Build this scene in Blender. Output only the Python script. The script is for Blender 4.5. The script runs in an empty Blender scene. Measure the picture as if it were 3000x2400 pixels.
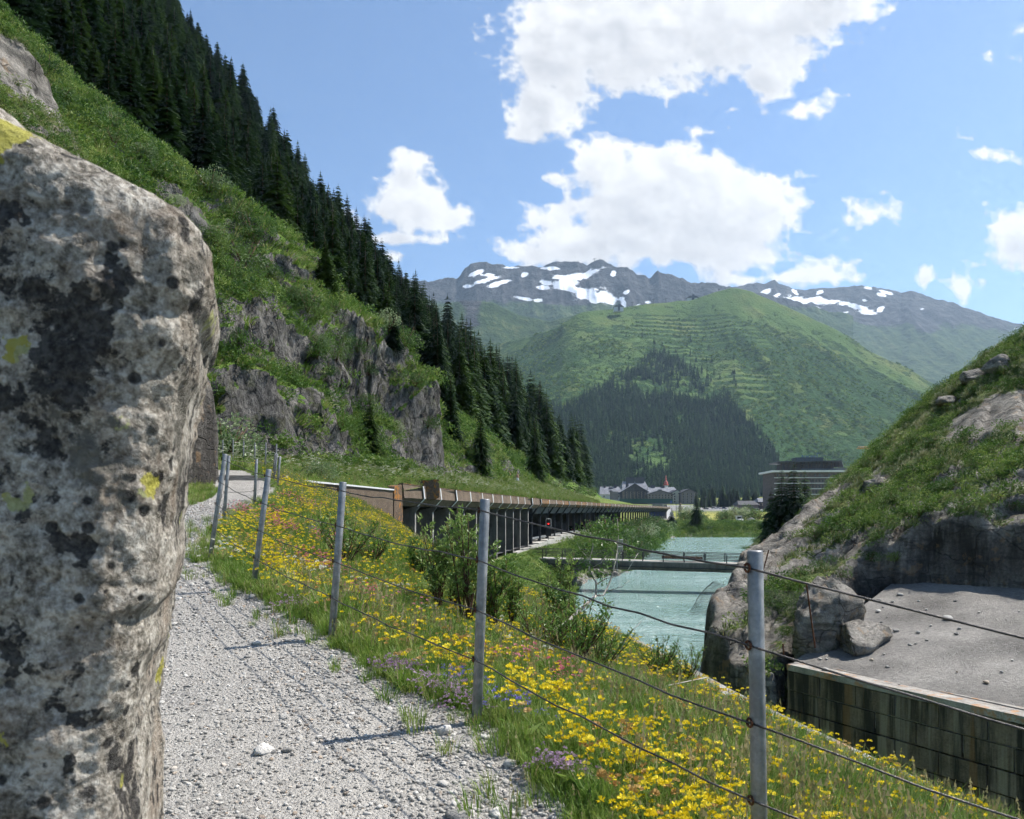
import bpy, bmesh, math, random
import numpy as np
from mathutils import Vector, Matrix, Euler
random.seed(7); rs = np.random.RandomState(11)
sc = bpy.context.scene
COL = sc.collection
F_PX, CX, HY = 2200.0, 1500.0, 1495.0          # lens in photo pixels, principal column, eye-level row

# ------------------------------------------------------------------ camera
cam = bpy.data.cameras.new('camera'); camo = bpy.data.objects.new('camera', cam); COL.objects.link(camo)
camo.location = (0, 0, 0); camo.rotation_euler = (math.pi/2, 0, 0)
cam.sensor_fit = 'HORIZONTAL'; cam.sensor_width = 36; cam.lens = 36*F_PX/3000
cam.shift_y = (HY-1200)/3000
cam.clip_start = 0.05; cam.clip_end = 60000
cam.dof.use_dof = True; cam.dof.focus_distance = 14; cam.dof.aperture_fstop = 9.
sc.camera = camo
# ------------------------------------------------------------------ light
SUN_AZ = math.radians(18)     # forward of due right
SUN_EL = math.radians(56)
sdir = Vector((math.cos(SUN_EL)*math.cos(SUN_AZ), math.cos(SUN_EL)*math.sin(SUN_AZ), math.sin(SUN_EL)))
sl = bpy.data.lights.new('sun', 'SUN'); sl.energy = 4.6; sl.angle = math.radians(0.53); sl.color = (1, .955, .89)
so = bpy.data.objects.new('sun', sl); COL.objects.link(so); so.rotation_euler = sdir.to_track_quat('Z', 'Y').to_euler()
so.location = (30, 10, 60)
vs = sc.view_settings; vs.view_transform = 'Standard'; vs.look = 'None'; vs.exposure = 0.86; vs.gamma = 1; vs.use_curve_mapping = False
sc.cycles.max_bounces = 5; sc.cycles.diffuse_bounces = 2; sc.cycles.glossy_bounces = 2; sc.cycles.transmission_bounces = 3
sc.cycles.transparent_max_bounces = 8; sc.cycles.volume_bounces = 0; sc.cycles.use_denoising = True
sc.cycles.use_adaptive_sampling = True; sc.cycles.adaptive_threshold = .035; sc.cycles.adaptive_min_samples = 12
sc.cycles.use_light_tree = False
sc.cycles.caustics_reflective = False; sc.cycles.caustics_refractive = False

# ------------------------------------------------------------------ node helpers
def nd(nt, t, ins=None, **props):
    n = nt.nodes.new(t)
    for k, v in props.items(): setattr(n, k, v)
    if ins:
        for k, v in ins.items():
            s = n.inputs[k]
            if isinstance(v, bpy.types.NodeSocket): nt.links.new(v, s)
            else: s.default_value = v
    return n
def c4(c):
    if not hasattr(c, "__len__"): return (c, c, c, 1.0)
    return (c[0], c[1], c[2], 1.0) if len(c) == 3 else tuple(c)
def mth(nt, op, a, b=None, clamp=False):
    d = {0: a}
    if b is not None: d[1] = b
    return nd(nt, 'ShaderNodeMath', d, operation=op, use_clamp=clamp).outputs[0]
def mixc(nt, f, a, b, blend='MIX'):
    n = nd(nt, 'ShaderNodeMix', None, data_type='RGBA', blend_type=blend)
    for i, v in ((0, f), (6, a), (7, b)):
        if isinstance(v, bpy.types.NodeSocket): nt.links.new(v, n.inputs[i])
        else: n.inputs[i].default_value = c4(v) if i else v
    return n.outputs[2]
def ramp(nt, f, stops, interp='LINEAR'):
    n = nd(nt, 'ShaderNodeValToRGB', {0: f}); cr = n.color_ramp; cr.interpolation = interp
    while len(cr.elements) < len(stops): cr.elements.new(0.5)
    for e, (p, c) in zip(cr.elements, stops):
        e.position = p; e.color = c4(c) if hasattr(c, '__len__') else (c, c, c, 1)
    return n.outputs[0]
def nse0(nt, vec, scale, detail=4, rough=.55, dist=0, out=0):
    return nd(nt, 'ShaderNodeTexNoise', {'Vector': vec, 'Scale': scale, 'Detail': detail, 'Roughness': rough, 'Distortion': dist}).outputs[out]
def nse(nt, vec, scale, detail=4, rough=.55, dist=0, out=0):
    o = nse0(nt, vec, scale, detail, rough, dist, out)
    return o if out else nd(nt, 'ShaderNodeMath', {0: o, 1: 1.55, 2: -.275}, operation='MULTIPLY_ADD').outputs[0]
def vor(nt, vec, scale, feature='F1', out='Distance', rand=1.0):
    return nd(nt, 'ShaderNodeTexVoronoi', {'Vector': vec, 'Scale': scale, 'Randomness': rand}, feature=feature).outputs[out]
def mapr(nt, v, a, b, c=0., d=1.):
    return nd(nt, 'ShaderNodeMapRange', {0: v, 1: a, 2: b, 3: c, 4: d}, clamp=True).outputs[0]
def scl(nt, vec, s, rot=(0, 0, 0)):
    return nd(nt, 'ShaderNodeMapping', {'Vector': vec, 'Scale': s, 'Rotation': rot}).outputs[0]
def obj_co(nt): return nd(nt, 'ShaderNodeTexCoord').outputs['Object']
def pos_co(nt): return nd(nt, 'ShaderNodeNewGeometry').outputs['Position']
def attr(nt, name, out='Fac'): return nd(nt, 'ShaderNodeAttribute', None, attribute_name=name).outputs[out]
def rnd(nt): return nd(nt, 'ShaderNodeObjectInfo').outputs['Random']
MATS = {}
def M(name, fn, rough=.85, spec=.3, metal=0., bump=.5, dist=.05, transl=0.):
    m = bpy.data.materials.new(name); m.use_nodes = True; nt = m.node_tree
    b = nt.nodes['Principled BSDF']; out = nt.nodes['Material Output']
    b.inputs['Roughness'].default_value = rough; b.inputs['Specular IOR Level'].default_value = spec; b.inputs['Metallic'].default_value = metal
    r = fn(nt) if callable(fn) else {'c': fn}
    c = r['c']
    if isinstance(c, bpy.types.NodeSocket): nt.links.new(c, b.inputs['Base Color'])
    else: b.inputs['Base Color'].default_value = c4(c)
    if 'r' in r: nt.links.new(r['r'], b.inputs['Roughness'])
    if 'h' in r:
        bp = nd(nt, 'ShaderNodeBump', {'Height': r['h'], 'Strength': r.get('bs', bump), 'Distance': r.get('bd', dist)})
        nt.links.new(bp.outputs[0], b.inputs['Normal'])
    if 'e' in r:
        b.inputs['Emission Color'].default_value = c4(r['e']); b.inputs['Emission Strength'].default_value = r.get('es', 1.)
    if transl > 0:
        t = nd(nt, 'ShaderNodeBsdfTranslucent')
        if isinstance(c, bpy.types.NodeSocket): nt.links.new(c, t.inputs[0])
        else: t.inputs[0].default_value = c4(c)
        mx = nd(nt, 'ShaderNodeMixShader', {0: transl, 1: b.outputs[0], 2: t.outputs[0]})
        nt.links.new(mx.outputs[0], out.inputs[0])
    MATS[name] = m
    return m

# ------------------------------------------------------------------ world: sky with cumulus clouds
w = bpy.data.worlds.new('World'); sc.world = w; w.use_nodes = True; nt = w.node_tree
bg = nt.nodes['Background']; SKY_STRENGTH = 0.10
sky = nd(nt, 'ShaderNodeTexSky', None, sky_type='NISHITA'); sky.sun_disc = False
sky.sun_elevation = SUN_EL; sky.sun_rotation = math.pi/2 - SUN_AZ
sky.altitude = 1400; sky.air_density = 1.0; sky.dust_density = 1.6; sky.ozone_density = 1.6
skyc = nd(nt, 'ShaderNodeVectorMath', {0: sky.outputs[0], 1: (.95, 1.05, 1.10)}, operation='MULTIPLY').outputs[0]
nt.links.new(skyc, bg.inputs[0]); bg.inputs[1].default_value = SKY_STRENGTH
w.cycles.sampling_method = 'MANUAL'; w.cycles.sample_map_resolution = 256

# ------------------------------------------------------------------ numeric helpers
def P(px, py, d): return np.array([(px-CX)/F_PX*d, d, (HY-py)/F_PX*d])
def ip(x, pts): p = np.array(pts, float); return np.interp(x, p[:, 0], p[:, 1])
def sst(a, b, x): t = np.clip((x-a)/(b-a), 0, 1); return t*t*(3-2*t)
def _h(ix, iy, iz, s):
    h = (ix.astype(np.int64)*374761393 + iy.astype(np.int64)*668265263 + iz.astype(np.int64)*2147483647 + s*1274126177) & 0xffffffff
    h = ((h ^ (h >> 13))*1274126177) & 0xffffffff
    h = ((h ^ (h >> 16))*2246822519) & 0xffffffff
    return ((h ^ (h >> 15)) & 0xffffff)/float(0xffffff)
def vn(x, y, z=0., s=0):
    x, y, z = np.broadcast_arrays(np.asarray(x, float), np.asarray(y, float), np.asarray(z, float))
    ix, iy, iz = np.floor(x), np.floor(y), np.floor(z); fx, fy, fz = x-ix, y-iy, z-iz
    fx, fy, fz = [f*f*f*(f*(f*6-15)+10) for f in (fx, fy, fz)]
    r = 0
    for a in (0, 1):
        for b in (0, 1):
            for c in (0, 1):
                r = r + _h(ix+a, iy+b, iz+c, s)*(fx if a else 1-fx)*(fy if b else 1-fy)*(fz if c else 1-fz)
    return r*2-1
def fbm(x, y, z=0., o=4, s=0, g=.5, l=2.03):
    r = 0; a = 1.; t = 0.
    for i in range(o):
        r = r + a*vn(x, y, z, s+i*17); t += a; a *= g; x = np.asarray(x)*l+3.7; y = np.asarray(y)*l+1.9; z = np.asarray(z)*l+5.3
    return r/t
def rdg(x, y, z=0., o=4, s=0, g=.5):
    r = 0; a = 1.; t = 0.
    for i in range(o):
        r = r + a*(1-2*np.abs(vn(x, y, z, s+i*17))); t += a; a *= g; x = np.asarray(x)*2.03+3.7; y = np.asarray(y)*2.03+1.9; z = np.asarray(z)*2.03+5.3
    return r/t

# ------------------------------------------------------------------ object helpers
def props(o, label=None, cat=None, group=None, kind=None):
    if label: o['label'] = label
    if cat: o['category'] = cat
    if group: o['group'] = group
    if kind: o['kind'] = kind
    return o
def npmesh(name, v, f, mats=None, smooth=True, attrs=None, mi=None):
    """v Nx3, f MxK (all the same K)"""
    v = np.asarray(v, np.float32); f = np.asarray(f, np.int32); K = f.shape[1]
    me = bpy.data.meshes.new(name)
    me.vertices.add(len(v)); me.vertices.foreach_set('co', v.ravel())
    me.loops.add(f.size); me.loops.foreach_set('vertex_index', f.ravel())
    me.polygons.add(len(f)); me.polygons.foreach_set('loop_start', np.arange(0, f.size, K, dtype=np.int32))
    me.polygons.foreach_set('loop_total', np.full(len(f), K, np.int32))
    me.polygons.foreach_set('use_smooth', np.full(len(f), smooth, bool))
    if mi is not None: me.polygons.foreach_set('material_index', np.asarray(mi, np.int32))
    for m in (mats or []): me.materials.append(MATS[m] if isinstance(m, str) else m)
    for k, a in (attrs or {}).items():
        at = me.attributes.new(k, 'FLOAT', 'POINT'); at.data.foreach_set('value', np.asarray(a, np.float32).ravel())
    me.update(calc_edges=True)
    return me
def grid_faces(nr, nc, wrap=False):
    i = np.arange(nr-1)[:, None]; j = np.arange(nc if wrap else nc-1)[None, :]
    a = i*nc+j; b = i*nc+(j+1) % nc; c = (i+1)*nc+(j+1) % nc; d = (i+1)*nc+j
    return np.stack([a, b, c, d], -1).reshape(-1, 4)
def link(name, me, parent=None, loc=None, rot=None, scale=None, **pr):
    o = bpy.data.objects.new(name, me); COL.objects.link(o)
    if parent is not None: o.parent = parent
    if loc is not None: o.location = loc
    if rot is not None: o.rotation_euler = rot
    if scale is not None: o.scale = scale if hasattr(scale, '__len__') else (scale,)*3
    return props(o, **pr)
def empty(name, loc=(0, 0, 0), rot=(0, 0, 0), scale=1., **pr):
    o = link(name, None, None, loc, rot, scale, **pr); o.empty_display_size = .2; return o
class MB:
    def __init__(s): s.v = []; s.f = []; s.m = []
    def add(s, vs, fs, mi=0):
        b = len(s.v); s.v += [tuple(map(float, p)) for p in vs]; s.f += [tuple(b+i for i in f) for f in fs]; s.m += [mi]*len(fs); return s
    def box(s, lo, hi, mi=0, M4=None):
        x0, y0, z0 = lo; x1, y1, z1 = hi
        vs = [(x0,y0,z0),(x1,y0,z0),(x1,y1,z0),(x0,y1,z0),(x0,y0,z1),(x1,y0,z1),(x1,y1,z1),(x0,y1,z1)]
        if M4 is not None: vs = [M4 @ Vector(p) for p in vs]
        return s.add(vs, [(0,3,2,1),(4,5,6,7),(0,1,5,4),(1,2,6,5),(2,3,7,6),(3,0,4,7)], mi)
    def tube(s, pts, rad, n=6, mi=0, cap=True):
        pts = [Vector(p) for p in pts]; k = len(pts)
        rad = [rad]*k if not hasattr(rad, '__len__') else rad
        b = len(s.v); up = Vector((.3, .2, 1)).normalized()
        for i, p in enumerate(pts):
            t = (pts[min(i+1, k-1)]-pts[max(i-1, 0)]).normalized()
            a = t.cross(up)
            if a.length < 1e-3: a = t.cross(Vector((1, 0, 0)))
            a.normalize(); c = t.cross(a)
            for j in range(n):
                an = 2*math.pi*j/n
                s.v.append(tuple(p+(a*math.cos(an)+c*math.sin(an))*rad[i]))
        for i in range(k-1):
            for j in range(n):
                s.f.append((b+i*n+j, b+i*n+(j+1) % n, b+(i+1)*n+(j+1) % n, b+(i+1)*n+j)); s.m.append(mi)
        if cap:
            s.f.append(tuple(b+j for j in range(n))[::-1]); s.m.append(mi)
            s.f.append(tuple(b+(k-1)*n+j for j in range(n))); s.m.append(mi)
        return s
    def prism(s, poly, y0, y1, mi=0, M4=None):
        """polygon in xz extruded along y"""
        n = len(poly); vs = [(x, y0, z) for x, z in poly]+[(x, y1, z) for x, z in poly]
        if M4 is not None: vs = [M4 @ Vector(p) for p in vs]
        fs = [tuple(range(n)), tuple(range(2*n-1, n-1, -1))]+[(i, i+n, (i+1) % n+n, (i+1) % n) for i in range(n)]
        return s.add(vs, fs, mi)
    def mesh(s, name, mats, smooth=False):
        me = bpy.data.meshes.new(name); me.from_pydata(s.v, [], s.f)
        for m in (mats if isinstance(mats, (list, tuple)) else [mats]): me.materials.append(MATS[m] if isinstance(m, str) else m)
        me.polygons.foreach_set('material_index', s.m)
        if smooth: me.polygons.foreach_set('use_smooth', [True]*len(s.f))
        me.validate(); me.update()
        return me
    def build(s, name, mats, parent=None, smooth=False, **kw): return link(name, s.mesh(name, mats, smooth), parent, **kw)
def scatter(name, pts, rot, sc_, idx, protos, **pr):
    """one object of instances: pts Nx3, rot Nx3 euler, sc_ N, idx N"""
    cl = bpy.data.collections.new('proto_'+name)
    for i, me in enumerate(protos):
        o = bpy.data.objects.new('%02d_%s' % (i, name), me); cl.objects.link(o)
    me = bpy.data.meshes.new(name); n = len(pts)
    me.vertices.add(n); me.vertices.foreach_set('co', np.asarray(pts, np.float32).ravel())
    a = me.attributes.new('rot', 'FLOAT_VECTOR', 'POINT'); a.data.foreach_set('vector', np.asarray(rot, np.float32).ravel())
    sc_ = np.asarray(sc_, np.float32)
    if sc_.ndim == 1: sc_ = np.repeat(sc_[:, None], 3, 1)
    a = me.attributes.new('scl', 'FLOAT_VECTOR', 'POINT'); a.data.foreach_set('vector', sc_.ravel())
    a = me.attributes.new('idx', 'INT', 'POINT'); a.data.foreach_set('value', np.asarray(idx, np.int32))
    o = link(name, me, **pr)
    ng = bpy.data.node_groups.new('scatter_'+name, 'GeometryNodeTree')
    ng.interface.new_socket('Geometry', in_out='INPUT', socket_type='NodeSocketGeometry')
    ng.interface.new_socket('Geometry', in_out='OUTPUT', socket_type='NodeSocketGeometry')
    i_ = ng.nodes.new('NodeGroupInput'); o_ = ng.nodes.new('NodeGroupOutput')
    ci = ng.nodes.new('GeometryNodeCollectionInfo'); ci.inputs['Collection'].default_value = cl
    ci.inputs['Separate Children'].default_value = True; ci.inputs['Reset Children'].default_value = True
    def na(nm, t):
        k = ng.nodes.new('GeometryNodeInputNamedAttribute'); k.data_type = t; k.inputs[0].default_value = nm; return k.outputs[0]
    iop = ng.nodes.new('GeometryNodeInstanceOnPoints'); iop.inputs['Pick Instance'].default_value = True
    ng.links.new(i_.outputs[0], iop.inputs['Points']); ng.links.new(ci.outputs[0], iop.inputs['Instance'])
    ng.links.new(na('idx', 'INT'), iop.inputs['Instance Index'])
    e2r = ng.nodes.new('FunctionNodeEulerToRotation'); ng.links.new(na('rot', 'FLOAT_VECTOR'), e2r.inputs[0])
    ng.links.new(e2r.outputs[0], iop.inputs['Rotation']); ng.links.new(na('scl', 'FLOAT_VECTOR'), iop.inputs['Scale'])
    ng.links.new(iop.outputs[0], o_.inputs[0])
    md = o.modifiers.new('scatter', 'NODES'); md.node_group = ng
    return o
# ================================================================== materials
def grassy(nt, co, k=1., dry=.5):
    a = nse(nt, co, .9*k, 5, .6); b = nse(nt, co, 7*k, 4, .65); c = nse(nt, co, 38*k, 3, .6)
    c1 = ramp(nt, a, [(.25, (.045, .085, .016)), (.5, (.085, .135, .026)), (.75, (.17, .19, .055))])
    c2 = mixc(nt, mapr(nt, b, .35, .7), c1, (.035, .07, .013))
    return mixc(nt, mapr(nt, c, .45, .75, 0, dry), c2, (.22, .2, .085)), c
def granite_c(nt, co, k=1., lo=(.12, .108, .092), hi=(.47, .435, .38)):
    a = nse(nt, co, 1.1*k, 6, .62); b = nse(nt, co, 9*k, 5, .65); s = nse(nt, co, 60*k, 2, .5)
    c = ramp(nt, mth(nt, 'ADD', mth(nt, 'MULTIPLY', a, .6), mth(nt, 'MULTIPLY', b, .4)), [(.32, lo), (.52, tuple((x+y)/2 for x, y in zip(lo, hi))), (.72, hi)])
    c = mixc(nt, mapr(nt, s, .55, .75, 0, .55), c, (.05, .05, .05))
    return c, mth(nt, 'ADD', mth(nt, 'MULTIPLY', b, .7), mth(nt, 'MULTIPLY', s, .3))
def m_bank(nt):
    c, h = grassy(nt, pos_co(nt), 1.6); return {'c': c, 'h': h, 'bs': .6}
M('bank_grass', m_bank, .95, .1)
def m_path(nt):
    p = pos_co(nt)
    v1 = nd(nt, 'ShaderNodeTexVoronoi', {'Vector': p, 'Scale': 55.}); v2 = nd(nt, 'ShaderNodeTexVoronoi', {'Vector': p, 'Scale': 140.})
    g1 = ramp(nt, v1.outputs['Color'], [(0, (.13, .122, .11)), (.35, (.235, .222, .203)), (.7, (.34, .324, .297)), (1, (.47, .449, .415))])
    g2 = ramp(nt, v2.outputs['Color'], [(0, (.2, .188, .17)), (1, (.42, .398, .364))])
    m = nse(nt, p, 2.2, 5, .6)
    c = mixc(nt, mapr(nt, m, .38, .62), g1, g2)
    c = mixc(nt, mapr(nt, nse(nt, p, .8, 4, .6), .4, .7, .0, .5), c, (.38, .36, .325))
    h = mth(nt, 'ADD', mth(nt, 'MULTIPLY', v1.outputs['Distance'], -1.), mth(nt, 'MULTIPLY', v2.outputs['Distance'], -.5))
    return {'c': c, 'h': h, 'bs': .75, 'bd': .018}
M('gravel', m_path, .9, .2)
def m_stone(nt):
    r = rnd(nt); p = obj_co(nt)
    c = ramp(nt, r, [(0, (.22, .21, .195)), (.25, (.33, .315, .285)), (.5, (.42, .40, .365)), (.72, (.53, .505, .46)), (.88, (.64, .61, .56)), (.95, (.42, .32, .23)), (1, (.15, .145, .14))])
    n = nse(nt, p, 3, 5, .65)
    c = mixc(nt, mapr(nt, n, .35, .7, 0, .35), c, (.18, .175, .17), 'MIX')
    return {'c': c, 'h': n, 'bs': .4, 'bd': .2}
M('stone', m_stone, .85, .25)
def m_boulder(nt):
    p = obj_co(nt)
    big = nse0(nt, p, 3.2, 6, .6); mid = nse0(nt, p, 15, 6, .66); fin = nse0(nt, p, 82, 5, .7)
    t = mth(nt, 'ADD', mth(nt, 'MULTIPLY', mid, .45), mth(nt, 'MULTIPLY', fin, .55))
    c = ramp(nt, t, [(.37, (.06, .05, .04)), (.44, (.17, .15, .12)), (.51, (.335, .30, .25)), (.59, (.56, .52, .45))])
    c = mixc(nt, mapr(nt, nse0(nt, p, 5, 4, .6), .5, .68, 0, .45), c, (.28, .2, .14))
    # black crustose lichen: broad ragged patches and round spots
    d = mth(nt, 'ADD', mth(nt, 'MULTIPLY', nse0(nt, p, 3.9, 3, .5, .4), .62), mth(nt, 'MULTIPLY', nse0(nt, p, 30, 5, .68), .38))
    blk = mapr(nt, d, .53, .558)
    sp = nd(nt, 'ShaderNodeTexVoronoi', {'Vector': nd(nt, 'ShaderNodeVectorMath', {0: p, 1: nd(nt, 'ShaderNodeVectorMath', {0: nse0(nt, p, 22, 3, .6, 0, 1), 3: .13}, operation='SCALE').outputs[0]}, operation='ADD').outputs[0], 'Scale': 11.})
    spot = mth(nt, 'MULTIPLY', mapr(nt, sp.outputs['Distance'], .36, .30), mapr(nt, nd(nt, 'ShaderNodeSeparateColor', {0: sp.outputs['Color']}).outputs[0], .60, .64))
    sp3 = nd(nt, 'ShaderNodeTexVoronoi', {'Vector': nd(nt, 'ShaderNodeVectorMath', {0: p, 1: (2.2, 1.1, .4)}, operation='ADD').outputs[0], 'Scale': 34.})
    spot3 = mth(nt, 'MULTIPLY', mapr(nt, sp3.outputs['Distance'], .42, .30), mapr(nt, nd(nt, 'ShaderNodeSeparateColor', {0: sp3.outputs['Color']}).outputs[1], .78, .82))
    k = mth(nt, 'MAXIMUM', mth(nt, 'MAXIMUM', blk, spot), spot3, clamp=True)
    kc = mixc(nt, mapr(nt, fin, .4, .7), (.018, .017, .017), (.075, .07, .065))
    c = mixc(nt, mth(nt, 'MULTIPLY', k, .93), c, kc)
    # grey-brown smooth crusts
    gr = mapr(nt, mth(nt, 'ADD', mth(nt, 'MULTIPLY', nse0(nt, nd(nt, 'ShaderNodeVectorMath', {0: p, 1: (7, 3, 5)}, operation='ADD').outputs[0], 6, 2, .5), .75), mth(nt, 'MULTIPLY', nse0(nt, p, 44, 3, .6), .25)), .585, .61)
    c = mixc(nt, mth(nt, 'MULTIPLY', gr, .85), c, (.125, .115, .095))
    # yellow-green map lichen, lobed discs
    yq = nd(nt, 'ShaderNodeVectorMath', {0: p, 1: nd(nt, 'ShaderNodeVectorMath', {0: nse0(nt, p, 34, 4, .65, 0, 1), 3: .075}, operation='SCALE').outputs[0]}, operation='ADD').outputs[0]
    yv = nd(nt, 'ShaderNodeTexVoronoi', {'Vector': yq, 'Scale': 6.2})
    ysep = nd(nt, 'ShaderNodeSeparateColor', {0: yv.outputs['Color']})
    ym = mth(nt, 'MULTIPLY', mapr(nt, mth(nt, 'SUBTRACT', yv.outputs['Distance'], mth(nt, 'MULTIPLY', ysep.outputs[1], .16)), .235, .215), mapr(nt, ysep.outputs[0], .74, .75))
    yv2 = nd(nt, 'ShaderNodeTexVoronoi', {'Vector': nd(nt, 'ShaderNodeVectorMath', {0: yq, 1: (3, 4, 5)}, operation='ADD').outputs[0], 'Scale': 12.})
    ym2 = mth(nt, 'MULTIPLY', mapr(nt, yv2.outputs['Distance'], .30, .27), mapr(nt, nd(nt, 'ShaderNodeSeparateColor', {0: yv2.outputs['Color']}).outputs[0], .86, .87))
    yy = mth(nt, 'MAXIMUM', ym, ym2, clamp=True)
    yc = mixc(nt, mapr(nt, nse0(nt, p, 90, 3, .6), .35, .65), (.29, .30, .12), (.41, .41, .20))
    yc = mixc(nt, mapr(nt, ysep.outputs[2], .4, .6), yc, (.36, .33, .06))
    c = mixc(nt, mth(nt, 'MULTIPLY', yy, .9), c, yc)
    h = mth(nt, 'ADD', mth(nt, 'ADD', mth(nt, 'MULTIPLY', mid, .8), mth(nt, 'MULTIPLY', fin, .45)), mth(nt, 'MULTIPLY', k, -.12))
    return {'c': c, 'h': h, 'bs': .9, 'bd': .03}
M('boulder', m_boulder, .92, .15)
def m_gran(nt):
    p = pos_co(nt); c, h = granite_c(nt, p, .9)
    st = nse(nt, scl(nt, p, (.6, .6, 3.2), (.0, .75, .3)), 1.3, 5, .6)
    c = mixc(nt, mapr(nt, st, .52, .68, 0, .6), c, (.06, .06, .055))
    cw = nd(nt, 'ShaderNodeVectorMath', {0: p, 1: nd(nt, 'ShaderNodeVectorMath', {0: nse(nt, p, .7, 3, .6, 0, 1), 3: 1.6}, operation='SCALE').outputs[0]}, operation='ADD').outputs[0]
    ck = mapr(nt, vor(nt, scl(nt, cw, (1, .55, 1), (.3, .6, .9)), .55, 'DISTANCE_TO_EDGE'), .02, .0)
    c = mixc(nt, mth(nt, 'MULTIPLY', ck, .5), c, (.035, .032, .028))
    moss, mh = grassy(nt, p, 2.)
    gm = attr(nt, 'grass')
    f = mapr(nt, mth(nt, 'ADD', gm, mth(nt, 'MULTIPLY', mth(nt, 'SUBTRACT', nse(nt, p, 3, 5, .65), .5), .9)), .44, .56)
    c = mixc(nt, mth(nt, 'MULTIPLY', attr(nt, 'face'), mapr(nt, nse(nt, scl(nt, p, (1, 1, .3)), .8, 5, .6), .3, .6, .55, .95)), c, (.038, .034, .03))  # darkens steep faces: overhang shade put into the colour, with wet lichen stain
    o = mapr(nt, nse(nt, p, 1.7, 5, .65), .62, .72, 0, .35)
    c = mixc(nt, o, c, (.36, .22, .1))
    c = mixc(nt, f, c, moss)
    return {'c': c, 'h': mth(nt, 'SUBTRACT', mth(nt, 'ADD', h, mth(nt, 'MULTIPLY', st, .6)), mth(nt, 'MULTIPLY', ck, .8)), 'bs': .9, 'bd': .14}
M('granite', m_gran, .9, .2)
def m_hill(nt):
    p = pos_co(nt)
    pv = scl(nt, p, (1, 1, .5))
    a = nse(nt, pv, .55, 6, .62); b = nse(nt, pv, 2.6, 6, .66); s = nse(nt, p, 11, 4, .6)
    rock = ramp(nt, mth(nt, 'ADD', mth(nt, 'MULTIPLY', a, .5), mth(nt, 'MULTIPLY', b, .5)), [(.3, (.042, .04, .038)), (.46, (.11, .104, .096)), (.6, (.195, .183, .167)), (.75, (.33, .305, .275))])
    rock = mixc(nt, mapr(nt, s, .55, .72, 0, .5), rock, (.055, .055, .052))
    rock = mixc(nt, mapr(nt, vor(nt, scl(nt, nd(nt, 'ShaderNodeVectorMath', {0: p, 1: nse(nt, p, .8, 3, .6, 0, 1)}, operation='ADD').outputs[0], (1, 1, .45)), .75, 'DISTANCE_TO_EDGE'), .05, .0, 0, .8), rock, (.02, .02, .018))
    rock = mixc(nt, mapr(nt, nse(nt, p, 1.1, 5, .6), .55, .7, 0, .5), rock, (.09, .095, .045))
    g1 = nse(nt, p, .16, 4, .6); g2 = nse(nt, p, 1.1, 5, .65); g3 = nse(nt, p, 6, 4, .6)
    gr = ramp(nt, g1, [(.3, (.07, .14, .022)), (.5, (.105, .185, .032)), (.7, (.155, .215, .05))])
    gr = mixc(nt, mapr(nt, g2, .45, .68, 0, .85), gr, (.028, .062, .012))
    gr = mixc(nt, mapr(nt, g3, .5, .72, 0, .4), gr, (.17, .17, .065))
    f = mapr(nt, mth(nt, 'ADD', attr(nt, 'rock'), mth(nt, 'MULTIPLY', mth(nt, 'SUBTRACT', nse(nt, p, .9, 6, .68), .5), 1.1)), .46, .56)
    c = mixc(nt, f, gr, rock)
    h = mixc(nt, f, g3, mth(nt, 'ADD', mth(nt, 'MULTIPLY', b, 1.), mth(nt, 'MULTIPLY', s, .35)))
    return {'c': c, 'h': h, 'bs': .8, 'bd': .35}
M('hillside', m_hill, .95, .1)
def m_meadow(nt):
    p = pos_co(nt); c, h = grassy(nt, p, .5, .75)
    c = mixc(nt, mapr(nt, nse(nt, p, .08, 3, .5), .4, .65, 0, .6), c, (.15, .205, .05))
    return {'c': c, 'h': h, 'bs': .5, 'bd': .1}
M('meadow', m_meadow, .95, .1)
def m_valley(nt):
    p = pos_co(nt); c, h = grassy(nt, p, .25, .3)
    m = attr(nt, 'mown'); c = mixc(nt, m, c, ramp(nt, nse(nt, p, .06, 4, .6), [(.3, (.2, .22, .05)), (.7, (.30, .27, .085))]))
    c = mixc(nt, attr(nt, 'paved'), c, mixc(nt, mapr(nt, nse(nt, p, .05, 3, .5), .4, .6), (.16, .16, .16), (.24, .235, .225)))
    c = mixc(nt, attr(nt, 'stony'), c, ramp(nt, nse(nt, p, 1.6, 5, .65), [(.35, (.09, .085, .07)), (.65, (.32, .3, .265))]))
    return {'c': c, 'h': h, 'bs': .4, 'bd': .2}
M('valley', m_valley, .95, .1)
def m_asph(nt):
    p = pos_co(nt); n = nse(nt, p, 30, 4, .6); return {'c': ramp(nt, n, [(.3, (.045, .045, .047)), (.7, (.075, .075, .076))]), 'h': n, 'bs': .2}
M('asphalt', m_asph, .9, .3)
M('road_pale', lambda nt: {'c': ramp(nt, nse(nt, pos_co(nt), .3, 4, .6), [(.3, (.28, .275, .265)), (.7, (.36, .355, .34))])}, .9, .2)
def m_water(nt):
    p = pos_co(nt)
    n1 = nse(nt, scl(nt, p, (.55, 1.25, 1), (0, 0, -.25)), 1.5, 6, .62, .3); n2 = nse(nt, scl(nt, p, (.3, 1., 1), (0, 0, -.2)), .35, 5, .6)
    c = ramp(nt, n2, [(.3, (.185, .295, .28)), (.55, (.225, .34, .322)), (.75, (.265, .385, .365))])
    c = mixc(nt, mapr(nt, nse(nt, scl(nt, p, (.4, 1.4, 1), (0, 0, -.2)), .9, 6, .7), .74, .9, 0, .15), c, (.5, .6, .58))
    return {'c': c, 'h': mth(nt, 'ADD', n1, mth(nt, 'MULTIPLY', n2, .6)), 'bs': .7, 'bd': .5, 'r': mapr(nt, n2, .3, .7, .06, .16)}
M('water', m_water, .15, .5)
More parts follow.
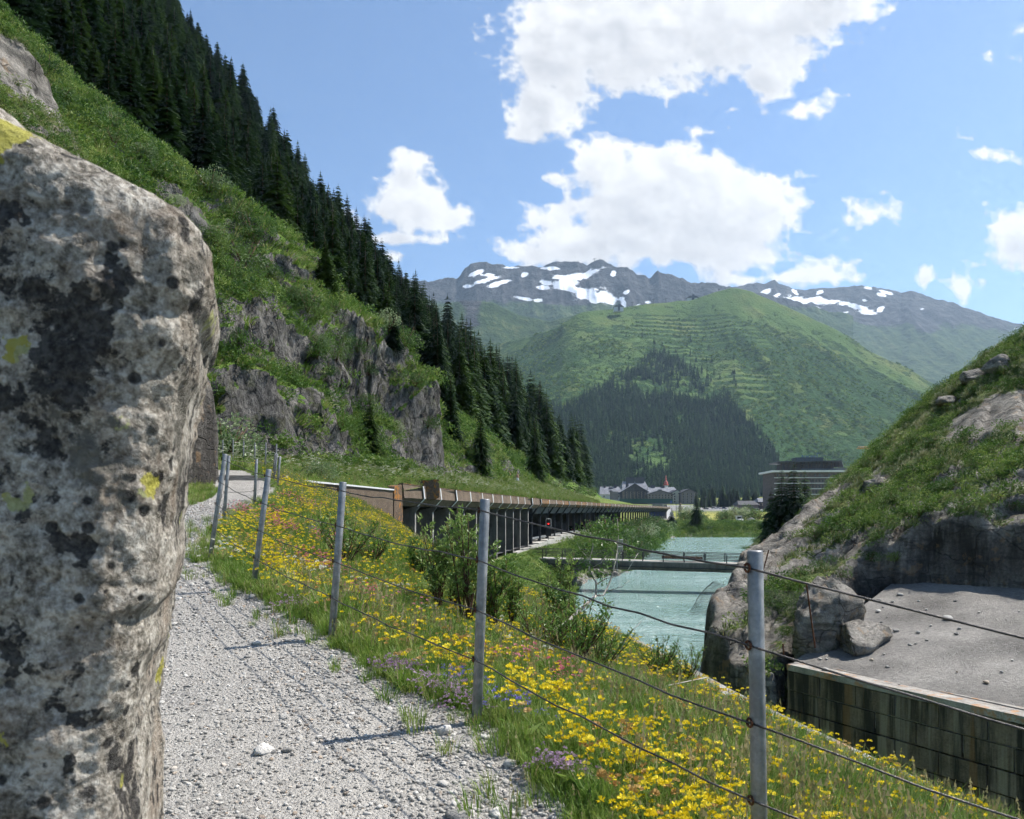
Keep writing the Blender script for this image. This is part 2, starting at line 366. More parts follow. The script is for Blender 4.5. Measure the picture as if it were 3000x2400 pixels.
def m_mid(nt):
    p = pos_co(nt)
    a = nse(nt, p, .006, 5, .6); b = nse(nt, p, .035, 6, .66); c_ = nse(nt, p, .13, 4, .65)
    open_ = ramp(nt, a, [(.25, (.055, .10, .03)), (.5, (.075, .125, .036)), (.75, (.12, .15, .048))])
    bush = mixc(nt, mapr(nt, c_, .4, .65), (.022, .052, .018), (.042, .085, .026))
    f = mapr(nt, mth(nt, 'ADD', attr(nt, 'bush'), mth(nt, 'ADD', mth(nt, 'MULTIPLY', mth(nt, 'SUBTRACT', b, .5), 1.5), mth(nt, 'MULTIPLY', mth(nt, 'SUBTRACT', c_, .5), .7))), .40, .62)
    c = mixc(nt, f, open_, bush)
    c = mixc(nt, mth(nt, 'MULTIPLY', attr(nt, 'bare'), mapr(nt, b, .4, .6)), c, (.26, .24, .2))
    return {'c': c, 'h': mth(nt, 'ADD', mth(nt, 'MULTIPLY', f, .8), mth(nt, 'MULTIPLY', c_, .6)), 'bs': .9, 'bd': 6.}
M('green_mountain', m_mid, .97, .05)
def m_far(nt):
    p = pos_co(nt)
    a = nse(nt, p, .004, 7, .65); b = nse(nt, p, .02, 6, .68); pv = scl(nt, p, (1, 1, .35)); s = nse(nt, pv, .012, 7, .7)
    rock = ramp(nt, mth(nt, 'ADD', mth(nt, 'MULTIPLY', s, .6), mth(nt, 'MULTIPLY', b, .4)), [(.3, (.022, .023, .026)), (.5, (.052, .052, .056)), (.72, (.13, .127, .125))])
    gr = ramp(nt, b, [(.3, (.028, .052, .019)), (.55, (.05, .083, .028)), (.75, (.10, .12, .045))])
    f = mapr(nt, mth(nt, 'ADD', attr(nt, 'rock'), mth(nt, 'MULTIPLY', mth(nt, 'SUBTRACT', a, .5), 1.1)), .42, .58)
    c = mixc(nt, f, gr, rock)
    sn = mapr(nt, mth(nt, 'ADD', attr(nt, 'snow'), mth(nt, 'MULTIPLY', mth(nt, 'SUBTRACT', nse(nt, p, .010, 8, .72), .5), 1.5)), .43, .57)
    c = mixc(nt, sn, c, (.86, .87, .9))
    return {'c': c, 'h': mixc(nt, sn, mth(nt, 'ADD', mth(nt, 'MULTIPLY', s, 1.), mth(nt, 'MULTIPLY', b, .7)), .5), 'bs': .9, 'bd': 22.}
M('alpine', m_far, .95, .05)
# vegetation
def leafmat(name, stops, transl=.35, rough=.55, spec=.35, k=2.):
    def fn(nt):
        r = rnd(nt); n = nse(nt, pos_co(nt), k, 3, .6)
        return {'c': ramp(nt, mth(nt, 'ADD', mth(nt, 'MULTIPLY', r, .5), mth(nt, 'MULTIPLY', n, .5)), stops)}
    return M(name, fn, rough, spec, transl=transl)
leafmat('needles', [(.25, (.010, .028, .010)), (.5, (.021, .048, .014)), (.72, (.048, .088, .02))], .16, .7, .2, .25)
leafmat('needles_far', [(.2, (.014, .033, .012)), (.55, (.022, .05, .016)), (.8, (.045, .085, .024))], .1, .8, .1, .02)
leafmat('leaf_willow', [(.2, (.06, .13, .02)), (.5, (.12, .215, .038)), (.8, (.24, .33, .09))], .4, .42, .5, 3.)
leafmat('leaf_shrub', [(.2, (.032, .075, .014)), (.5, (.06, .125, .022)), (.8, (.12, .19, .045))], .35, .5, .4, .6)
leafmat('leaf_silver', [(.2, (.09, .15, .05)), (.5, (.2, .27, .12)), (.8, (.42, .47, .28))], .35, .45, .5, 2.)
leafmat('leaf_ground', [(.22, (.034, .08, .013)), (.5, (.09, .175, .027)), (.78, (.22, .29, .065))], .3, .6, .3, .8)
leafmat('grass_blade', [(.15, (.075, .15, .018)), (.4, (.13, .225, .032)), (.62, (.2, .285, .055)), (.85, (.30, .31, .10))], .4, .5, .35, 1.4)
leafmat('grass_dry', [(.2, (.2, .185, .07)), (.5, (.30, .26, .12)), (.8, (.42, .36, .2))], .35, .6, .3, 2.)
leafmat('grass_hill', [(.2, (.075, .155, .02)), (.5, (.14, .235, .035)), (.8, (.29, .33, .10))], .35, .55, .35, .15)
leafmat('grass_silver', [(.22, (.05, .085, .02)), (.5, (.12, .165, .045)), (.78, (.34, .35, .19))], .3, .5, .45, .5)
leafmat('grass_meadow', [(.2, (.09, .17, .028)), (.5, (.165, .26, .05)), (.8, (.29, .34, .11))], .35, .6, .3, .2)
leafmat('petal_yellow', [(.2, (.64, .48, .012)), (.5, (.80, .63, .02)), (.8, (.86, .73, .08))], .3, .6, .2, 3.)
leafmat('petal_faded', [(.2, (.36, .2, .06)), (.5, (.52, .33, .11)), (.8, (.62, .46, .22))], .25, .7, .2, 3.)
leafmat('petal_pink', [(.2, (.5, .13, .17)), (.5, (.62, .2, .25)), (.8, (.7, .33, .36))], .3, .6, .2, 3.)
leafmat('petal_purple', [(.2, (.34, .2, .34)), (.5, (.44, .29, .43)), (.8, (.52, .38, .5))], .3, .6, .2, 3.)
leafmat('petal_blue', [(.2, (.13, .12, .42)), (.8, (.25, .22, .55))], .3, .6, .2, 3.)
leafmat('petal_white', [(.2, (.62, .62, .5)), (.8, (.78, .77, .68))], .3, .6, .2, 3.)
def m_bark(a, b, k):
    def fn(nt):
        p = obj_co(nt); n = nse(nt, scl(nt, p, (1, 1, .25)), k, 5, .65); return {'c': ramp(nt, n, [(.3, a), (.7, b)]), 'h': n, 'bs': .6, 'bd': .03}
    return fn
M('bark', m_bark((.045, .032, .022), (.13, .1, .075), 6), .95, .1)
M('bark_pale', m_bark((.26, .22, .18), (.52, .47, .41), 14), .85, .2)
M('twig', m_bark((.05, .03, .018), (.16, .095, .055), 18), .85, .2)
# built things
def conc(base, var=.25, k=1., stain=0., lichen=0., agg=0.):
    def fn(nt):
        p = pos_co(nt); n = nse(nt, p, .9*k, 6, .62); f = nse(nt, p, 14*k, 4, .6)
        lo = tuple(x*(1-var) for x in base); hi = tuple(min(.8, x*(1+var)) for x in base)
        c = ramp(nt, mth(nt, 'ADD', mth(nt, 'MULTIPLY', n, .65), mth(nt, 'MULTIPLY', f, .35)), [(.32, lo), (.68, hi)])
        if agg: c = mixc(nt, mapr(nt, nse(nt, p, 22, 2, .5), .45, .62, 0, agg), c, (.06, .045, .035))
        if stain:
            s = nse(nt, scl(nt, p, (1.2, 1.2, .10)), 1.6, 6, .66)
            c = mixc(nt, mapr(nt, s, .42, .6, 0, stain), c, (.022, .022, .02))
            s2 = nse(nt, scl(nt, nd(nt, 'ShaderNodeVectorMath', {0: p, 1: (9, 4, 0)}, operation='ADD').outputs[0], (1.1, 1.1, .06)), 1.8, 4, .6)
            c = mixc(nt, mapr(nt, s2, .58, .70, 0, stain*.75), c, (.27, .235, .185))
            c = mixc(nt, mapr(nt, s2, .26, .33, stain*.5, 0), c, (.22, .12, .05))
        if lichen:
            l = nse(nt, p, 2.4, 6, .68); c = mixc(nt, mapr(nt, l, .56, .66, 0, lichen), c, (.42, .17, .03))
        return {'c': c, 'h': mth(nt, 'ADD', f, mth(nt, 'MULTIPLY', n, .4)), 'bs': .5, 'bd': .03}
    return fn
M('concrete', conc((.30, .285, .26)), .9, .25)
M('concrete_pale', conc((.40, .385, .35), .2, 1., .12), .9, .25)
M('concrete_dark', conc((.13, .12, .11), .3, 1., .3), .9, .2)
M('concrete_wall', conc((.14, .112, .085), .4, 1.2, .9), .92, .2)
M('concrete_cap', conc((.31, .29, .26), .35, 2., .1, .55), .9, .2)
def m_apron(nt):
    p = pos_co(nt); n = nse(nt, p, .35, 6, .6); f = nse(nt, p, 9, 5, .65); d = nse(nt, p, 60, 3, .6)
    c = ramp(nt, mth(nt, 'ADD', mth(nt, 'MULTIPLY', n, .6), mth(nt, 'MULTIPLY', f, .4)), [(.25, (.10, .094, .086)), (.5, (.205, .193, .176)), (.75, (.34, .322, .292))])
    c = mixc(nt, mapr(nt, d, .5, .7, 0, .5), c, (.1, .098, .095))
    return {'c': c, 'h': mth(nt, 'ADD', f, d), 'bs': .7, 'bd': .03}
M('apron', m_apron, .95, .15)
M('aggregate', conc((.165, .125, .092), .3, 1., 0, .0, .6), .92, .15)
def m_agg_lichen(nt):
    r = conc((.15, .108, .075), .3, 1.2, 0, .8, .6)(nt); return r
M('aggregate_lichen', m_agg_lichen, .92, .15)
M('flashing', conc((.66, .66, .65), .1), .55, .4)
M('steel_dark', (.02, .022, .026), .6, .4)
M('steel_blue', conc((.042, .05, .062), .2), .5, .5)
def m_galv(nt):
    p = obj_co(nt); n = nse(nt, p, 9, 5, .62); f = vor(nt, p, 70, out='Color')
    c = ramp(nt, n, [(.3, (.15, .155, .158)), (.5, (.215, .222, .225)), (.7, (.30, .305, .305))])
    c = mixc(nt, .12, c, nd(nt, 'ShaderNodeRGBToBW', {0: f}).outputs[0], 'OVERLAY')
    return {'c': c, 'r': mapr(nt, n, .3, .7, .38, .62)}
M('galvanised', m_galv, .5, .5, metal=.35)
def m_wire(nt):
    p = obj_co(nt); wv = nse(nt, p, 160, 2, .5); return {'c': ramp(nt, nse(nt, p, 6, 4, .6), [(.3, (.035, .033, .033)), (.7, (.10, .09, .085))]), 'h': wv, 'bs': .6, 'bd': .004}
M('wire_steel', m_wire, .5, .5, metal=.5)
M('rust', lambda nt: {'c': ramp(nt, nse(nt, obj_co(nt), 40, 4, .6), [(.3, (.05, .022, .014)), (.7, (.17, .07, .035))])}, .8, .3, metal=.3)
M('netting', (.04, .038, .036), .6, .4, metal=.4)
M('wood_grey', lambda nt: {'c': ramp(nt, nse(nt, scl(nt, obj_co(nt), (1, 8, 8)), 3, 4, .6), [(.3, (.2, .185, .165)), (.7, (.4, .375, .34))])}, .9, .2)
M('wood_brown', lambda nt: {'c': ramp(nt, nse(nt, obj_co(nt), 3, 4, .6), [(.3, (.09, .06, .045)), (.7, (.19, .13, .095))])}, .9, .2)
M('wood_dark', lambda nt: {'c': ramp(nt, nse(nt, obj_co(nt), .4, 4, .6), [(.3, (.04, .036, .036)), (.7, (.075, .066, .064))])}, .9, .2)
M('shingle_brown', lambda nt: {'c': ramp(nt, nse(nt, scl(nt, obj_co(nt), (1, 1, 3)), .5, 5, .65), [(.3, (.075, .058, .052)), (.7, (.15, .118, .105))])}, .9, .2)
M('slate_roof', lambda nt: {'c': ramp(nt, nse(nt, obj_co(nt), .25, 5, .6), [(.3, (.13, .135, .15)), (.7, (.2, .205, .22))])}, .85, .25)
M('roof_dark', (.05, .05, .055), .7, .3)
M('render_grey', conc((.17, .15, .145), .15, .3), .9, .2)
M('render_cream', conc((.62, .6, .47), .1, .3), .9, .2)
M('render_white', conc((.6, .6, .58), .1, .3), .8, .3)
M('white_band', (.74, .73, .7), .7, .3)
M('interior_shade_concrete', conc((.05, .048, .045), .3), .95, .1)  # near-black base puts the gallery's interior shade into the concrete colour
M('column_concrete', conc((.15, .14, .125), .25, 1., .25), .9, .2)
M('glass', (.02, .025, .03), .08, .8)
M('shutter', (.33, .25, .17), .8, .2)
M('church_red', (.42, .1, .07), .5, .4)
M('sign_blue', (.02, .06, .30), .5, .4)
M('crane_orange', (.55, .22, .04), .5, .4)
M('fence_green', (.015, .06, .04), .7, .3)
M('sculpture_wood', lambda nt: {'c': ramp(nt, nse(nt, obj_co(nt), 1.5, 4, .6), [(.3, (.12, .095, .065)), (.7, (.25, .2, .14))])}, .9, .2)
for nm, cc in (('car_white', (.75, .75, .75)), ('car_navy', (.02, .03, .10)), ('car_silver', (.42, .43, .45)), ('car_red', (.35, .02, .02)), ('car_black', (.02, .02, .022)), ('car_maroon', (.14, .03, .025))): M(nm, cc, .25, .6)
M('tyre', (.02, .02, .02), .9, .2)
M('lamp_red', lambda nt: {'c': (.3, .01, .01), 'e': (1, .03, .02), 'es': 1.4}, .5)
M('lamp_white', lambda nt: {'c': (.8, .8, .75), 'e': (1, .93, .8), 'es': 3.}, .5)
M('tail_red', (.35, .01, .01), .3, .5)
M('skin', (.5, .3, .22), .6, .3); M('hair', (.02, .015, .012), .6, .3)
M('cloth_black', (.02, .022, .02), .9, .2); M('cloth_white', (.7, .7, .74), .9, .2); M('cloth_olive', (.10, .11, .05), .9, .2)
M('gravel_heap', lambda nt: {'c': ramp(nt, nse(nt, obj_co(nt), 2, 5, .65), [(.3, (.28, .275, .265)), (.7, (.48, .47, .455))]), 'h': nse(nt, obj_co(nt), 8, 4, .6), 'bs': .6, 'bd': .2}, .95, .1)
M('gravel_heap_dark', lambda nt: {'c': ramp(nt, nse(nt, obj_co(nt), 2, 5, .65), [(.3, (.12, .12, .12)), (.7, (.24, .235, .23))]), 'h': nse(nt, obj_co(nt), 8, 4, .6), 'bs': .6, 'bd': .2}, .95, .1)

for nm in ('lamp_red', 'lamp_white'): MATS[nm].cycles.emission_sampling = 'NONE'
# ================================================================== terrain
WATER_Z = -10.1
R_ = [(-3,2.3),(-1,1.8),(2,.9),(3.35,.29),(4.46,-.2),(5.03,-.69),(5.85,-1.33),(6.9,-2.03),(8,-2.9),(9.8,-4.06),(12.3,-4.9),(14,-5.15),(17,-5.5),(20,-6.3),(22.8,-7.6),(26,-9.2),(29,-11),(31.5,-13),(34,-16.5),(36,-22),(40,-34)]
L_ = [(-3,-1.6),(3.35,-2.3),(4.46,-2.7),(6.9,-4.2),(9.8,-6.0),(12.3,-6.7),(17,-7.1),(18.8,-7.6),(22.8,-9.6),(26,-12),(28,-15.5),(30,-22),(33,-34),(40,-60)]
I_ = [(-3,2.3),(-1,1.8),(2,.9),(3.35,.29),(4.46,-.2),(5.03,-.69),(5.85,-1.33),(6.9,-2.03),(8,-2.9),(9.8,-4.06),(12.3,-4.9),(14,-5.15),(17,-5.5),(20,-6.3),(22.8,-7.6),(26,-9.0),(30,-9.6),(33,-9.5),(45,-7.1),(48,-6.6)]
IZ_ = [(-3,-2.14),(22.8,.956),(26,1.15),(30,1.4),(33,1.2),(39,.4),(45,-.67),(48,-.9)]
C_ = [(-3,6.2),(2,4.8),(6.3,3.9),(10.5,2.8),(14.7,2.0),(24,-.9),(28,-2.1),(38,-5.15),(44,-6.3),(48,-6.0)]
CZ_ = [(-3,-2.7),(6.3,-2.55),(14.7,-2.5),(24,-2.4),(28,-2.1),(38,-1.6),(44,-1.2),(48,-1.2)]
G_ = [(40,-7.2),(46,-6.7),(57,-5.2),(76,-1.9),(96,1.7),(125,8.5),(178,22.6),(234,38.6),(367,77),(420,93)]
F_ = [(20,-40),(28,-30),(36,-24),(42,-20.5),(48,-17.5),(55,-14.5),(62,-11.8),(70,-9.8),(85,-7.6),(100,-5.4),(130,-1),(170,9.3),(260,32),(275,31),(290,14),(310,-20)]
FZ_ = [(20,3.6),(48,3.5),(62,4.0),(85,3.6),(110,5),(130,6),(170,5),(260,4),(340,3)]
HC_ = [(20,6),(44,8),(50,10),(56,10),(61,7),(66,12),(80,13),(87,12),(91,6),(100,4),(125,6),(140,2.5),(170,3),(180,1),(340,0)]
S_ = [(40,2.5),(64,5.5),(97,8.8),(107,10),(112,14),(126,20),(178,32),(234,46),(268,56),(280,62)]
SR_ = [(40,9),(60,24),(97,36),(150,49),(190,59),(212,65),(240,85),(262,110),(280,160)]
def Gx(y): return ip(y, G_)
def path_z(y): return -1.78+.12*np.asarray(y, float)
def meadow_z(x, y):
    wx = np.where(y < 46, ip(y, I_), Gx(y)-.2)
    wz = ip(y, [(20, 1.25), (33, 1.28), (46, 1.2), (50, 1.5), (400, 1.5)])
    fz = ip(y, FZ_); fx = np.minimum(ip(y, F_), wx-.5)
    t = np.clip((wx-x)/(wx-fx), 0, 1.25)
    return wz+(fz-wz)*t
def ground_z(x, y, path_dip=True):
    x = np.asarray(x, float); y = np.asarray(y, float)
    R, L, I, IZ, C, CZ = [ip(y, t) for t in (R_, L_, I_, IZ_, C_, CZ_)]
    pz = path_z(y)
    mz = meadow_z(x, y)
    k = sst(25.5, 31, y)
    left = np.where(x < L, pz+np.clip(L-x, 0, 3)*.25, pz)*(1-k)+mz*k
    t = np.clip((x-I)/(C-I), 0, 1)
    bank = IZ+(CZ-IZ)*(t**1.15)
    over = np.maximum(CZ-(x-C)*1.5-np.clip(x-C, 0, 1)*.6, -13.)
    z = np.where(x <= I, left, np.where(x <= C, bank, over))
    rough = .05*fbm(x*.7, y*.7, 0, 4, 5)+.02*fbm(x*3, y*3, 0, 3, 9)
    inpath = path_mask(x, y)
    z = z+rough*(1-.75*inpath)+.10*fbm(x*.22, y*.22, 1, 3, 3)*(1-inpath)*sst(0, 1.5, x-I)
    if path_dip: z = z-.06*inpath
    return z
def path_mask(x, y):
    R, L = ip(y, R_), ip(y, L_)
    e = .16*fbm(x*1.6, y*1.6, 0, 4, 21)
    return sst(-.10, .12, np.minimum(R-x, x-L)+e)
# --- near ground
xs = np.concatenate([np.arange(-40, -12, .8), np.arange(-12, -8, .25), np.arange(-8, 6.5, .1), np.arange(6.5, 12.1, .35)])
ys = np.concatenate([np.arange(-3, 14, .1), np.arange(14, 26, .18), np.arange(26, 47.4, .35)])
X, Y = np.meshgrid(xs, ys)
Z = ground_z(X, Y)
mY = ip(X, [(-40, 60), (-12, 49), (-7.2, 46.4), (-6.3, 45.8), (20, 45.8)])   # the bank ends at the gallery portal
nv = np.stack([X, np.minimum(Y, mY), Z], -1).reshape(-1, 3)
link('ground', npmesh('ground', nv, grid_faces(len(ys), len(xs)), ['bank_grass']), kind='structure')
# --- path
ny, nxp = 420, 60
yy = np.linspace(-3, 38, ny); tt = np.linspace(0, 1, nxp)
Yp = np.repeat(yy[:, None], nxp, 1); Lp, Rp = np.maximum(ip(yy, L_)-.35, -40)[:, None], (ip(yy, R_)+.35)[:, None]
Xp = Lp+(Rp-Lp)*tt[None, :]
Zp = ground_z(Xp, Yp, False)-.022+.012*fbm(Xp*4, Yp*4, 0, 3, 31)
link('path', npmesh('path', np.stack([Xp, Yp, Zp], -1).reshape(-1, 3), grid_faces(ny, nxp), ['gravel']), kind='structure')
def path_surface(x, y): return ground_z(x, y, False)-.022+.012*fbm(np.asarray(x)*4, np.asarray(y)*4, 0, 3, 31)

# --- meadow on the gallery roof, up to the foot of the hill
ym = np.concatenate([np.arange(45.9, 110, 1.), np.arange(110, 330, 3.)]); tm = np.linspace(-.02, 1.3, 36)
Ym = np.repeat(ym[:, None], len(tm), 1); g0 = Gx(ym)[:, None]-.15; f0 = np.minimum(ip(np.minimum(ym, 262), F_)[:, None]+np.maximum(0, ym-262)[:, None]*.26, g0-2)
Xm = g0+(f0-g0)*tm[None, :]
Zm = meadow_z(Xm, np.minimum(Ym, 262))+.12*fbm(Xm*.5, Ym*.5, 0, 3, 8)*sst(0, .12, tm)[None, :]
link('meadow', npmesh('meadow', np.stack([Xm, Ym, Zm], -1).reshape(-1, 3), grid_faces(len(ym), len(tm))[:, ::-1], ['meadow']), kind='structure')

# --- left hillside: cross profiles along the road
def hill_pt(w, y):
    """w distance up-slope of the foot line, y depth -> position"""
    spur = 3.0*rdg(y*.085, 0, 3.3, 3, 40)*np.exp(-w/18.)*sst(44, 50, y)*(1-.6*sst(95, 130, y))
    fx = ip(y, F_)+spur; hc = ip(y, HC_); fz = ip(y, FZ_)-.6
    hc = hc*(1+.25*fbm(y*.11, w*.0, 1.7, 3, 51))*(1-.8*np.exp(-((y-60.5-.25*w)/2.2)**2)-.6*np.exp(-((y-91)/3.)**2)-.75*np.exp(-((y-43)/2.5)**2))
    sp = .5+.38*vn(y*.13, 2., 0, 53)
    n1 = fbm(y*.22, w*.12, 9.1, 4, 60)
    # two rock steps with a ledge between them
    s1 = sst(0, 1.5, w+1.3*n1); s2 = sst(2.6, 4.8, w+2.6*n1+2.2*fbm(y*.25, 0, 4, 3, 61)); s3 = sst(9, 11.5, w+2.5*fbm(y*.13, w*.05, 7, 3, 62))*sst(40, 50, y)*(1-sst(72, 84, y))
    up = np.maximum(w-1.0, 0)
    z = fz+hc*.9*(sp*s1+(1-sp)*s2)+4.2*s3*(.5+.5*vn(y*.21, 5., 0, 63))+.72*up+.0024*up*up
    bulge = 3.2*fbm(y*.045, w*.03, 2.2, 4, 70)*sst(6, 25, w)+1.1*fbm(y*.16, w*.13, 5, 4, 71)*sst(2, 8, w)
    z = z+bulge
    x = fx-w+.55*rdg(y*.9, z*.12, w*.1, 4, 80)*(1-sst(14, 26, w))
    return x, z
wS = np.concatenate([np.arange(-.8, 7, .06), np.arange(7, 14, .16), np.arange(14, 40, .45), np.arange(40, 100, 1.2), np.arange(100, 215, 3.)])
yS = np.concatenate([np.arange(28, 46, .8), np.arange(46, 95, .28), np.arange(95, 140, .7), np.arange(140, 312, 2.)])
Wh, Yh = np.meshgrid(wS, yS)
Xh, Zh = hill_pt(Wh, Yh)
yoff = .35*fbm(Xh*.5, Zh*.5, Yh*.5, 3, 85)
Yd = Yh+yoff
hv = np.stack([Xh, Yd, Zh], -1)
du = np.gradient(hv, axis=0); dv = np.gradient(hv, axis=1); nn = np.cross(du, dv); nn /= np.linalg.norm(nn, axis=-1, keepdims=True)+1e-9
nn *= np.sign(nn[..., 2:3]+1e-9)
outc = sst(.22, .42, fbm(Yh*.10, Wh*.13, 3.1, 4, 97))*sst(7, 12, Wh)*(1-sst(55, 75, Wh))*(1-sst(105, 125, Yh))
rockn = .7*rdg(Yh*.42, Zh*.13, Xh*.25, 5, 90)+.5*rdg(Yh*1.1, Zh*.6, Xh*.8, 4, 92)+.35*rdg(Yh*.15, Zh*.55+.4*Yh*.1, 0, 3, 93)
steep = 1-np.abs(nn[..., 2])
hv = hv+nn*(rockn*.75*sst(.35, .6, steep)+.18*fbm(Xh*1.3, Yh*1.3, Zh*1.3, 3, 91))[..., None]*sst(-.5, 1, Wh)[..., None]
hv = hv+nn*(outc*(.5+.5*rdg(Yh*.8, Zh*.5, Xh*.5, 3, 98)))[..., None]
du = np.gradient(hv, axis=0); dv = np.gradient(hv, axis=1); nn = np.cross(du, dv); nn /= np.linalg.norm(nn, axis=-1, keepdims=True)+1e-9
nn *= np.sign(nn[..., 2:3]+1e-9)
steep = 1-np.abs(nn[..., 2])
rockA = sst(.34, .62, steep+.14*fbm(Yh*.3, Zh*.3, 0, 3, 95)-.10*sst(12, 24, Wh))
rockA = np.maximum(rockA, outc*(.25+.6*sst(.22, .45, steep)))
hill_me = npmesh('hillside', hv.reshape(-1, 3), grid_faces(len(yS), len(wS)), ['hillside'], True, {'rock': rockA})
link('hillside', hill_me, kind='structure')
hill_v = hv.reshape(-1, 3); hill_n = nn.reshape(-1, 3); hill_rock = rockA.ravel(); hill_w = Wh.ravel(); hill_y = Yh.ravel()

# --- valley floor with the river bed
def vz(x, y):
    g, s, r = Gx(y), ip(y, S_), ip(y, SR_)
    fl = ip(y, [(40, -6), (300, -5.6), (380, -5.0), (480, -3.2), (600, 0), (700, 2.4), (900, 7.5), (1000, 12), (1150, 22), (1600, 60)])
    zl = np.where(x < g+1., -5.25+0*x, -5.35+(-10.5+5.35)*np.clip((x-g-1.)/np.maximum(s-g-1., 1), 0, 1.6))
    zl = np.where(x < g-.2, -4.95, zl)
    zr = np.where(x > r-1.5, -10.8+(4.2)*sst(0, 7, x-r), -30)
    zf = -10.9+(fl+10.9)*sst(0, 20, y-277-3*vn(x*.06, 0, 0, 3))
    zfar = np.where(y > 270, zf, -30)
    z = np.maximum(np.maximum(zl, zr), np.maximum(zfar, -13))
    z = np.where(y > 300, np.maximum(fl, np.where(x < g-.2, -4.95, -30)), z)
    return z+.18*fbm(x*.3, y*.3, 0, 3, 101)*np.where(x > g+1.5, 1, 0)
yv = np.concatenate([np.arange(40, 130, 1.5), np.arange(130, 320, 3.), np.geomspace(320, 1700, 70)])
sv = np.concatenate([np.linspace(-.12, .0, 5), np.linspace(.004, .30, 80), np.linspace(.31, 1.35, 60)])
Yv = np.repeat(yv[:, None], len(sv), 1)
Xv = Gx(np.minimum(yv, 420))[:, None]+np.maximum(yv-420, 0)[:, None]*.1-0+sv[None, :]*(yv*1.0+60)[:, None]
Xv = Xv-np.maximum(yv-380, 0)[:, None]*.75*np.clip(1-sv[None, :]*2, 0, 1)
Zv = vz(Xv, Yv)
ux = Xv/Yv; pyv = HY-Zv/Yv*F_PX; pxv = CX+ux*F_PX
mown = sst(352, 372, Yv)*(1-sst(520, 545, Yv))*sst(.19, .215, ux)*(1-sst(.34, .37, ux)) + .35*sst(300, 330, Yv)
paved = sst(560, 600, Yv)*(1-sst(800, 850, Yv))*sst(.16, .2, ux)
stony = np.maximum(sst(-8.9, -9.7, Zv), sst(298, 303, Yv)*(1-sst(318, 324, Yv))*sst(.24, .27, ux)*(1-sst(.40, .42, ux))*.8)
link('valley_ground', npmesh('valley_ground', np.stack([Xv, Yv, Zv], -1).reshape(-1, 3), grid_faces(len(yv), len(sv)), ['valley'], True,
     {'mown': np.clip(mown, 0, 1), 'paved': paved, 'stony': stony}), kind='structure')
# --- river
wy = np.linspace(4, 300, 75); wx = np.linspace(-6, 190, 50); WX, WY = np.meshgrid(wx, wy)
link('river', npmesh('river', np.stack([WX, WY, np.full_like(WX, WATER_Z)], -1).reshape(-1, 3), grid_faces(75, 50), ['water']), kind='structure')
# --- road through the gallery, out onto the plain
rp = np.concatenate([np.arange(44, 368, 4.), np.arange(368, 640, 12.)])
gx = Gx(np.minimum(rp, 400))+np.maximum(rp-400, 0)*.18
rz = np.maximum(ip(rp, [(44, -4.75), (380, -4.75), (480, -3.0), (600, .2), (640, 1.)]), -4.75)
rv = np.stack([np.stack([gx-8.6, rp, rz], -1), np.stack([gx-.6+np.maximum(rp-368, 0)*.02, rp, rz], -1)], 1)
link('road', npmesh('road', rv.reshape(-1, 3), grid_faces(len(rp), 2)[:, ::-1], ['asphalt', 'road_pale'], False, None, (rp[:-1] > 366).astype(int)), kind='structure')

# --- mountains: from foot to crest and over the back, at their true distance
def mountain(name, mat, sil, d0, d1, zb, prof, nr, nc, disp, attrs, kind_ext=.0):
    pxs = np.linspace(sil[0][0], sil[-1][0], nc); a = (pxs-CX)/F_PX
    pyr = ip(pxs, sil)
    D0 = ip(pxs, d0) if hasattr(d0, '__len__') else np.full(nc, d0); D1 = ip(pxs, d1) if hasattr(d1, '__len__') else np.full(nc, d1)
    v = np.linspace(0, 1, nr)
    Vv, A = np.meshgrid(v, a, indexing='ij'); PX = np.repeat(pxs[None, :], nr, 0)
    D = D0+(D1-D0)*Vv
    zr = (HY-pyr)/F_PX*D1
    Zz = zb+(zr-zb)*prof(Vv, PX)
    Xx = A*D
    dz = disp(Xx, D, Vv, PX)
    Zz = Zz+dz
    # back slope
    k = 6; vb = np.linspace(.1, 1, k)[:, None]
    Xb = np.repeat(Xx[-1:], k, 0)*(1+vb*.18); Db = D[-1:]+vb*(D1*.25); Zb_ = Zz[-1:]-vb*(D1*.18)
    Vb = np.repeat(Vv[-1:], k, 0); PB = np.repeat(PX[-1:], k, 0)
    Xx, D, Zz, Vv, PX = [np.concatenate([p_, q_]) for p_, q_ in ((Xx, Xb), (D, Db), (Zz, Zb_), (Vv, Vb), (PX, PB))]
    at = attrs(Xx, D, Zz, Vv, PX)
    me = npmesh(name, np.stack([Xx, D, Zz], -1).reshape(-1, 3), grid_faces(nr+k, nc), [mat], True, at)
    link(name, me, kind='structure')
    return Xx, D, Zz, Vv, PX
def pyof(D, Z): return HY-Z/D*F_PX
# green mid mountain
SIL_MID = [(900,1060),(1250,1040),(1450,1010),(1560,985),(1633,960),(1689,923),(1720,914),(1796,906),(1850,896),(1912,890),(1970,884),(2028,880),(2060,868),(2100,856),(2139,846),(2170,848),(2200,854),(2278,889),(2352,922),(2464,973),(2557,1033),(2650,1075),(2765,1144),(2900,1230),(3000,1300),(3300,1420)]
sumx, sumy = (2110-CX)/F_PX*2300, 2300.
def mid_disp(X, D, V, PX):
    ang = np.arctan2(X-sumx, sumy+250-D); rad = np.hypot(X-sumx, sumy+250-D)
    gul = rdg(ang*9, rad*.0006, 3., 4, 200)*26*sst(.02, .3, V)*(1-sst(.75, 1., V))*(.5+.5*sst(2050, 2300, PX))
    big = 38*fbm(X*.0022, D*.0022, 0, 4, 205)*sst(0, .25, V)*(1-sst(.8, 1, V))
    fine = 3.0*fbm(X*.02, D*.02, 0, 3, 209)
    return gul+big+fine
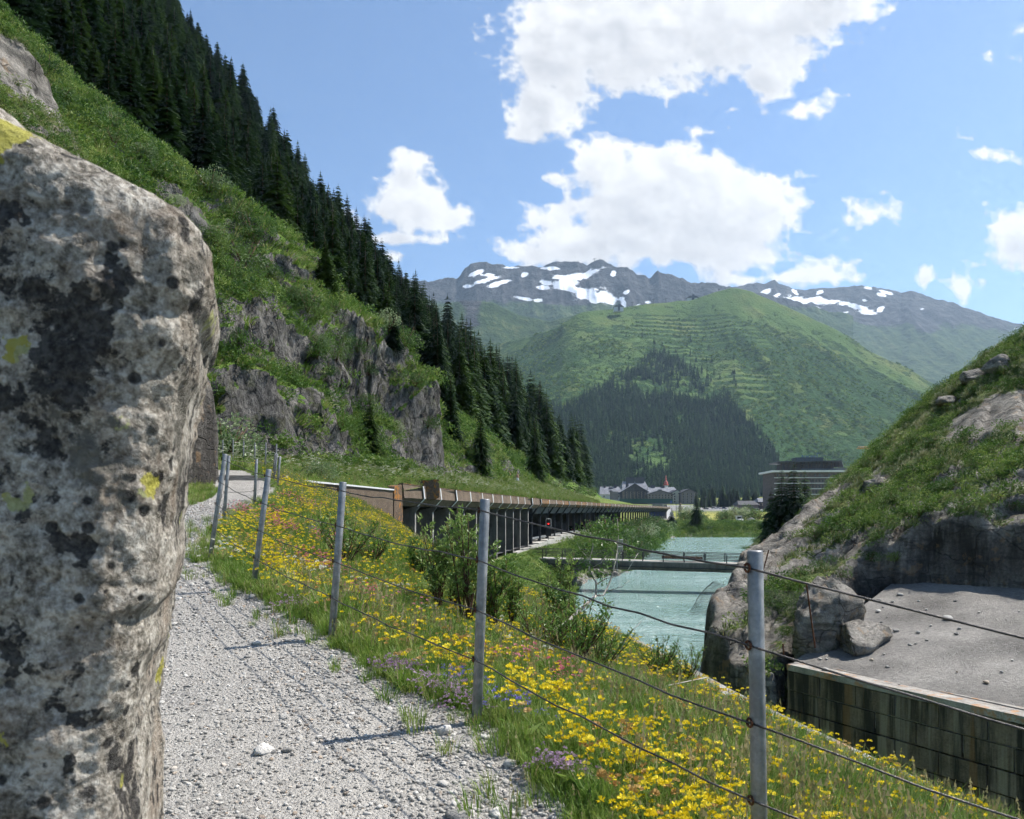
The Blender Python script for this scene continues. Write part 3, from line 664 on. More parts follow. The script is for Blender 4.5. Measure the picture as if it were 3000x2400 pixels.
def mid_attr(X, D, Z, V, PX):
    py = pyof(D, Z)
    ang = np.arctan2(X-sumx, sumy+250-D)
    strip = rdg(ang*13, D*.0008, 1., 3, 220)
    bush = .40+.28*strip*sst(2050, 2250, PX)+.35*fbm(X*.004, D*.004, 0, 4, 225)
    terr = sst(1700, 1800, PX)*(1-sst(2230, 2330, PX))*sst(880, 940, py)*(1-sst(1130, 1220, py))
    bush = bush+terr*.5*np.sin(Z*.36+5*fbm(X*.004, D*.004, 0, 4, 226))*sst(-.25, .35, fbm(X*.007, D*.01, 0, 3, 227))
    bush = bush+.18*sst(900, 1050, py)-.28*(1-sst(880, 950, py-(PX-2139)*np.where(PX > 2139, .42, -.08)))
    bush = bush-.35*sst(1350, 1430, py)
    bare = 0*sst(.66, .8, vn(X*.01, D*.004, 0, 228))*sst(2150, 2250, PX)*.6
    return {'bush': np.clip(bush, -.3, 1.2), 'bare': np.clip(bare, 0, 1)}
MID = mountain('green_mountain', 'green_mountain', SIL_MID, [(900, 1000), (1900, 1060), (3300, 1250)], [(900, 2500), (1450, 2450), (1650, 2150), (2139, 2300), (2765, 2000), (3300, 1800)], 14.,
               lambda V, PX: .50*V**1.0+.50*V**1.7, 230, 460, mid_disp, mid_attr)
SIL_A = [(700,850),(1000,830),(1150,823),(1182,818),(1247,830),(1290,821),(1335,820),(1362,795),(1386,772),(1424,769),(1451,781),(1521,782),(1545,785),(1558,782),(1590,783),(1610,774),(1628,770),(1683,772),(1718,779),(1748,762),(1764,761),(1785,774),(1808,786),(1841,788),(1864,807),(1887,809),(1901,814),(1929,797),(1966,807),(2013,825),(2050,834),(2073,827),(2105,839),(2162,848),(2300,880),(2500,930)]
SNOW_A = [(1690,815,70,16,-.35),(1730,800,46,10,-.45),(1660,828,50,12,-.1),(1640,812,36,9,.0),(1600,828,20,9,.1),(1590,842,22,8,0),(1720,860,46,20,-.1),(1770,868,40,18,.2),(1690,850,34,9,0),(1660,846,30,8,.2),(1740,882,18,8,0),(1826,890,9,18,.1),(1822,876,10,8,0),(1395,800,22,8,-.4),(1425,820,34,8,-.3),(1450,834,24,7,-.3),(1372,839,16,6,0),(1430,806,26,5,0),(1475,826,22,5,-.2),(1537,806,12,7,-.3),(1530,874,28,6,.2),(1580,880,16,6,0),(1500,784,26,3,0),(1610,786,30,5,0),(1798,800,8,10,-.5),(1836,855,11,7,-.3),(1870,893,12,5,-.3),(1900,886,10,4,0)]
def far_disp(amp, seed, sh):
    def f(X, D, V, PX):
        r = rdg(X*.0021, D*.0013, 1., 6, seed, .55)*amp*sst(.05, .3, V)*(1-.9*sst(.86, .99, V))
        r = r+rdg(X*.012, D*.006, 2., 4, seed+5)*amp*.16*sst(.3, .6, V)
        return r+sh*fbm(X*.03, D*.0, 0, 4, seed+9)*sst(.8, 1, V)
    return f
def snow_of(lst, g=1.5):
    def f(PX, PY):
        s = np.full(PX.shape, -.2)
        for (x, y, rx, ry, sh) in lst:
            dx = PX-x; dy = PY-y-dx*sh
            s = np.maximum(s, 1.1-np.sqrt((dx/rx/g)**2+(dy/ry/g)**2))
        return s
    return f
sA = snow_of(SNOW_A)
def attr_A(X, D, Z, V, PX):
    py = pyof(D, Z)
    rock = sst(930, 850, py+25*fbm(X*.002, D*.002, 0, 4, 303))*1.0
    return {'rock': rock, 'snow': sA(PX, py)}
mountain('snowy_mountain', 'alpine', SIL_A, 3200., [(700, 4700), (1150, 4700), (1760, 4600), (2500, 4300)], 260., lambda V, PX: .45*V+.55*V**2.0, 240, 560, far_disp(85, 300, 10), attr_A)
SIL_B = [(1900,900),(2100,850),(2162,845),(2185,836),(2218,829),(2240,833),(2269,821),(2283,833),(2325,847),(2394,847),(2455,845),(2524,837),(2580,847),(2640,861),(2668,856),(2724,871),(2807,894),(2881,922),(2951,940),(3000,956),(3200,1010),(3500,1120)]
SNOW_B = [(2240,858,24,8,-.4),(2275,866,18,6,-.4),(2330,880,60,12,.1),(2400,882,50,11,.15),(2440,884,26,7,0),(2470,889,20,6,0),(2300,895,30,6,.1),(2390,908,18,9,0),(2520,900,44,8,.2),(2545,914,34,8,.1),(2578,908,14,9,-.5),(2546,844,14,4,.2),(2596,856,20,5,.3),(2582,864,14,5,.2),(2402,856,10,5,-.3),(2330,856,10,6,.6),(2534,880,12,5,0),(2480,915,10,4,0),(2700,905,8,3,0),(2975,962,10,2,0)]
sB = snow_of(SNOW_B)
def attr_B(X, D, Z, V, PX):
    py = pyof(D, Z)
    rock = sst(985, 880, py+45*fbm(X*.0016, D*.0016, 0, 4, 333)-(PX-2500)*.10)
    return {'rock': rock, 'snow': sB(PX, py)}
mountain('right_mountain', 'alpine', SIL_B, 3000., [(1900, 5600), (2500, 5600), (3500, 4600)], 200., lambda V, PX: .55*V+.45*V**1.9, 220, 460, far_disp(70, 330, 7), attr_B)
# green shoulder in front of the snowy mountain, left of the middle
SIL_C = [(900,880),(1170,912),(1290,893),(1380,880),(1450,892),(1520,925),(1610,945),(1690,925),(1740,923),(1800,945),(1900,1000)]
def attr_C(X, D, Z, V, PX): return {'rock': .20+.5*sst(.55, .9, vn(X*.006, D*.006, 0, 350))*V, 'snow': np.full(X.shape, -.3)}
mountain('alpine_shoulder', 'alpine', SIL_C, 2500., 3100., 250., lambda V, PX: V**1.2, 90, 200, far_disp(30, 360, 3), attr_C)

# ================================================================== sky: cumulus on the sky dome, 24 km out
CLOUDS = [(1640,140,190,245),(1600,310,150,110),(1850,95,400,215),(2150,70,330,205),(2380,20,260,130),(2270,190,150,100),(1900,-220,620,240),
 (1560,380,90,40),(2480,-60,200,130),
 (1790,495,140,100),(1990,525,270,130),(2130,620,270,170),(1860,640,260,190),(2010,720,400,90),(1610,640,110,60),(1630,530,40,50),(1560,745,130,50),(1700,710,200,90),
 (2170,810,160,34),(2370,795,190,48),(2470,815,110,30),
 (1140,610,80,80),(1250,640,80,60),(1195,500,90,70),(1210,600,150,110),(1300,640,80,55),(1180,690,150,34),(1000,650,50,46),(1010,705,60,26),(1130,760,30,14),
 (2560,630,70,50),(2500,650,60,24),(2990,700,150,120),(2940,740,90,50),(2960,460,130,32),(2812,850,52,46),(2712,830,24,44),
 (2440,300,64,38),(2350,325,90,26),(2110,382,80,22),(2990,90,50,30),(2920,170,70,18),(2830,410,34,18),(2600,580,40,18),(2150,308,26,14)]

def cloud_field(px, py):
    u, v = px/400., py/400.
    wx = 46*fbm(u*1.6, v*1.6, 0, 4, 900); wy = 40*fbm(u*1.6, v*1.6, 3.3, 4, 910)
    x, y = px+wx, py+wy
    acc = np.full(px.shape, -2.)
    for (cx, cy, rx, ry) in CLOUDS:
        d = (1.0-np.hypot((x-cx)/rx, (y-cy)/ry))*min(1.25, max(math.sqrt(rx*ry), 34)/105.)+(.10 if rx < 100 else 0)
        d = np.where(d > -2, d, -2.)
        k = .10; h = np.clip(.5+.5*(d-acc)/k, 0, 1); acc = acc*(1-h)+d*h+k*h*(1-h)
    out = np.maximum(np.maximum(-px-200, px-3200), np.maximum(-py-200, 0))      # beyond the frame: more of the same
    gen = 3.2*(fbm(px/900., py/620., 7, 3, 930)-.12)
    acc = np.where(out > 0, np.maximum(acc, gen-1.5*(1-np.clip(out/300, 0, 1))), acc)
    acc = np.clip(acc, -1.3, 1.15)
    bil = 1-np.abs(vn(px/95., py/80., 0, 940))-.5*np.abs(vn(px/44., py/38., 0, 941))-.25*np.abs(vn(px/20., py/18., 0, 942))
    edge = 1-.72*sst(.25, .85, acc)
    return acc+(.50*(bil-.42)+.36*fbm(px/34., py/28., 0, 5, 950, .58))*edge
def _ax(lo, a, b, hi, st, big): return np.concatenate([np.arange(lo, a, big), np.arange(a, b, st), np.arange(b, hi+1, big)])
cpx = _ax(-2600, -40, 3040, 4400, 4.4, 40.); cpy = _ax(-2600, -40, 960, 1600, 4.0, 40.)
CPX, CPY = np.meshgrid(cpx, cpy)
dn = cloud_field(CPX, CPY)
lit = 0
for k_, (ox, oy) in enumerate(((14, -22), (34, -54), (70, -115))):
    lit = lit+np.clip(cloud_field(CPX+ox, CPY+oy), 0, .9)*(.30, .36, .34)[k_]
alpha = sst(.0, .5, dn)
def billow(px, py): return 1.3*(1-np.abs(fbm(px/130., py/105., 0, 4, 965, .55))*1.6)+.5*fbm(px/330., py/260., 0, 3, 966)
relief = np.clip((billow(CPX, CPY)-billow(CPX+26, CPY-34))*.36, -.3, .3)
shade = np.clip(1.16-lit*1.02+.35*np.clip(.4-dn, 0, .4)+relief*sst(.1, .6, dn), 0, 1)
dome_d = np.stack([(CPX-CX)/F_PX, np.ones_like(CPX), (HY-CPY)/F_PX], -1); dome_d /= np.linalg.norm(dome_d, axis=-1, keepdims=True)
sm = bpy.data.materials.new('sky_clouds'); sm.use_nodes = True; nt = sm.node_tree; nt.nodes.remove(nt.nodes['Principled BSDF'])
fine = nse(nt, scl(nt, obj_co(nt), (1, 1, 1)), .0075, 6, .62)
al = attr(nt, 'alpha'); al2 = mapr(nt, mth(nt, 'ADD', al, mth(nt, 'MULTIPLY', mth(nt, 'SUBTRACT', fine, .5), mth(nt, 'MULTIPLY', mth(nt, 'MULTIPLY', al, mth(nt, 'SUBTRACT', 1., al)), .8))), .04, .96)
cc = mixc(nt, attr(nt, 'shade'), (.66, .67, .705), (1., 1., 1.))
em = nd(nt, 'ShaderNodeEmission', {0: cc, 1: .60}); tr = nd(nt, 'ShaderNodeBsdfTransparent')
mx = nd(nt, 'ShaderNodeMixShader', {0: al2, 1: tr.outputs[0], 2: em.outputs[0]})
nt.links.new(mx.outputs[0], nt.nodes['Material Output'].inputs[0])
sm.cycles.emission_sampling = 'NONE'
# only the cells that carry cloud
gf = grid_faces(len(cpy), len(cpx)); keep = alpha.ravel()[gf].max(1) > .004; gf = gf[keep]
use = np.unique(gf); remap = np.full(CPX.size, -1); remap[use] = np.arange(len(use))
link('sky', npmesh('sky', (dome_d*24000).reshape(-1, 3)[use], remap[gf], [sm], True, {'alpha': alpha.ravel()[use], 'shade': shade.ravel()[use]}), kind='structure')
# ================================================================== rocks
def rock_column(name, prof, zt, cy, b, xl, mat, nr=300, na=260, amp=.03, seed=0, shear=0., **pr):
    """standing rock: prof = (z, right edge x), super-elliptic plan, left end at xl"""
    zs = np.linspace(prof[0][0], prof[-1][0], nr); xr = ip(zs, prof)
    th = np.linspace(0, 2*np.pi, na, endpoint=False); th = th-.55*np.sin(th+1.2)*.6    # more points on the visible right-front side
    Zz, T = np.meshgrid(zs, th, indexing='ij'); A = ((xr-xl)/2)[:, None]; xc = ((xr+xl)/2)[:, None]
    ex = .27
    cs, sn = np.cos(T), np.sin(T)
    taper = (1-.75*sst(zt-.35*b, zt+.05, Zz)**2)
    X = xc+A*np.sign(cs)*np.abs(cs)**ex; Yy = cy+b*taper*np.sign(sn)*np.abs(sn)**ex
    X = X+shear*(Yy-(cy-b*.75))
    V = np.stack([X, Yy, Zz], -1)
    n = np.stack([cs, sn*1.0, 0*cs], -1); n /= np.linalg.norm(n, axis=-1, keepdims=True)
    s = 1/b
    d = amp*(.8*fbm(X*1.5*s, Yy*1.5*s, Zz*1.5*s, 4, seed)+.9*rdg(X*4*s, Yy*4*s, Zz*4*s, 4, seed+7)+.35*fbm(X*14*s, Yy*14*s, Zz*14*s, 3, seed+9))
    V = V+n*d[..., None]
    f = grid_faces(nr, na, True)
    v = V.reshape(-1, 3); top = v[-na:].mean(0)
    v = np.concatenate([v, top[None]]); k = len(v)-1; j = np.arange(na); base = (nr-1)*na
    capf = np.stack([base+j, base+(j+1) % na, np.full(na, k), np.full(na, k)], -1)
    me = npmesh(name, v, f, [mat], True, {'grass': np.zeros(len(v))})
    bm = bmesh.new(); bm.from_mesh(me); bm.verts.ensure_lookup_table()
    for a_ in range(na):
        try: bm.faces.new((bm.verts[base+a_], bm.verts[base+(a_+1) % na], bm.verts[k]))
        except ValueError: pass
    bm.to_mesh(me); bm.free()
    return link(name, me, **pr)
BO = [(0,310),(60,365),(130,425),(230,480),(330,530),(430,570),(520,610),(585,650),(622,705),(638,760),(636,830),(618,900),(590,950),(596,1000),(572,1080),(548,1150),(532,1250),(530,1330),(516,1420),(506,1500),(497,1580),(500,1680),(488,1760),(458,1800),(452,1900),(446,2000),(434,2150),(430,2250),(440,2330),(452,2400),(470,2800)]
bd = 1.62; be = 1.33      # centre of the stone, and the depth of its visible right edge
bp = [((HY-py)/F_PX*be, (px-CX)/F_PX*be-.01) for px, py in BO][::-1]
bp = [(z*1.02, x-.012*(z < -.3)-.03*min(1, max(0, -z-.35)/.5)) for z, x in bp]+[(.80, -1.02), (.86, -1.22), (.92, -1.5), (.95, -1.9)]
rock_column('boulder', bp, .98, bd, .42, -2.75, 'boulder', 420, 300, .016, 3, -.36, label='large lichen-covered boulder standing in the left foreground beside the path', cat='boulder')

def rbf(pts, x, y):
    p = np.array(pts, float); n = len(p)
    def ph(r): return np.where(r > 1e-9, r*r*np.log(r+1e-12), 0)
    K = ph(np.hypot(p[:, None, 0]-p[None, :, 0], p[:, None, 1]-p[None, :, 1]))+np.eye(n)*.4
    A = np.zeros((n+3, n+3)); A[:n, :n] = K; A[:n, n] = 1; A[:n, n+1:] = p[:, :2]; A[n, :n] = 1; A[n+1:, :n] = p[:, :2].T
    s = np.linalg.solve(A, np.concatenate([p[:, 2], [0, 0, 0]]))
    out = s[n]+s[n+1]*x+s[n+2]*y
    for i in range(n): out = out+s[i]*ph(np.hypot(x-p[i, 0], y-p[i, 1]))
    return out
def seg_dist(x, y, poly):
    """signed distance to a closed polygon, positive inside"""
    d = np.full(x.shape, 1e9); ins = np.zeros(x.shape, bool); n = len(poly)
    for i in range(n):
        (x0, y0), (x1, y1) = poly[i], poly[(i+1) % n]
        dx, dy = x1-x0, y1-y0; t = np.clip(((x-x0)*dx+(y-y0)*dy)/(dx*dx+dy*dy), 0, 1)
        d = np.minimum(d, np.hypot(x-x0-t*dx, y-y0-t*dy))
        c = ((y0 > y) != (y1 > y)) & (x < (x1-x0)*(y-y0)/(y1-y0+1e-12)+x0); ins ^= c
    return np.where(ins, d, -d)
# ---- near crag left of the path (its foot shows beyond the boulder)
def crag(name, xs_, ys_, hfun, gfun, amp=.12, seed=0, mat='granite', **pr):
    X, Y = np.meshgrid(xs_, ys_); Z = hfun(X, Y); V = np.stack([X, Y, Z], -1)
    du = np.gradient(V, axis=1); dv = np.gradient(V, axis=0); n = np.cross(du, dv); n /= np.linalg.norm(n, axis=-1, keepdims=True)+1e-9
    d = amp*(1.4*fbm(X*.5, Y*.5, Z*.5, 4, seed)+1.1*rdg(X*.8, Y*.8, Z*.6, 4, seed+5)+.6*rdg(X*2.2+Z, Y*2.2, Z*1.2, 3, seed+6)+.3*fbm(X*5, Y*5, Z*5, 3, seed+8))
    V = V+n*d[..., None]
    du = np.gradient(V, axis=1); dv = np.gradient(V, axis=0); n = np.cross(du, dv); n /= np.linalg.norm(n, axis=-1, keepdims=True)+1e-9
    gr = gfun(X, Y, V[..., 2], n[..., 2])
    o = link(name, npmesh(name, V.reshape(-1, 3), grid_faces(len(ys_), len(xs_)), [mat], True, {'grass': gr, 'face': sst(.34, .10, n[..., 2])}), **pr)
    return o, V.reshape(-1, 3), n.reshape(-1, 3), gr.ravel()
CR = [(-.9, -8.0), (.67, -8.25), (3.25, -8.4), (5, -9.0), (7, -10.1), (9, -11.6), (11.1, -13.0), (12.4, -13.5), (13.2, -14.2), (14, -15.8)]
def crag_h(X, Y):
    yr = np.abs(Y-19.8)/5.2
    x = X+3.2*np.clip(yr, 0, 2)**2.2+.5*fbm(Y*.6, X*.3, 0, 3, 501)
    z = np.interp(-x, [-CR_[1] for CR_ in CR], [CR_[0] for CR_ in CR])
    return np.where(-x < 8.0, -1.2, z)
ga = lambda X, Y, Z, nz: sst(.22, .48, nz+.3*fbm(X*.5, Y*.5, Z*.5, 3, 505))*sst(3.5, 5.5, Z+fbm(X*.4, Y*.4, Z*.4, 2, 506))*(1-.9*np.exp(-((Z-11.8)/1.2)**2))
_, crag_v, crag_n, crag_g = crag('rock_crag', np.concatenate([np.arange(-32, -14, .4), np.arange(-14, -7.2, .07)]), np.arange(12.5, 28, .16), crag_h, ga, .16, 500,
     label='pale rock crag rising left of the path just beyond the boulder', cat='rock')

# ---- granite hill on the right bank
RP = [(7.3,30,-4.3),(10,34,-3.3),(13.4,42,-2.4),(17.5,48,-1.4),(21.3,52,.35),(25,55,2.6),(28,56,5.2),(30,55,7.4),(31.4,52,9.3),(34,50,11),(45,50,15),(55,45,18),
      (7.6,28,-4.1),(8.4,26,-5.3),(12,33,-3.0),(15.9,35,-1.7),(19,38,-.1),(17.7,33,-.6),(19.8,29.3,-.5),(24,38,2.5),(27,46,5.1),(27.3,40,4.5),(11.3,28,-3.9),(14.3,31,-2.9),
      (24,30,.6),(30,33,3.6),(38,36,7.5),(28,25,.4),(40,25,5),(22,60,-2),(30,66,2),(40,66,7),(55,60,14),(14,52,-6.5)]
OUT = [(7.0,26.4),(6.7,28.3),(7.3,31),(9.6,36),(12.9,44),(16.5,51),(20,57.5),(26,65),(34,72),(70,74),(70,20),(27.5,23.2),(20.6,27.6),(17.6,31.6),(15.6,32.4),(12.4,28.4),(9.6,25.2),(8.9,23.4),(8.0,23.9)]
def rh(X, Y):
    z = rbf(RP, X, Y); d = seg_dist(X, Y, OUT)+.35*fbm(X*.5, Y*.5, 0, 3, 521)
    # stepped slabs dipping toward the river
    t = (X*.55-Y*.25+z*.9)
    q = (-X*.60+Y*.80)*.42+1.1*fbm(X*.16, Y*.16, 0, 3, 526); fr = q-np.floor(q)
    z = z+.30*rdg(t*.33, Y*.03, 0, 2, 523)+.40*fbm(X*.25, Y*.25, 0, 4, 525)+.75*(.5-np.minimum(fr/.86, (1-fr)/.14))*(1-.55*sst(.35, .8, fbm(X*.2, Y*.2, 4, 2, 527)+.4))
    foot = -12.5
    apr = ip(X, [(8, -7.5), (10, -6), (17, -3.8), (30, -3.2)])
    front = sst(-1.5, 1.5, X*.80-Y*.60+12.3)      # the face over the apron stands on it, the river face in the water
    foot = np.where((X > 9.2) & (Y < 33) & (Y < X*.9+17.5), apr-2.0, foot)
    return foot+(z-foot)*np.clip(sst(-.15, .95, d)*1.0, 0, 1)
def rg(X, Y, Z, nz):
    g = .56+.55*fbm(X*.26, Y*.26, 2.2, 4, 530)
    g = g+.45*(sst(14, 18, X)*sst(1, 3, Z+ (X-20)*-.15))
    slab = 1.3*np.exp(-(((X-28.5)/3.6)**2+((Y-41.)/5.2)**2)**2)+np.exp(-(((X-12.2-(Y-38)*.62+.5*vn(Y*.5,X*.1,0,9))/2.6)**2))*sst(27, 31, Y)*(1-sst(50, 56, Y))*sst(-6, -3.5, Z)*(1-sst(.8, 2, Z))*1.0
    g = g-.75*slab-.55*sst(26, 29, X)*sst(3.0, 3.6, Z)*(1-sst(5.8, 7.0, Z))*sst(36, 38, Y)*(1-sst(44, 47, Y))
    q = (-X*.60+Y*.80)*.42+1.1*fbm(X*.16, Y*.16, 0, 3, 526); fr = q-np.floor(q)
    g = g+.30*(np.exp(-((fr-.08)/.14)**2)+np.exp(-((fr-1.05)/.12)**2))-.12*sst(.3, .7, fr)
    return np.clip(g*sst(.30, .55, nz), 0, 1)
# the right hill
xr_ = np.concatenate([np.arange(5.5, 22, .13), np.arange(22, 40, .22), np.arange(40, 72, 1.)]); yr_ = np.concatenate([np.arange(22.5, 45, .13), np.arange(45, 62, .25), np.arange(62, 76, .6)])
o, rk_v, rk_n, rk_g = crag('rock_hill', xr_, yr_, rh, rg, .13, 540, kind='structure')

# ---- boulder at the apron's edge
def lump(name, loc, size, mat, seed, rot=0., nu=26, nv_=18, rough=.22, grass=0., flat=.0, **pr):
    th = np.linspace(0, 2*np.pi, nu, endpoint=False); ph_ = np.linspace(0.02, np.pi-.02, nv_)
    PH, TH = np.meshgrid(ph_, th, indexing='ij'); d = np.stack([np.sin(PH)*np.cos(TH), np.sin(PH)*np.sin(TH), np.cos(PH)], -1)
    rr0 = np.random.RandomState(seed); N = rr0.normal(size=(15, 3)); N /= np.linalg.norm(N, axis=1, keepdims=True); Hh = rr0.uniform(.68, 1., 15)
    cut = np.min(Hh/np.maximum(d @ N.T, .05), -1); d2 = d*np.minimum(cut, 1.25)[..., None]
    r = 1+rough*.35*fbm(d[..., 0]*1.4+seed, d[..., 1]*1.4, d[..., 2]*1.4, 3, seed)+.3*rough*rdg(d[..., 0]*3+seed, d[..., 1]*3, d[..., 2]*3, 3, seed+3)
    v = (d2*r[..., None]*np.array(size)).reshape(-1, 3)
    me = npmesh(name, v, grid_faces(nv_, nu, True), [mat], True, {'grass': np.full(len(v), grass)})
    return link(name, me, None, loc, (0, 0, rot), **pr)
lump('boulder', P(2412, 1835, 26.0), (1.5, 1.0, 1.25), 'granite', 61, .5, 60, 40, .35, label='pale angular boulder at the left edge of the concrete apron', cat='boulder')
lump('boulder', P(2530, 1880, 25.4), (1.2, .6, .6), 'granite', 63, .7, 50, 34, .35, .2, label='low slanted rock between pale boulder and concrete apron', cat='boulder')

# ================================================================== concrete apron and retaining wall (right)
A0, A1, A2, A3 = np.array((8.95, 24.35)), np.array((17.0, 9.9)), np.array((34, 16.)), np.array((17.4, 33.6))   # wall left end, wall right end, far right, back
WTOP = -5.0
nU, nV = 60, 50
U, Vv = np.meshgrid(np.linspace(0, 1, nU), np.linspace(0, 1, nV), indexing='ij')
bx = (1-U)[..., None]*((1-Vv)[..., None]*A0+Vv[..., None]*A3)+U[..., None]*((1-Vv)[..., None]*A1+Vv[..., None]*A2)
az_ = WTOP-.08+2.15*Vv**1.0+.35*Vv*U+.035*fbm(bx[..., 0], bx[..., 1], 0, 3, 600)
top = np.concatenate([bx, az_[..., None]], -1).reshape(-1, 3)
# skirt for thickness
sk = top.copy(); sk[:, 2] -= 1.2
f1 = grid_faces(nU, nV); nT = len(top)
edge = [i*nV for i in range(nU)]+[(nU-1)*nV+j for j in range(1, nV)]+[i*nV+nV-1 for i in range(nU-2, -1, -1)]+[j for j in range(nV-2, 0, -1)]
f2 = np.array([(edge[i], edge[(i+1) % len(edge)], nT+edge[(i+1) % len(edge)], nT+edge[i]) for i in range(len(edge))])
link('concrete_apron', npmesh('concrete_apron', np.concatenate([top, sk]), np.concatenate([f1[:, ::-1], f2]), ['apron'], False),
     label='sloping grey concrete apron strewn with stones below the right rock', cat='concrete slab')
def apron_z(u, v): return WTOP-.08+2.15*v+.35*v*u
wall = empty('retaining_wall', (A0[0], A0[1], WTOP), label='dark streaked concrete block wall along the gorge below the apron', cat='wall')
wd = A1-A0; wl = float(np.linalg.norm(wd)); wd = wd/wl; ang = math.atan2(wd[1], wd[0]); wall.rotation_euler = (0, 0, ang)
# blocks in the wall's own frame: x along, y into the bank, z down
bl_h, bl_w = .62, 1.25
variants = []
for k in range(6):
    m = MB(); j = .022; dp = .09*random.random()
    m.box((j, -.02-dp, -bl_h+j), (bl_w-j, .55, -j)); variants.append(m.mesh('block', ['concrete_wall']))
half = MB().box((.012, -.03, -bl_h+.012), (bl_w/2-.012, .55, -.012)).mesh('block', ['concrete_wall'])
for r in range(8):
    x = 0.0; k = 0
    if r % 2: link('block', half, wall, (0, 0, -.18-r*bl_h)); x = bl_w/2
    while x < wl-.01:
        link('block', variants[(r*7+k*3) % 6], wall, (x, 0, -.18-r*bl_h)); x += bl_w; k += 1
MB().box((-.02, .045, -5.6), (wl, .5, -.175)).build('wall_core', ['concrete_dark'], wall)
for k in range(5):
    MB().box((k*wl/5+.006, -.07, -.17), ((k+1)*wl/5-.006, .52, .02)).build('coping', ['concrete_cap'], wall)
MB().box((0, .62, -.12), (wl, .9, .03)).build('coping', ['concrete_cap'], wall)
# stones on the apron
stone_protos = []
for k in range(7):
    o = lump('s', (0, 0, 0), (1, .75+.2*(k % 3), .5+.1*(k % 2)), 'stone', 700+k, 0, 10, 7, .3); stone_protos.append(o.data); bpy.data.objects.remove(o)
for k in range(95):
    u, v = random.random()*.62, random.random()**.9*.75
    p = (1-u)*((1-v)*A0+v*A3)+u*((1-v)*A1+v*A2); s = .045+.13*random.random()**2.2
    link('stone', stone_protos[k % 7], None, (p[0], p[1], apron_z(u, v)+.02+s*.25), (0, 0, random.random()*6), s,
         label='%s loose stone on the %s of the concrete apron' % ('larger' if s > .08 else 'small', 'front edge' if v < .2 else 'middle' if v < .5 else 'shaded upper part'), cat='stone', group='loose stones on the concrete apron')
# kerb along the near bank's crest
kb = MB(); ky = np.arange(4.5, 15, .5)
kerb = empty('bank_kerb', (3, 9, -2.6), label='narrow weathered concrete kerb at the flower bank edge above the gorge', cat='kerb')
for a_, b_ in zip(ky[:-1:3], np.append(ky[3::3], ky[-1])):
    m = MB()
    p0 = np.array((float(ip(a_, C_)), a_)); p1 = np.array((float(ip(b_, C_)), b_)); d_ = (p1-p0)/np.linalg.norm(p1-p0); n_ = np.array((-d_[1], d_[0]))*-1
    z0, z1 = float(ground_z(p0[0], p0[1]))+.02, float(ground_z(p1[0], p1[1]))+.02
    vs_ = []
    for (p_, z_) in ((p0, z0), (p1, z1)):
        for s_, dz in ((-.05, 0), (.30, 0), (.30, -.8), (-.05, -.8)): q_ = p_+n_*s_; vs_.append((q_[0]-3, q_[1]-9, z_+dz+2.6))
    m.add(vs_, [(0, 1, 5, 4), (1, 2, 6, 5), (2, 3, 7, 6), (3, 0, 4, 7), (0, 3, 2, 1), (4, 5, 6, 7)])
    m.build('kerb_stone', ['concrete_cap'], kerb)

# ================================================================== fences
def post_mesh(h, r=.03):
    m = MB(); m.tube([(0, 0, -.5), (0, 0, h-.006), (0, 0, h)], [r, r, r*.86], 14); return m.mesh('post', ['galvanised'], True)
PM = post_mesh(1.30)
def ring_mesh():
    m = MB(); n = 10
    for i in range(n):
        a0, a1 = 2*math.pi*i/n, 2*math.pi*(i+1)/n
        m.tube([(0, .016*math.cos(a0), .016*math.sin(a0)), (0, .016*math.cos(a1), .016*math.sin(a1))], .005, 5, cap=False)
    m.tube([(.0, 0, 0), (.03, 0, 0)], .004, 5)
    return m.mesh('ring', ['rust'], True)
RING = ring_mesh()
def fence(name, posts, wires, label, rings=True, seed=0):
    """posts: base (x,y,z), top (x,y,z)"""
    f = empty(name, tuple(posts[0][0]), label=label, cat='fence'); o0 = Vector(posts[0][0])
    att = []
    for b_, t_ in posts:
        b_, t_ = Vector(b_), Vector(t_); d_ = (t_-b_); L = d_.length
        p = link('post', PM, f, b_-o0, d_.to_track_quat('Z', 'Y').to_euler(), (1, 1, L/1.30))
        row = []
        for k, hz in enumerate(wires):
            q_ = t_-d_.normalized()*hz; row.append(q_)
            if rings:
                rg_ = link('ring', RING, f, q_-o0+Vector((-.035, -.012, 0)), (0, 0, .3))
        att.append(row)
    rr = random.Random(seed)
    for k in range(len(wires)):
        pts, m = [], MB()
        for i in range(len(att)-1):
            a_, b_ = att[i][k], att[i+1][k]; n = 10
            for j in range(n):
                t = j/n; q_ = a_.lerp(b_, t); sag = -4*t*(1-t)*(.012+.01*rr.random())*(b_-a_).length/2.
                kink = .006 if 0 < j < n else 0
                pts.append(q_+Vector((-.035+rr.uniform(-kink, kink), -.012, sag+rr.uniform(-kink, kink)))-o0)
        pts.append(att[-1][k]-o0+Vector((-.035, -.012, 0)))
        m.tube(pts, .0048, 6); m.build('wire', ['wire_steel'], f, True)
    return f
FP = [((4.5,1.0),None),((2.6,1.9),None)]
near = []
for bx_, by_, tx_, ty_, d in ((2228,2640,2212,1613,2.87),(1396,2128,1421,1462,4.46),(972,1866,1005,1412,6.2),(742,1745,788,1375,8.05),(616,1624,660,1330,9.85),(655,1548,671,1335,13.4),(745,1532,752,1345,15.5),(813,1480,820,1338,20.),(801,1468,812,1330,22.7),(798,1456,807,1328,24.4)):
    near.append((P(bx_, by_, d), P(tx_, ty_, d)))
p0b = np.array((2.6, 1.9, -1.85)); near = [(np.array((4.3, 1.0, -2.2)), np.array((4.3, 1.0, -.9))), (p0b, p0b+np.array((0, 0, 1.3)))]+near
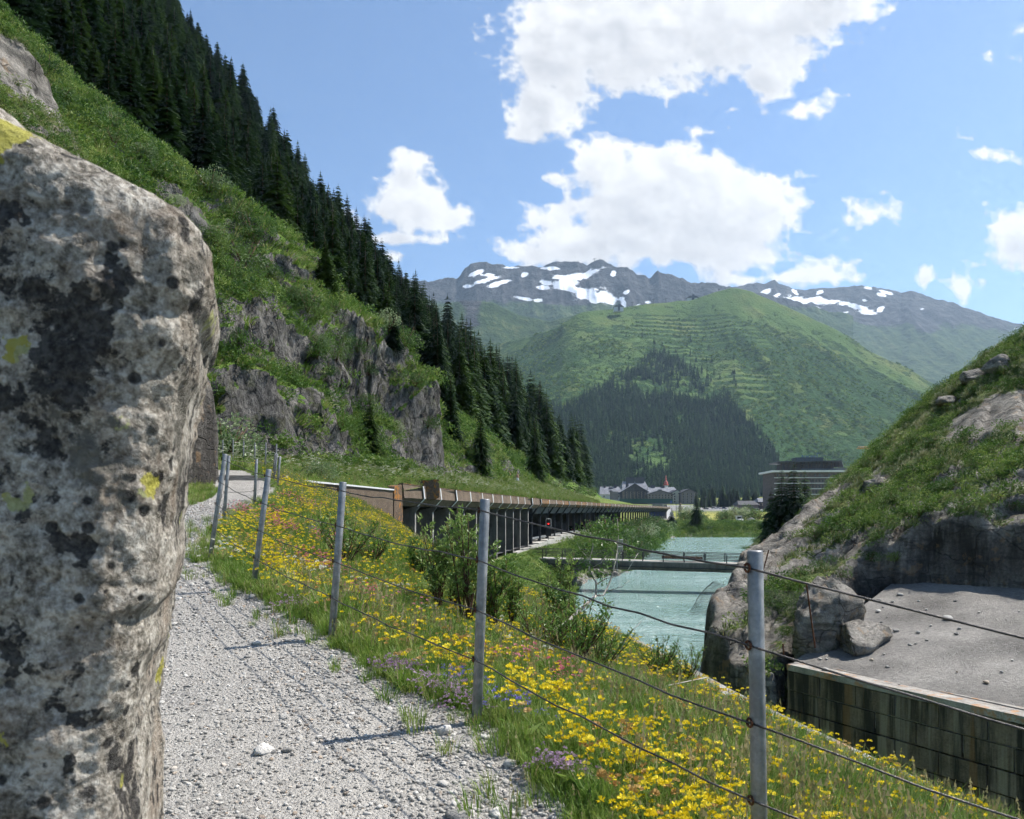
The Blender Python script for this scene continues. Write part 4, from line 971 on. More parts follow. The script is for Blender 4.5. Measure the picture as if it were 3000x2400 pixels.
for i, (b_, t_) in enumerate(near):      # stand every post on the ground under it
    gz = float(ground_z(b_[0], b_[1])); k = (t_[2]-gz)/(t_[2]-b_[2]) if i > 1 else 1
    near[i] = (np.array((b_[0], b_[1], gz)) if i > 1 else b_, t_)
fence('wire_fence', near, (.065, .36, .655, .95), 'galvanised post and steel wire fence along the right side of the gravel path', True, 3)
far = []
for px, py, d in ((810,1301,28.5),(779,1297,31),(747,1297,32.5),(714,1293,34),(683,1289,35.5),(653,1289,37),(630,1288,38.5),(609,1286,40),(588,1284,41.5)):
    t_ = P(px, py, d); far.append((np.array((t_[0]-.03, t_[1], float(ground_z(t_[0], t_[1])))), t_))
fence('wire_fence', far, (.07, .45, .85), 'distant post and wire fence crossing the grass in front of the bushes', False, 5)

# planks across the path
pl = empty('plank_step', tuple(P(690, 1412, 23.)), label='weathered planks laid across the gravel path near the crag', cat='planks')
for k, (dy, dz) in enumerate(((-.35, -.02), (.0, .02), (.75, .12))):
    c_ = P(685+k*4, 1412, 23.); yy_ = 23+dy
    z_ = float(path_surface(c_[0], yy_))
    MB().box((-1.15, -.12, -.04), (1.15, .12, .035)).build('plank', ['wood_grey'], pl, loc=(k*.1, dy, z_-c_[2]+.01), rot=(0, 0, -.06+.05*k))
# ================================================================== avalanche gallery
gal = empty('avalanche_gallery', (0, 0, 0), label='long concrete avalanche gallery with grass roof above the river', cat='gallery')
def tang(y):
    e = .5; d_ = Vector((float(Gx(y+e)-Gx(y-e)), 2*e, 0)).normalized(); return d_
def frame(y, z=0.):
    """x across (toward the river), y along the road"""
    t = tang(y); n = Vector((t.y, -t.x, 0)); o = Vector((float(Gx(y)), y, z))
    return Matrix(((n.x, t.x, 0, o.x), (n.y, t.y, 0, o.y), (0, 0, 1, o.z), (0, 0, 0, 1)))
def step(y, L): return y+L*tang(y).y
joints = [46.0]
while joints[-1] < 101: joints.append(step(joints[-1], 5.0))
J1 = len(joints)-1
while joints[-1] < 366: joints.append(step(joints[-1], 6.2))
RT = 1.62
for i in range(len(joints)-1):
    y0, y1 = joints[i], joints[i+1]; L = (y1-y0)/tang(y0).y; F0 = frame(y0)
    sec1 = i < J1; zt = RT if sec1 else RT-.05
    prof = [(-.30, zt), (.0, zt), (.10, zt-.85), (-.38, zt-1.36), (-.52, zt-1.36), (-.52, zt-1.0)] if sec1 else [(-.3, zt), (0, zt), (.08, zt-.62), (-.2, zt-1.05), (-.4, zt-1.05), (-.4, zt-.8)]
    prof = [(x+(.0 if sec1 else .25), z) for x, z in prof]
    mat_ = 'aggregate' if sec1 else ('aggregate_lichen' if i % 3 != 1 and i < J1+14 else 'aggregate')
    MB().prism(prof, .05, L-.05, 0, F0).build('parapet_panel', [mat_], gal)
    MB().box((-.22, .06, zt+.004), (.03 if sec1 else .28, L-.06, zt+.045), 0, F0).build('panel_top', ['aggregate_lichen'], gal)
    # flashing strip over the joint
    if i > 0:
        lp = [(x*1.0+.025, z) for x, z in prof[1:4]]; li = [(x-.03, z) for x, z in prof[1:4]][::-1]
        MB().prism(lp+li, -.12 if sec1 else -.10, .10 if sec1 else .08, 0, F0).build('flashing', ['flashing'], gal)
    # supports
    if sec1:
        cz = -5.2
        MB().box((-2.0, -.17, cz-2.5), (-.56, .17, -.15), 0, F0).build('column', ['column_concrete'], gal)
        MB().box((-.555, -.15, cz-2.5), (-.54, .15, -.16), 0, F0).build('column_edge', ['concrete'], gal)  # paler concrete strip paints the sunlit river end of the column
        MB().prism([(-.30, zt-1.36), (-.55, zt-1.36), (-2.0, -.15), (-.55, -.15), (-.28, zt-1.45)], -.13, .13, 0, F0).build('bracket', ['column_concrete'], gal)
    else:
        cz = -4.9
        MB().box((-1.45, -.2, cz-.6), (-1.05, .2, -.50), 0, F0).build('column', ['steel_dark'], gal)
        MB().box((-1.045, -.05, cz-.6), (-1.0, .05, -.50), 0, F0).build('column_flange', ['steel_blue'], gal)
        MB().prism([(-.1, zt-1.10), (-.35, zt-1.10), (-1.35, -.95), (-1.05, -.95)], -.10, .10, 0, F0).build('bracket', ['steel_dark'], gal)
# roof slab, back wall, longitudinal beam and plinths as bent ribbons
def ribbon(y0, y1, sect, stp=5.):
    ys_ = list(np.arange(y0, y1, stp))+[y1]; m = MB(); n = len(sect); vs_ = []
    for y in ys_:
        Fm = frame(y)
        vs_ += [Fm @ Vector((x, 0, z)) for x, z in sect]
    fs_ = []
    for i in range(len(ys_)-1):
        for j in range(n): fs_.append((i*n+j, (i+1)*n+j, (i+1)*n+(j+1) % n, i*n+(j+1) % n))
    fs_ += [tuple(range(n)), tuple(range((len(ys_)-1)*n+n-1, (len(ys_)-1)*n-1, -1))]
    return m.add(vs_, fs_)
ribbon(46.1, joints[J1], [(-9.8, .3), (-.55, .3), (-.55, .95), (-9.8, .95)]).build('roof_slab', ['interior_shade_concrete'], gal)
ribbon(joints[J1], joints[-1], [(-9.8, .45), (-.2, .45), (-.2, .95), (-9.8, .95)]).build('roof_slab', ['interior_shade_concrete'], gal)
ribbon(46.1, 262, [(-9.8, -6), (-9.3, -6), (-9.3, .3), (-9.8, .3)]).build('back_wall', ['interior_shade_concrete'], gal)
ribbon(joints[J1], joints[-1], [(-1.45, -.5), (-.98, -.5), (-.98, .45), (-1.45, .45)]).build('edge_beam', ['steel_blue'], gal)
ribbon(joints[J1], joints[-1], [(-1.32, -4.15), (-1.24, -4.15), (-1.24, -3.85), (-1.32, -3.85)]).build('guard_rail', ['galvanised'], gal)
for k in range(J1-4, J1+5):      # stepped pale plinth
    y0, y1 = joints[k], joints[k+1]; zz = -6.4+.16*(k-J1+4)
    ribbon(y0+.04, y1-.04, [(-2.2, -11), (-.1, -11), (-.1, zz+1.15), (-.75, zz+1.15), (-2.2, zz+1.15)]).build('plinth', ['concrete_pale'], gal)
ribbon(joints[J1+5], joints[-1], [(-1.5, -6.5), (-.6, -6.5), (-.6, -4.15), (-1.5, -4.15)]).build('plinth', ['concrete'], gal)
ribbon(46.1, joints[J1-4], [(-2.6, -9), (-.3, -9), (-.3, -5.6), (-2.6, -5.6)]).build('plinth', ['concrete_pale'], gal)
# wing wall at the near end, with its white capping
W0, W1 = np.array((-9.7, 32.6)), np.array((-7.0, 45.6)); wv = W1-W0; wL = float(np.linalg.norm(wv)); wa = math.atan2(wv[1], wv[0])
MW = Matrix.Translation((W0[0], W0[1], 0)) @ Matrix.Rotation(wa, 4, 'Z')
MB().prism([(0, 1.27), (wL-1.1, 1.16), (wL-1.1, -2.2), (0, -1.0)], -.18, .18, 0, MW).build('wing_wall', ['aggregate'], gal)
MB().prism([(-.3, 1.28), (wL-1.1, 1.17), (wL-1.1, 1.25), (-.3, 1.36)], -.26, .22, 0, MW).build('wall_capping', ['flashing'], gal)
MB().prism([(wL-1.08, 1.42), (wL+.2, 1.55), (wL+.45, -.4), (wL+.1, -1.2), (wL-.2, -2.4), (wL-1.08, -2.4)], -.24, .24, 0, MW).build('wing_wall_end', ['aggregate_lichen'], gal)
# concrete spout crossing the parapet
MS = frame(52.4) @ Matrix.Rotation(math.radians(12), 4, 'Z')
MB().prism([(-5.0, 2.05), (.55, 2.05), (.75, 1.85), (.75, .95), (.45, .72), (-.4, .72), (-5.0, 1.4)], -.72, -.42, 0, MS).build('spout_side', ['aggregate_lichen'], gal)
MB().prism([(-5.0, 2.05), (.55, 2.05), (.75, 1.85), (.75, .95), (.45, .72), (-.4, .72), (-5.0, 1.4)], .42, .72, 0, MS).build('spout_side', ['aggregate_lichen'], gal)
MB().prism([(-5.0, 1.5), (.5, 1.25), (.72, .97), (.45, .74), (-.4, .74), (-5.0, 1.42)], -.419, .419, 0, MS).build('spout_floor', ['aggregate_lichen'], gal)
MB().box((.2, -.75, 2.052), (.75, .75, 2.12), 0, MS).build('spout_cap', ['aggregate_lichen'], gal)
for yv_ in (325., 346.):
    Mx_ = frame(yv_); MB().prism([(-4, 2.6), (.5, 2.6), (.5, 1.6), (-.4, 1.2), (-4, 1.6)], -1., 1., 0, Mx_).build('spout', ['concrete'], gal)
# traffic light hung under the beam
tl = empty('traffic_light', tuple(frame(113, 0) @ Vector((-.2, 0, -2.0))), label='traffic light showing red under the gallery roof edge', cat='traffic light')
Mt = Matrix.Rotation(-.15, 4, 'Z')
MB().prism([(-.30, -.55), (.30, -.55), (.38, -.4), (.38, .55), (.3, .7), (-.3, .7), (-.38, .55), (-.38, -.4)], -.06, .06, 0, Mt).build('backing_board', ['steel_dark'], tl)
m = MB()
for a_, b_ in (((-.38, -.4), (-.38, .55)), ((-.38, .55), (-.3, .7)), ((-.3, .7), (.3, .7)), ((.3, .7), (.38, .55)), ((.38, .55), (.38, -.4)), ((.38, -.4), (.3, -.55)), ((.3, -.55), (-.3, -.55)), ((-.3, -.55), (-.38, -.4))): m.tube([(a_[0], -.08, a_[1]), (b_[0], -.08, b_[1])], .03, 5)
m.build('border', ['white_band'], tl)
MB().tube([(0, -.07, -.05), (0, -.14, -.05)], .12, 12).build('lamp', ['lamp_red'], tl)
MB().tube([(0, -.07, .3), (0, -.14, .3)], .12, 12).build('lamp', ['steel_dark'], tl)
MB().prism([(-.4, -1.9), (.4, -1.9), (.45, -1.0), (.4, -.75), (-.4, -.75), (-.45, -1.0)], -.05, .05, 0, Mt).build('sign_panel', ['steel_dark'], tl)
MB().tube([(0, .1, -3.2), (0, .1, 2.2)], .05, 8).build('pole', ['steel_dark'], tl)

gb_ = Vector((float(Gx(46.)), 46., -5.2)); gal.location = gb_
for ch in list(gal.children): ch.location = Vector(ch.location)-gb_
# ================================================================== bridge
B0 = np.array((-.1, 97.)); B1 = np.array((23.6, 76.0)); bz = -6.02
B0 = np.array((1.6, 97.)); B1 = np.array((31.5, 91.)); bv = B1-B0; bL = float(np.linalg.norm(bv)); ba = math.atan2(bv[1], bv[0])
br = empty('footbridge', (B0[0], B0[1], bz), (0, math.radians(.9), ba), label='narrow concrete bridge with steel railings across the turquoise river', cat='bridge')
MB().box((0, -1.5, -.14), (bL, 1.5, -.02)).build('deck', ['concrete'], br)
MB().box((0, -1.5, -.86), (bL, -1.25, -.141)).build('girder', ['column_concrete'], br)
MB().box((0, 1.25, -.86), (bL, 1.5, -.141)).build('girder', ['concrete_dark'], br)
MB().box((1.0, -1.2, -1.15), (bL, 1.2, -.5)).build('soffit', ['concrete_dark'], br)
MB().tube([(0, -1.56, -.72), (bL, -1.56, -.72)], .06, 6).build('pipe', ['steel_dark'], br)
for px_ in (6.4,):
    MB().prism([(px_-.35, -.8), (px_+.45, -.8), (px_+.40, -1.4), (px_+.32, -5.5), (px_-.42, -5.5), (px_-.4, -1.6), (px_-1.2, -.9)], -1.2, 1.2).build('pier', ['concrete_dark'], br)
    MB().prism([(px_-2.6, -.85), (px_+2.4, -.85), (px_+.5, -1.7), (px_-.6, -1.7)], -1.19, 1.19).build('haunch', ['concrete_dark'], br)
for sy in (-1.42, 1.42):
    for k in range(13):
        MB().tube([(k*bL/12.2+.1, sy, -.02), (k*bL/12.2+.1, sy, 1.08)], .065, 6).build('railing_post', ['steel_dark'], br)
    for hz in (.38, .72, 1.08): MB().tube([(0, sy, hz), (bL, sy, hz)], .045, 6).build('rail', ['steel_dark'], br)
gt = link('gate', None, br, (12.3, -1.55, 0), (0, 0, math.radians(68)))
m = MB()
for x_ in (-.75, .75): m.tube([(x_, 0, -1.4 if x_ < 0 else 0), (x_, 0, 2.55)], .05, 6)
for z_ in (.15, .85, 1.7, 2.55): m.tube([(-.75, 0, z_), (.75, 0, z_)], .04, 6)
m.build('gate_frame', ['galvanised'], gt)
m = MB()
for k in range(10): m.tube([(-.75+k*.15+.07, 0, .15), (-.75+k*.15+.07, 0, 2.55)], .018, 4)
m.build('gate_bars', ['galvanised'], gt)
tm_ = empty('timber_stack', tuple(B0+bv/bL*19.8)+(bz-.42,), (0, math.radians(.9), ba), label='flat stack of brown timbers lying on the bridge deck', cat='timber')
for k in range(5):
    MB().box((-2.4+.2*(k % 2), -.6+k*.26, 0), (2.5-.3*(k % 3), -.38+k*.26, .30-.03*(k % 2))).build('timber', ['wood_brown'], tm_, loc=(0, 0, .42))
# rusty poles and netting on the right rock
for (bx_, by_, tx_, ty_, d, lab) in ((2232, 1675, 2252, 1612, 34., 'short rusty rod standing on the rock slab behind the nearest fence post'), (2388, 1886, 2362, 1706, 24.6, 'tall thin rusty rod leaning beside the pale angular boulder'), (2296, 1910, 2294, 1886, 24.2, 'small rusty rod stub near the end of the block wall')):
    MB().tube([P(bx_, by_+12, d), P(tx_, ty_, d)], .028, 6).build('steel_rod', ['rust'], label=lab, cat='rod')
def net(name, corners, nu, nv_, bulge, lab):
    c_ = [np.array(q_) for q_ in corners]; m = MB()
    def pt(u, v): 
        q_ = (1-u)*((1-v)*c_[0]+v*c_[3])+u*((1-v)*c_[1]+v*c_[2]); q_ = q_+np.array(bulge)*4*u*(1-u)*(.4+v*(1-v)*3); return q_+.03*np.array([vn(u*5, v*5, 0, 7), vn(u*5, v*5, 3, 8), vn(u*5, v*5, 6, 9)])
    for i in range(nu+1): m.tube([pt(i/nu, j/8) for j in range(9)], .005, 3, cap=False)
    for j in range(nv_+1): m.tube([pt(i/8, j/nv_) for i in range(9)], .005, 3, cap=False)
    return m.build(name, ['netting'], label=lab, cat='netting')
net('wire_netting', (P(2090, 1700, 28.6), P(2018, 1800, 28.2), P(2075, 1800, 27.6), P(2120, 1715, 27.9)), 18, 14, (-.2, -.1, .12), 'torn wire netting hanging off the rock edge above the river')
net('wire_netting', (P(2240, 1725, 26.2), P(2370, 1745, 25.4), P(2330, 1850, 25.2), P(2245, 1800, 25.6)), 30, 24, (0, -.3, .1), 'rockfall netting draped over shrubs on the slope above the block wall')

# ================================================================== village and hotel
def gable(name, lo, hi, d, wall_m, roof_m, zbase, zeave, zridge, depth, rows, cols, side='front', label='', over=1.2, chim=(), win_m='glass', eyebrow=()):
    """building at depth d between photo columns lo..hi; gable end toward the viewer ('front') or eaves toward the viewer ('eaves')"""
    x0, x1 = (lo-CX)/F_PX*d, (hi-CX)/F_PX*d; zb, ze, zr = [(HY-q_)/F_PX*d for q_ in (zbase, zeave, zridge)]
    W = x1-x0; o = empty(name, (x0, d, zb), label=label, cat='building'); H = ze-zb; Rr = zr-zb
    if side == 'front':
        MB().prism([(0, -3), (W, -3), (W, H), (W/2, Rr), (0, H)], 0, depth).build('wall', [wall_m], o)
        sl_ = (Rr-H)/(W/2); t = .7
        rf = MB()
        for s_ in (0, 1):
            a_ = [(-over, H-over*sl_), (W/2, Rr), (W/2, Rr+t), (-over, H-over*sl_+t)]
            if s_: a_ = [(W-x, z) for x, z in a_][::-1]
            rf.prism([(x, z+.02) for x, z in a_], -over, depth+over)
        r_ = rf.build('roof', [roof_m], o)
        MB().prism([(-over-.05, H-over*sl_-.1), (W/2, Rr-.1), (W+over+.05, H-over*sl_-.1), (W+over+.05, H-over*sl_+t+.1), (W/2, Rr+t+.1), (-over-.05, H-over*sl_+t+.1)], -over-.15, -over-.01).build('verge_board', ['roof_dark'], r_)
    else:
        MB().box((0, 0, -3), (W, depth, H)).build('wall', [wall_m], o)
        ov = over; q_ = min(W*.06, 4)
        r_ = MB().add([(-ov, -ov, H-.3), (W+ov, -ov, H-.3), (W+ov, depth+ov, H-.3), (-ov, depth+ov, H-.3), (q_, depth*.5, Rr), (W-q_, depth*.5, Rr)], [(0, 1, 5, 4), (2, 3, 4, 5), (1, 2, 5), (3, 0, 4), (3, 2, 1, 0)]).build('roof', [roof_m], o)
    for (cx_, cz_, cw, ch) in chim:
        MB().box((cx_*W-cw/2, depth*.42, 0), (cx_*W+cw/2, depth*.42+cw*.8, ch)).build('chimney', ['roof_dark'], r_, loc=(0, 0, cz_*Rr))
    for (ex_, ez_) in eyebrow:
        w_ = W*.10; yy_ = -.6+(ez_-H/Rr)/(1-H/Rr)*depth*.5
        MB().prism([(-w_, 0), (w_, 0), (w_*.5, w_*.55), (-w_*.5, w_*.55)], yy_-1.0, yy_+4).build('dormer', ['roof_dark'], r_, loc=(ex_*W, 0, ez_*Rr))
    for r in range(rows):
        zc = H*(r+.62)/max(rows, 1)*(.97 if side != 'front' else 1.0)
        for c in range(cols):
            xc = W*(c+.5)/cols
            if side == 'front' and zc > H-.5:
                if zc+1.2 > H+(Rr-H)*(1-abs(xc-W/2)/(W/2))-1.5: continue
            wd_ = link('window', None, o, (xc, -.02, zc))
            MB().box((-.95, -.10, -1.0), (.95, .02, 1.05)).build('frame', ['shutter'], wd_)
            MB().box((-.45, -.16, -.85), (.8, -.101, .9)).build('pane', [win_m], wd_)
    return o
gable('hotel_building', 1826, 1902, 960, 'wood_dark', 'slate_roof', 1470, 1443, 1409, 40, 0, 0, 'eaves', 'large slate-roofed house with rows of dark chimneys behind the dark gable', 2, ((.28, .86, 6, 9), (.42, .86, 6, 9), (.66, .86, 7, 9), (.82, .86, 5, 9)))
gable('hotel_building', 1759, 1822, 905, 'render_white', 'slate_roof', 1465, 1448, 1425, 26, 1, 3, 'eaves', 'low white house with grey slate roof at the left end of the village', 1.5, ((.25, .72, 2.4, 6), (.75, .72, 3, 7)), eyebrow=((.5, .62), (.52, .86)))
MB().box((0, 0, 0), (9, 6, 9.5)).build('stair_block', ['render_grey'], label='plain grey block house in front of the low white house', cat='building', loc=tuple(P(1789, 1464, 880)))
gable('hotel_building', 1822, 1897, 890, 'wood_dark', 'slate_roof', 1467, 1441, 1418, 34, 4, 7, 'front', 'dark timber gabled hotel with many windows in the village', 1.5, ((.28, .62, 3, 9),))
gable('hotel_building', 1900, 1988, 950, 'render_grey', 'slate_roof', 1472, 1446, 1426, 34, 0, 0, 'eaves', 'long slate-roofed house with two chimneys behind the brown gable', 2, ((.22, .72, 5, 8), (.56, .68, 4, 8)), eyebrow=((.4, .72),))
gable('hotel_building', 1898, 1972, 880, 'render_grey', 'roof_dark', 1476, 1449, 1438, 30, 4, 8, 'front', 'brown-grey apartment house with low gable and shuttered windows', 1.2)
gable('hotel_building', 1969, 1998, 892, 'render_cream', 'roof_dark', 1475, 1444, 1436, 26, 4, 2, 'front', 'narrow cream apartment house between the two grey gabled houses', 1.0)
gable('hotel_building', 1995, 2043, 882, 'render_grey', 'roof_dark', 1476, 1445, 1434, 30, 4, 4, 'front', 'grey gabled apartment house at the right end of the village row', 1.2)
# church turret
ct = empty('church_tower', tuple(P(1951, 1440, 1010)), label='church tower with red onion spire rising behind the village roofs', cat='church')
MB().box((-2.4, -2.4, -20), (2.4, 2.4, 8)).build('tower', ['render_white'], ct)
prf = [(3.4, 8), (3.6, 9.0), (2.4, 10.4), (3.0, 12.2), (1.4, 14), (.9, 15.2), (1.5, 16.4), (.6, 18), (.15, 21.5)]
MB().tube([(0, 0, z) for r, z in prf], [r for r, z in prf], 10).build('spire', ['church_red'], ct, True)
MB().box((0, 0, 0), (57, .3, 4.6)).build('green_screen', ['fence_green'], label='dark green screen fence below the village houses', cat='fence', loc=tuple(P(1815, 1474, 800)))
# wood clad hotel on the right
hd = 560.
hs = hd/F_PX
ht = empty('tower_hotel', tuple(P(2270, 1497, hd)), label='large brown shingled hotel with white floor bands and roof pavilion', cat='hotel')
HW, HH, HD = 118*hs*2.9, (1497-1384)*hs, 34.
Mh = Matrix.Rotation(math.radians(-4), 4, 'Z')
MB().box((0, 0, -8), (HW, HD, HH), 0, Mh).build('wall', ['shingle_brown'], ht)
MB().box((-2.8, -2.4, HH+.0), (HW+2, HD+2, HH+1.35), 0, Mh).build('roof', ['white_band'], ht)
MB().box((20, 2, HH+1.36), (HW+1.5, HD, HH+3.0), 0, Mh).build('roof_parapet', ['steel_blue'], ht)
nf = 7; fh = HH/nf
for r in range(1, nf+1):
    if r < nf: MB().box((-.5, -.75, -.22), (HW+.4, -.02, .24), 0, Mh).build('floor_band', ['white_band'], ht, loc=(0, 0, r*fh))
    for c in range(16):
        if r == nf and c % 3 == 1: continue
        xw = 16.+c*2.35 if r < nf else 2.+c*3.4
        wn = link('window', None, ht, tuple(Mh @ Vector((xw, -.03, (r-.55)*fh))))
        wn.rotation_euler = (0, 0, math.radians(-4))
        MB().box((-.62, -.1, -1.15), (.62, .03, 1.05)).build('frame', ['wood_dark'], wn)
        MB().box((-.45, -.15, -1.05), (.2 if r < nf else .45, -.101, .92)).build('pane', ['glass'], wn)
pz0 = HH+1.4
pav = link('pavilion', None, ht, (0, 0, 0))
MB().box((8, 4, pz0), (44, 24, pz0+5.2), 0, Mh).build('wall', ['wood_dark'], pav)
MB().add([Mh @ Vector(p_) for p_ in ((2.6, -1.5, pz0+6.2), (48, -1.5, pz0+6.6), (60, 28, pz0+3.4), (3, 28, pz0+6.2), (2.6, -1.5, pz0+6.9), (48, -1.5, pz0+7.3), (60, 28, pz0+4.1), (3, 28, pz0+6.9))],
         [(0, 3, 2, 1), (4, 5, 6, 7), (0, 1, 5, 4), (1, 2, 6, 5), (2, 3, 7, 6), (3, 0, 4, 7)]).build('roof', ['steel_blue'], pav)
for k in range(16):
    x_ = 5.2+k*2.75; MB().tube([Mh @ Vector((x_+(1. if k % 2 else -.6), 3.2, pz0)), Mh @ Vector((x_, -.6, pz0+6.4))], .16, 5).build('strut', ['wood_brown'], pav)
MB().box((18, 8, pz0+6.9), (38, 20, pz0+10.2), 0, Mh).build('roof_house', ['steel_blue'], pav)
# unreadable dark letters on the roof
for k, (x_, w_, h_) in enumerate(((22.5, .9, 1.7), (24.2, 1.0, 1.2), (25.8, .9, 1.2), (27.4, .9, 1.9), (29., .5, 1.4), (30.2, .8, 1.2), (31.6, .8, 1.2), (33.6, 2.0, 3.2))):
    l_ = MB(); l_.box((x_, 9, pz0+10.3), (x_+.28, 9.3, pz0+10.3+h_), 0, Mh); l_.box((x_, 9, pz0+10.3+h_-.3), (x_+w_, 9.3, pz0+10.3+h_), 0, Mh)
    if k % 2 == 0: l_.box((x_+w_-.28, 9, pz0+10.3), (x_+w_, 9.3, pz0+10.3+h_-.31), 0, Mh)
    l_.build('roof_letter', ['sign_blue'], pav)
gable('station_shed', 2165, 2222, 620, 'render_grey', 'roof_dark', 1486, 1478, 1467, 16, 0, 0, 'eaves', 'low grey shed with flat pitched roof left of the shingled hotel', 1.)
gable('station_shed', 2224, 2256, 640, 'wood_dark', 'slate_roof', 1492, 1470, 1459, 14, 1, 4, 'eaves', 'small dark house with slate roof against the shingled hotel', 1.)
# buildings on the mountain shoulder
for (px, py, d, W_, H_, lab) in ((1813, 903, 2140., 26, 11, 'small mountain inn on the green ridge below the snowfield'), (2030, 878, 2290., 34, 14, 'cable car station on the crest of the green mountain')):
    o_ = empty('mountain_station', tuple(P(px, py+3, d)), label=lab, cat='building')
    MB().box((-W_/2, 0, -6), (W_/2, 14, H_*.6)).build('wall', ['render_white'], o_)
    MB().prism([(-W_/2-2, H_*.6), (W_/2+2, H_*.6), (W_*.3, H_), (-W_*.3, H_*1.05)], -2, 16).build('roof', ['roof_dark'], o_)
    MB().box((-W_*.1, -3, -4), (W_*.12, -.02, H_*1.3)).build('tower', ['steel_blue'], o_)
mm = empty('summit_mast', tuple(P(1741, 772, 4600.)), label='tiny mast standing on the snowy mountain summit', cat='mast')
MB().tube([(0, 0, -8), (0, 0, 32)], 1.4, 5).build('pole', ['steel_dark'], mm); MB().box((-8, -1, 26), (8, 1, 29)).build('crossarm', ['steel_dark'], mm)
for k, (px, py, d) in enumerate(((1852, 897, 2200.), (1914, 889, 2230.), (1951, 886, 2250.), (2106, 858, 2290.))):
    o_ = empty('lift_pylon', tuple(P(px, py+2, d)), label='thin ski lift pylon on the green ridge, %s from the left' % ('first', 'second', 'third', 'fourth')[k], cat='pylon', group='ski lift pylons')
    MB().tube([(0, 0, -6), (0, 0, 14)], .7, 5).build('pole', ['steel_dark'], o_); MB().box((-4, -.5, 12.5), (4, .5, 13.5)).build('crossarm', ['steel_dark'], o_)
# crane jib above the rock
cr = empty('tower_crane', tuple(P(2549, 1500, 520)), label='orange tower crane jib showing above the right rock', cat='crane')
zj = (1500-1315)/F_PX*520
m = MB()
for s_ in (-.7, .7):
    for q_ in (-.7, .7): m.tube([(s_, q_, 0), (s_, q_, zj)], .12, 4)
for k in range(14): m.tube([(-.7, -.7, k*zj/14), (.7, -.7, (k+1)*zj/14)], .08, 4)
m.build('mast', ['crane_orange'], cr)
m = MB()
for x_ in np.arange(-9, 9.1, 1.5): m.tube([(x_, 0, zj+.1), (x_+.75, 0, zj+1.3), (x_+1.5, 0, zj+.1)], .12, 4)
m.tube([(-9, 0, zj+.1), (10.5, 0, zj+.1)], .16, 5); m.tube([(-8.2, 0, zj+1.3), (9.7, 0, zj+1.3)], .14, 5); m.tube([(-9, .8, zj+.1), (10.5, .8, zj+.1)], .16, 5)
m.build('jib', ['crane_orange'], cr)
MB().box((-.9, -1, zj-1.6), (.9, 1, zj+.0)).build('cab', ['white_band'], cr); MB().tube([(0, 0, zj), (0, 0, zj+3.2)], .3, 5).build('tower_head', ['crane_orange'], cr)

# ================================================================== vehicles
def car(name, loc, rz, paint, label, L=4.3, Wd=1.75, H=1.5, group=None, lights=False):
    o = empty(name, loc, (0, 0, rz), label=label, cat='car', group=group)
    h = H/1.5
    MB().prism([(-L/2, .28), (-L/2, .72*h), (-L*.46, .86*h), (-L*.2, .92*h), (L*.28, .92*h), (L*.47, .74*h), (L/2, .55*h), (L/2, .28)], -Wd/2, Wd/2).build('body', [paint], o)
    MB().prism([(-L*.42, .9*h), (-L*.30, 1.40*h), (-L*.1, 1.5*h), (L*.08, 1.46*h), (L*.26, .92*h)], -Wd*.43, Wd*.43).build('cabin', ['glass'], o)
    MB().prism([(-L*.31, 1.405*h), (-L*.1, 1.505*h), (L*.09, 1.465*h), (L*.08, 1.54*h), (-L*.1, 1.57*h), (-L*.30, 1.47*h)], -Wd*.41, Wd*.41).build('roof', [paint], o)
    for sx_ in (-.30, .31):
        for sy_ in (-1, 1):
            wh = link('wheel', None, o, (sx_*L, sy_*(Wd/2-.08), .32))
            MB().tube([(0, -.11, 0), (0, .11, 0)], .32, 12).build('tyre', ['tyre'], wh); MB().tube([(0, -.12, 0), (0, .12, 0)], .18, 10).build('rim', ['car_silver'], wh)
    for sy_ in (-.6, .6):
        MB().box((-L/2-.02, sy_-.14, .62*h), (-L/2+.05, sy_+.14, .8*h)).build('tail_light', ['lamp_red' if lights else 'tail_red'], o)
        MB().box((L/2-.08, sy_-.18, .56*h), (L/2+.01, sy_+.18, .68*h)).build('headlight', ['lamp_white' if lights else 'car_silver'], o)
    return o
def vground(px, d): x_ = (px-CX)/F_PX*d; return (x_, d, float(vz(np.array([x_]), np.array([d]))[0]))
car('car', (vground(2047, 520)[0], 520, vground(2047, 520)[2]+.1), .2, 'car_navy', 'dark blue car driving past the meadow left of the car park')
car('car', (vground(2054, 548)[0], 548, vground(2054, 548)[2]+.1), .1, 'car_white', 'white car just behind the dark blue car')
for k, (px, pt, d, lab) in enumerate(((2068, 'car_black', 625, 'black parked car nearest the village in the car park row'), (2091, 'car_silver', 640, 'silver parked car second from left in the car park'), (2104, 'car_white', 640, 'white parked car third from left in the car park'), (2121, 'car_navy', 640, 'navy parked car in the middle of the car park'), (2150, 'car_silver', 640, 'silver parked car in front of the low grey shed'), (2193, 'car_black', 640, 'black parked car at the right end of the car park'), (2122, 'car_white', 560, 'white car on the road beside the mown meadow'))):
    q_ = vground(px, d); car('car', (q_[0], d, q_[2]+.1), .05*k, pt, lab, 4.5, 1.8, 1.55, 'cars in the car park')
q_ = vground(2222, 545); car('van', (q_[0], 545, q_[2]+.1), 0., 'car_white', 'white van in front of the shingled hotel', 6.2, 2., 2.5)
for k, (y_, pt, lab) in enumerate(((150, 'car_black', 'car with red tail lights inside the gallery, nearest of the queue'), (163, 'car_black', 'car with red tail lights inside the gallery, second of the queue'), (190, 'car_black', 'car with red tail lights inside the gallery, last of the queue'))):
    q_ = frame(y_) @ Vector((-3.2, 0, -4.72)); t = tang(y_); car('car', tuple(q_), math.atan2(t.y, t.x), pt, lab, lights=True)
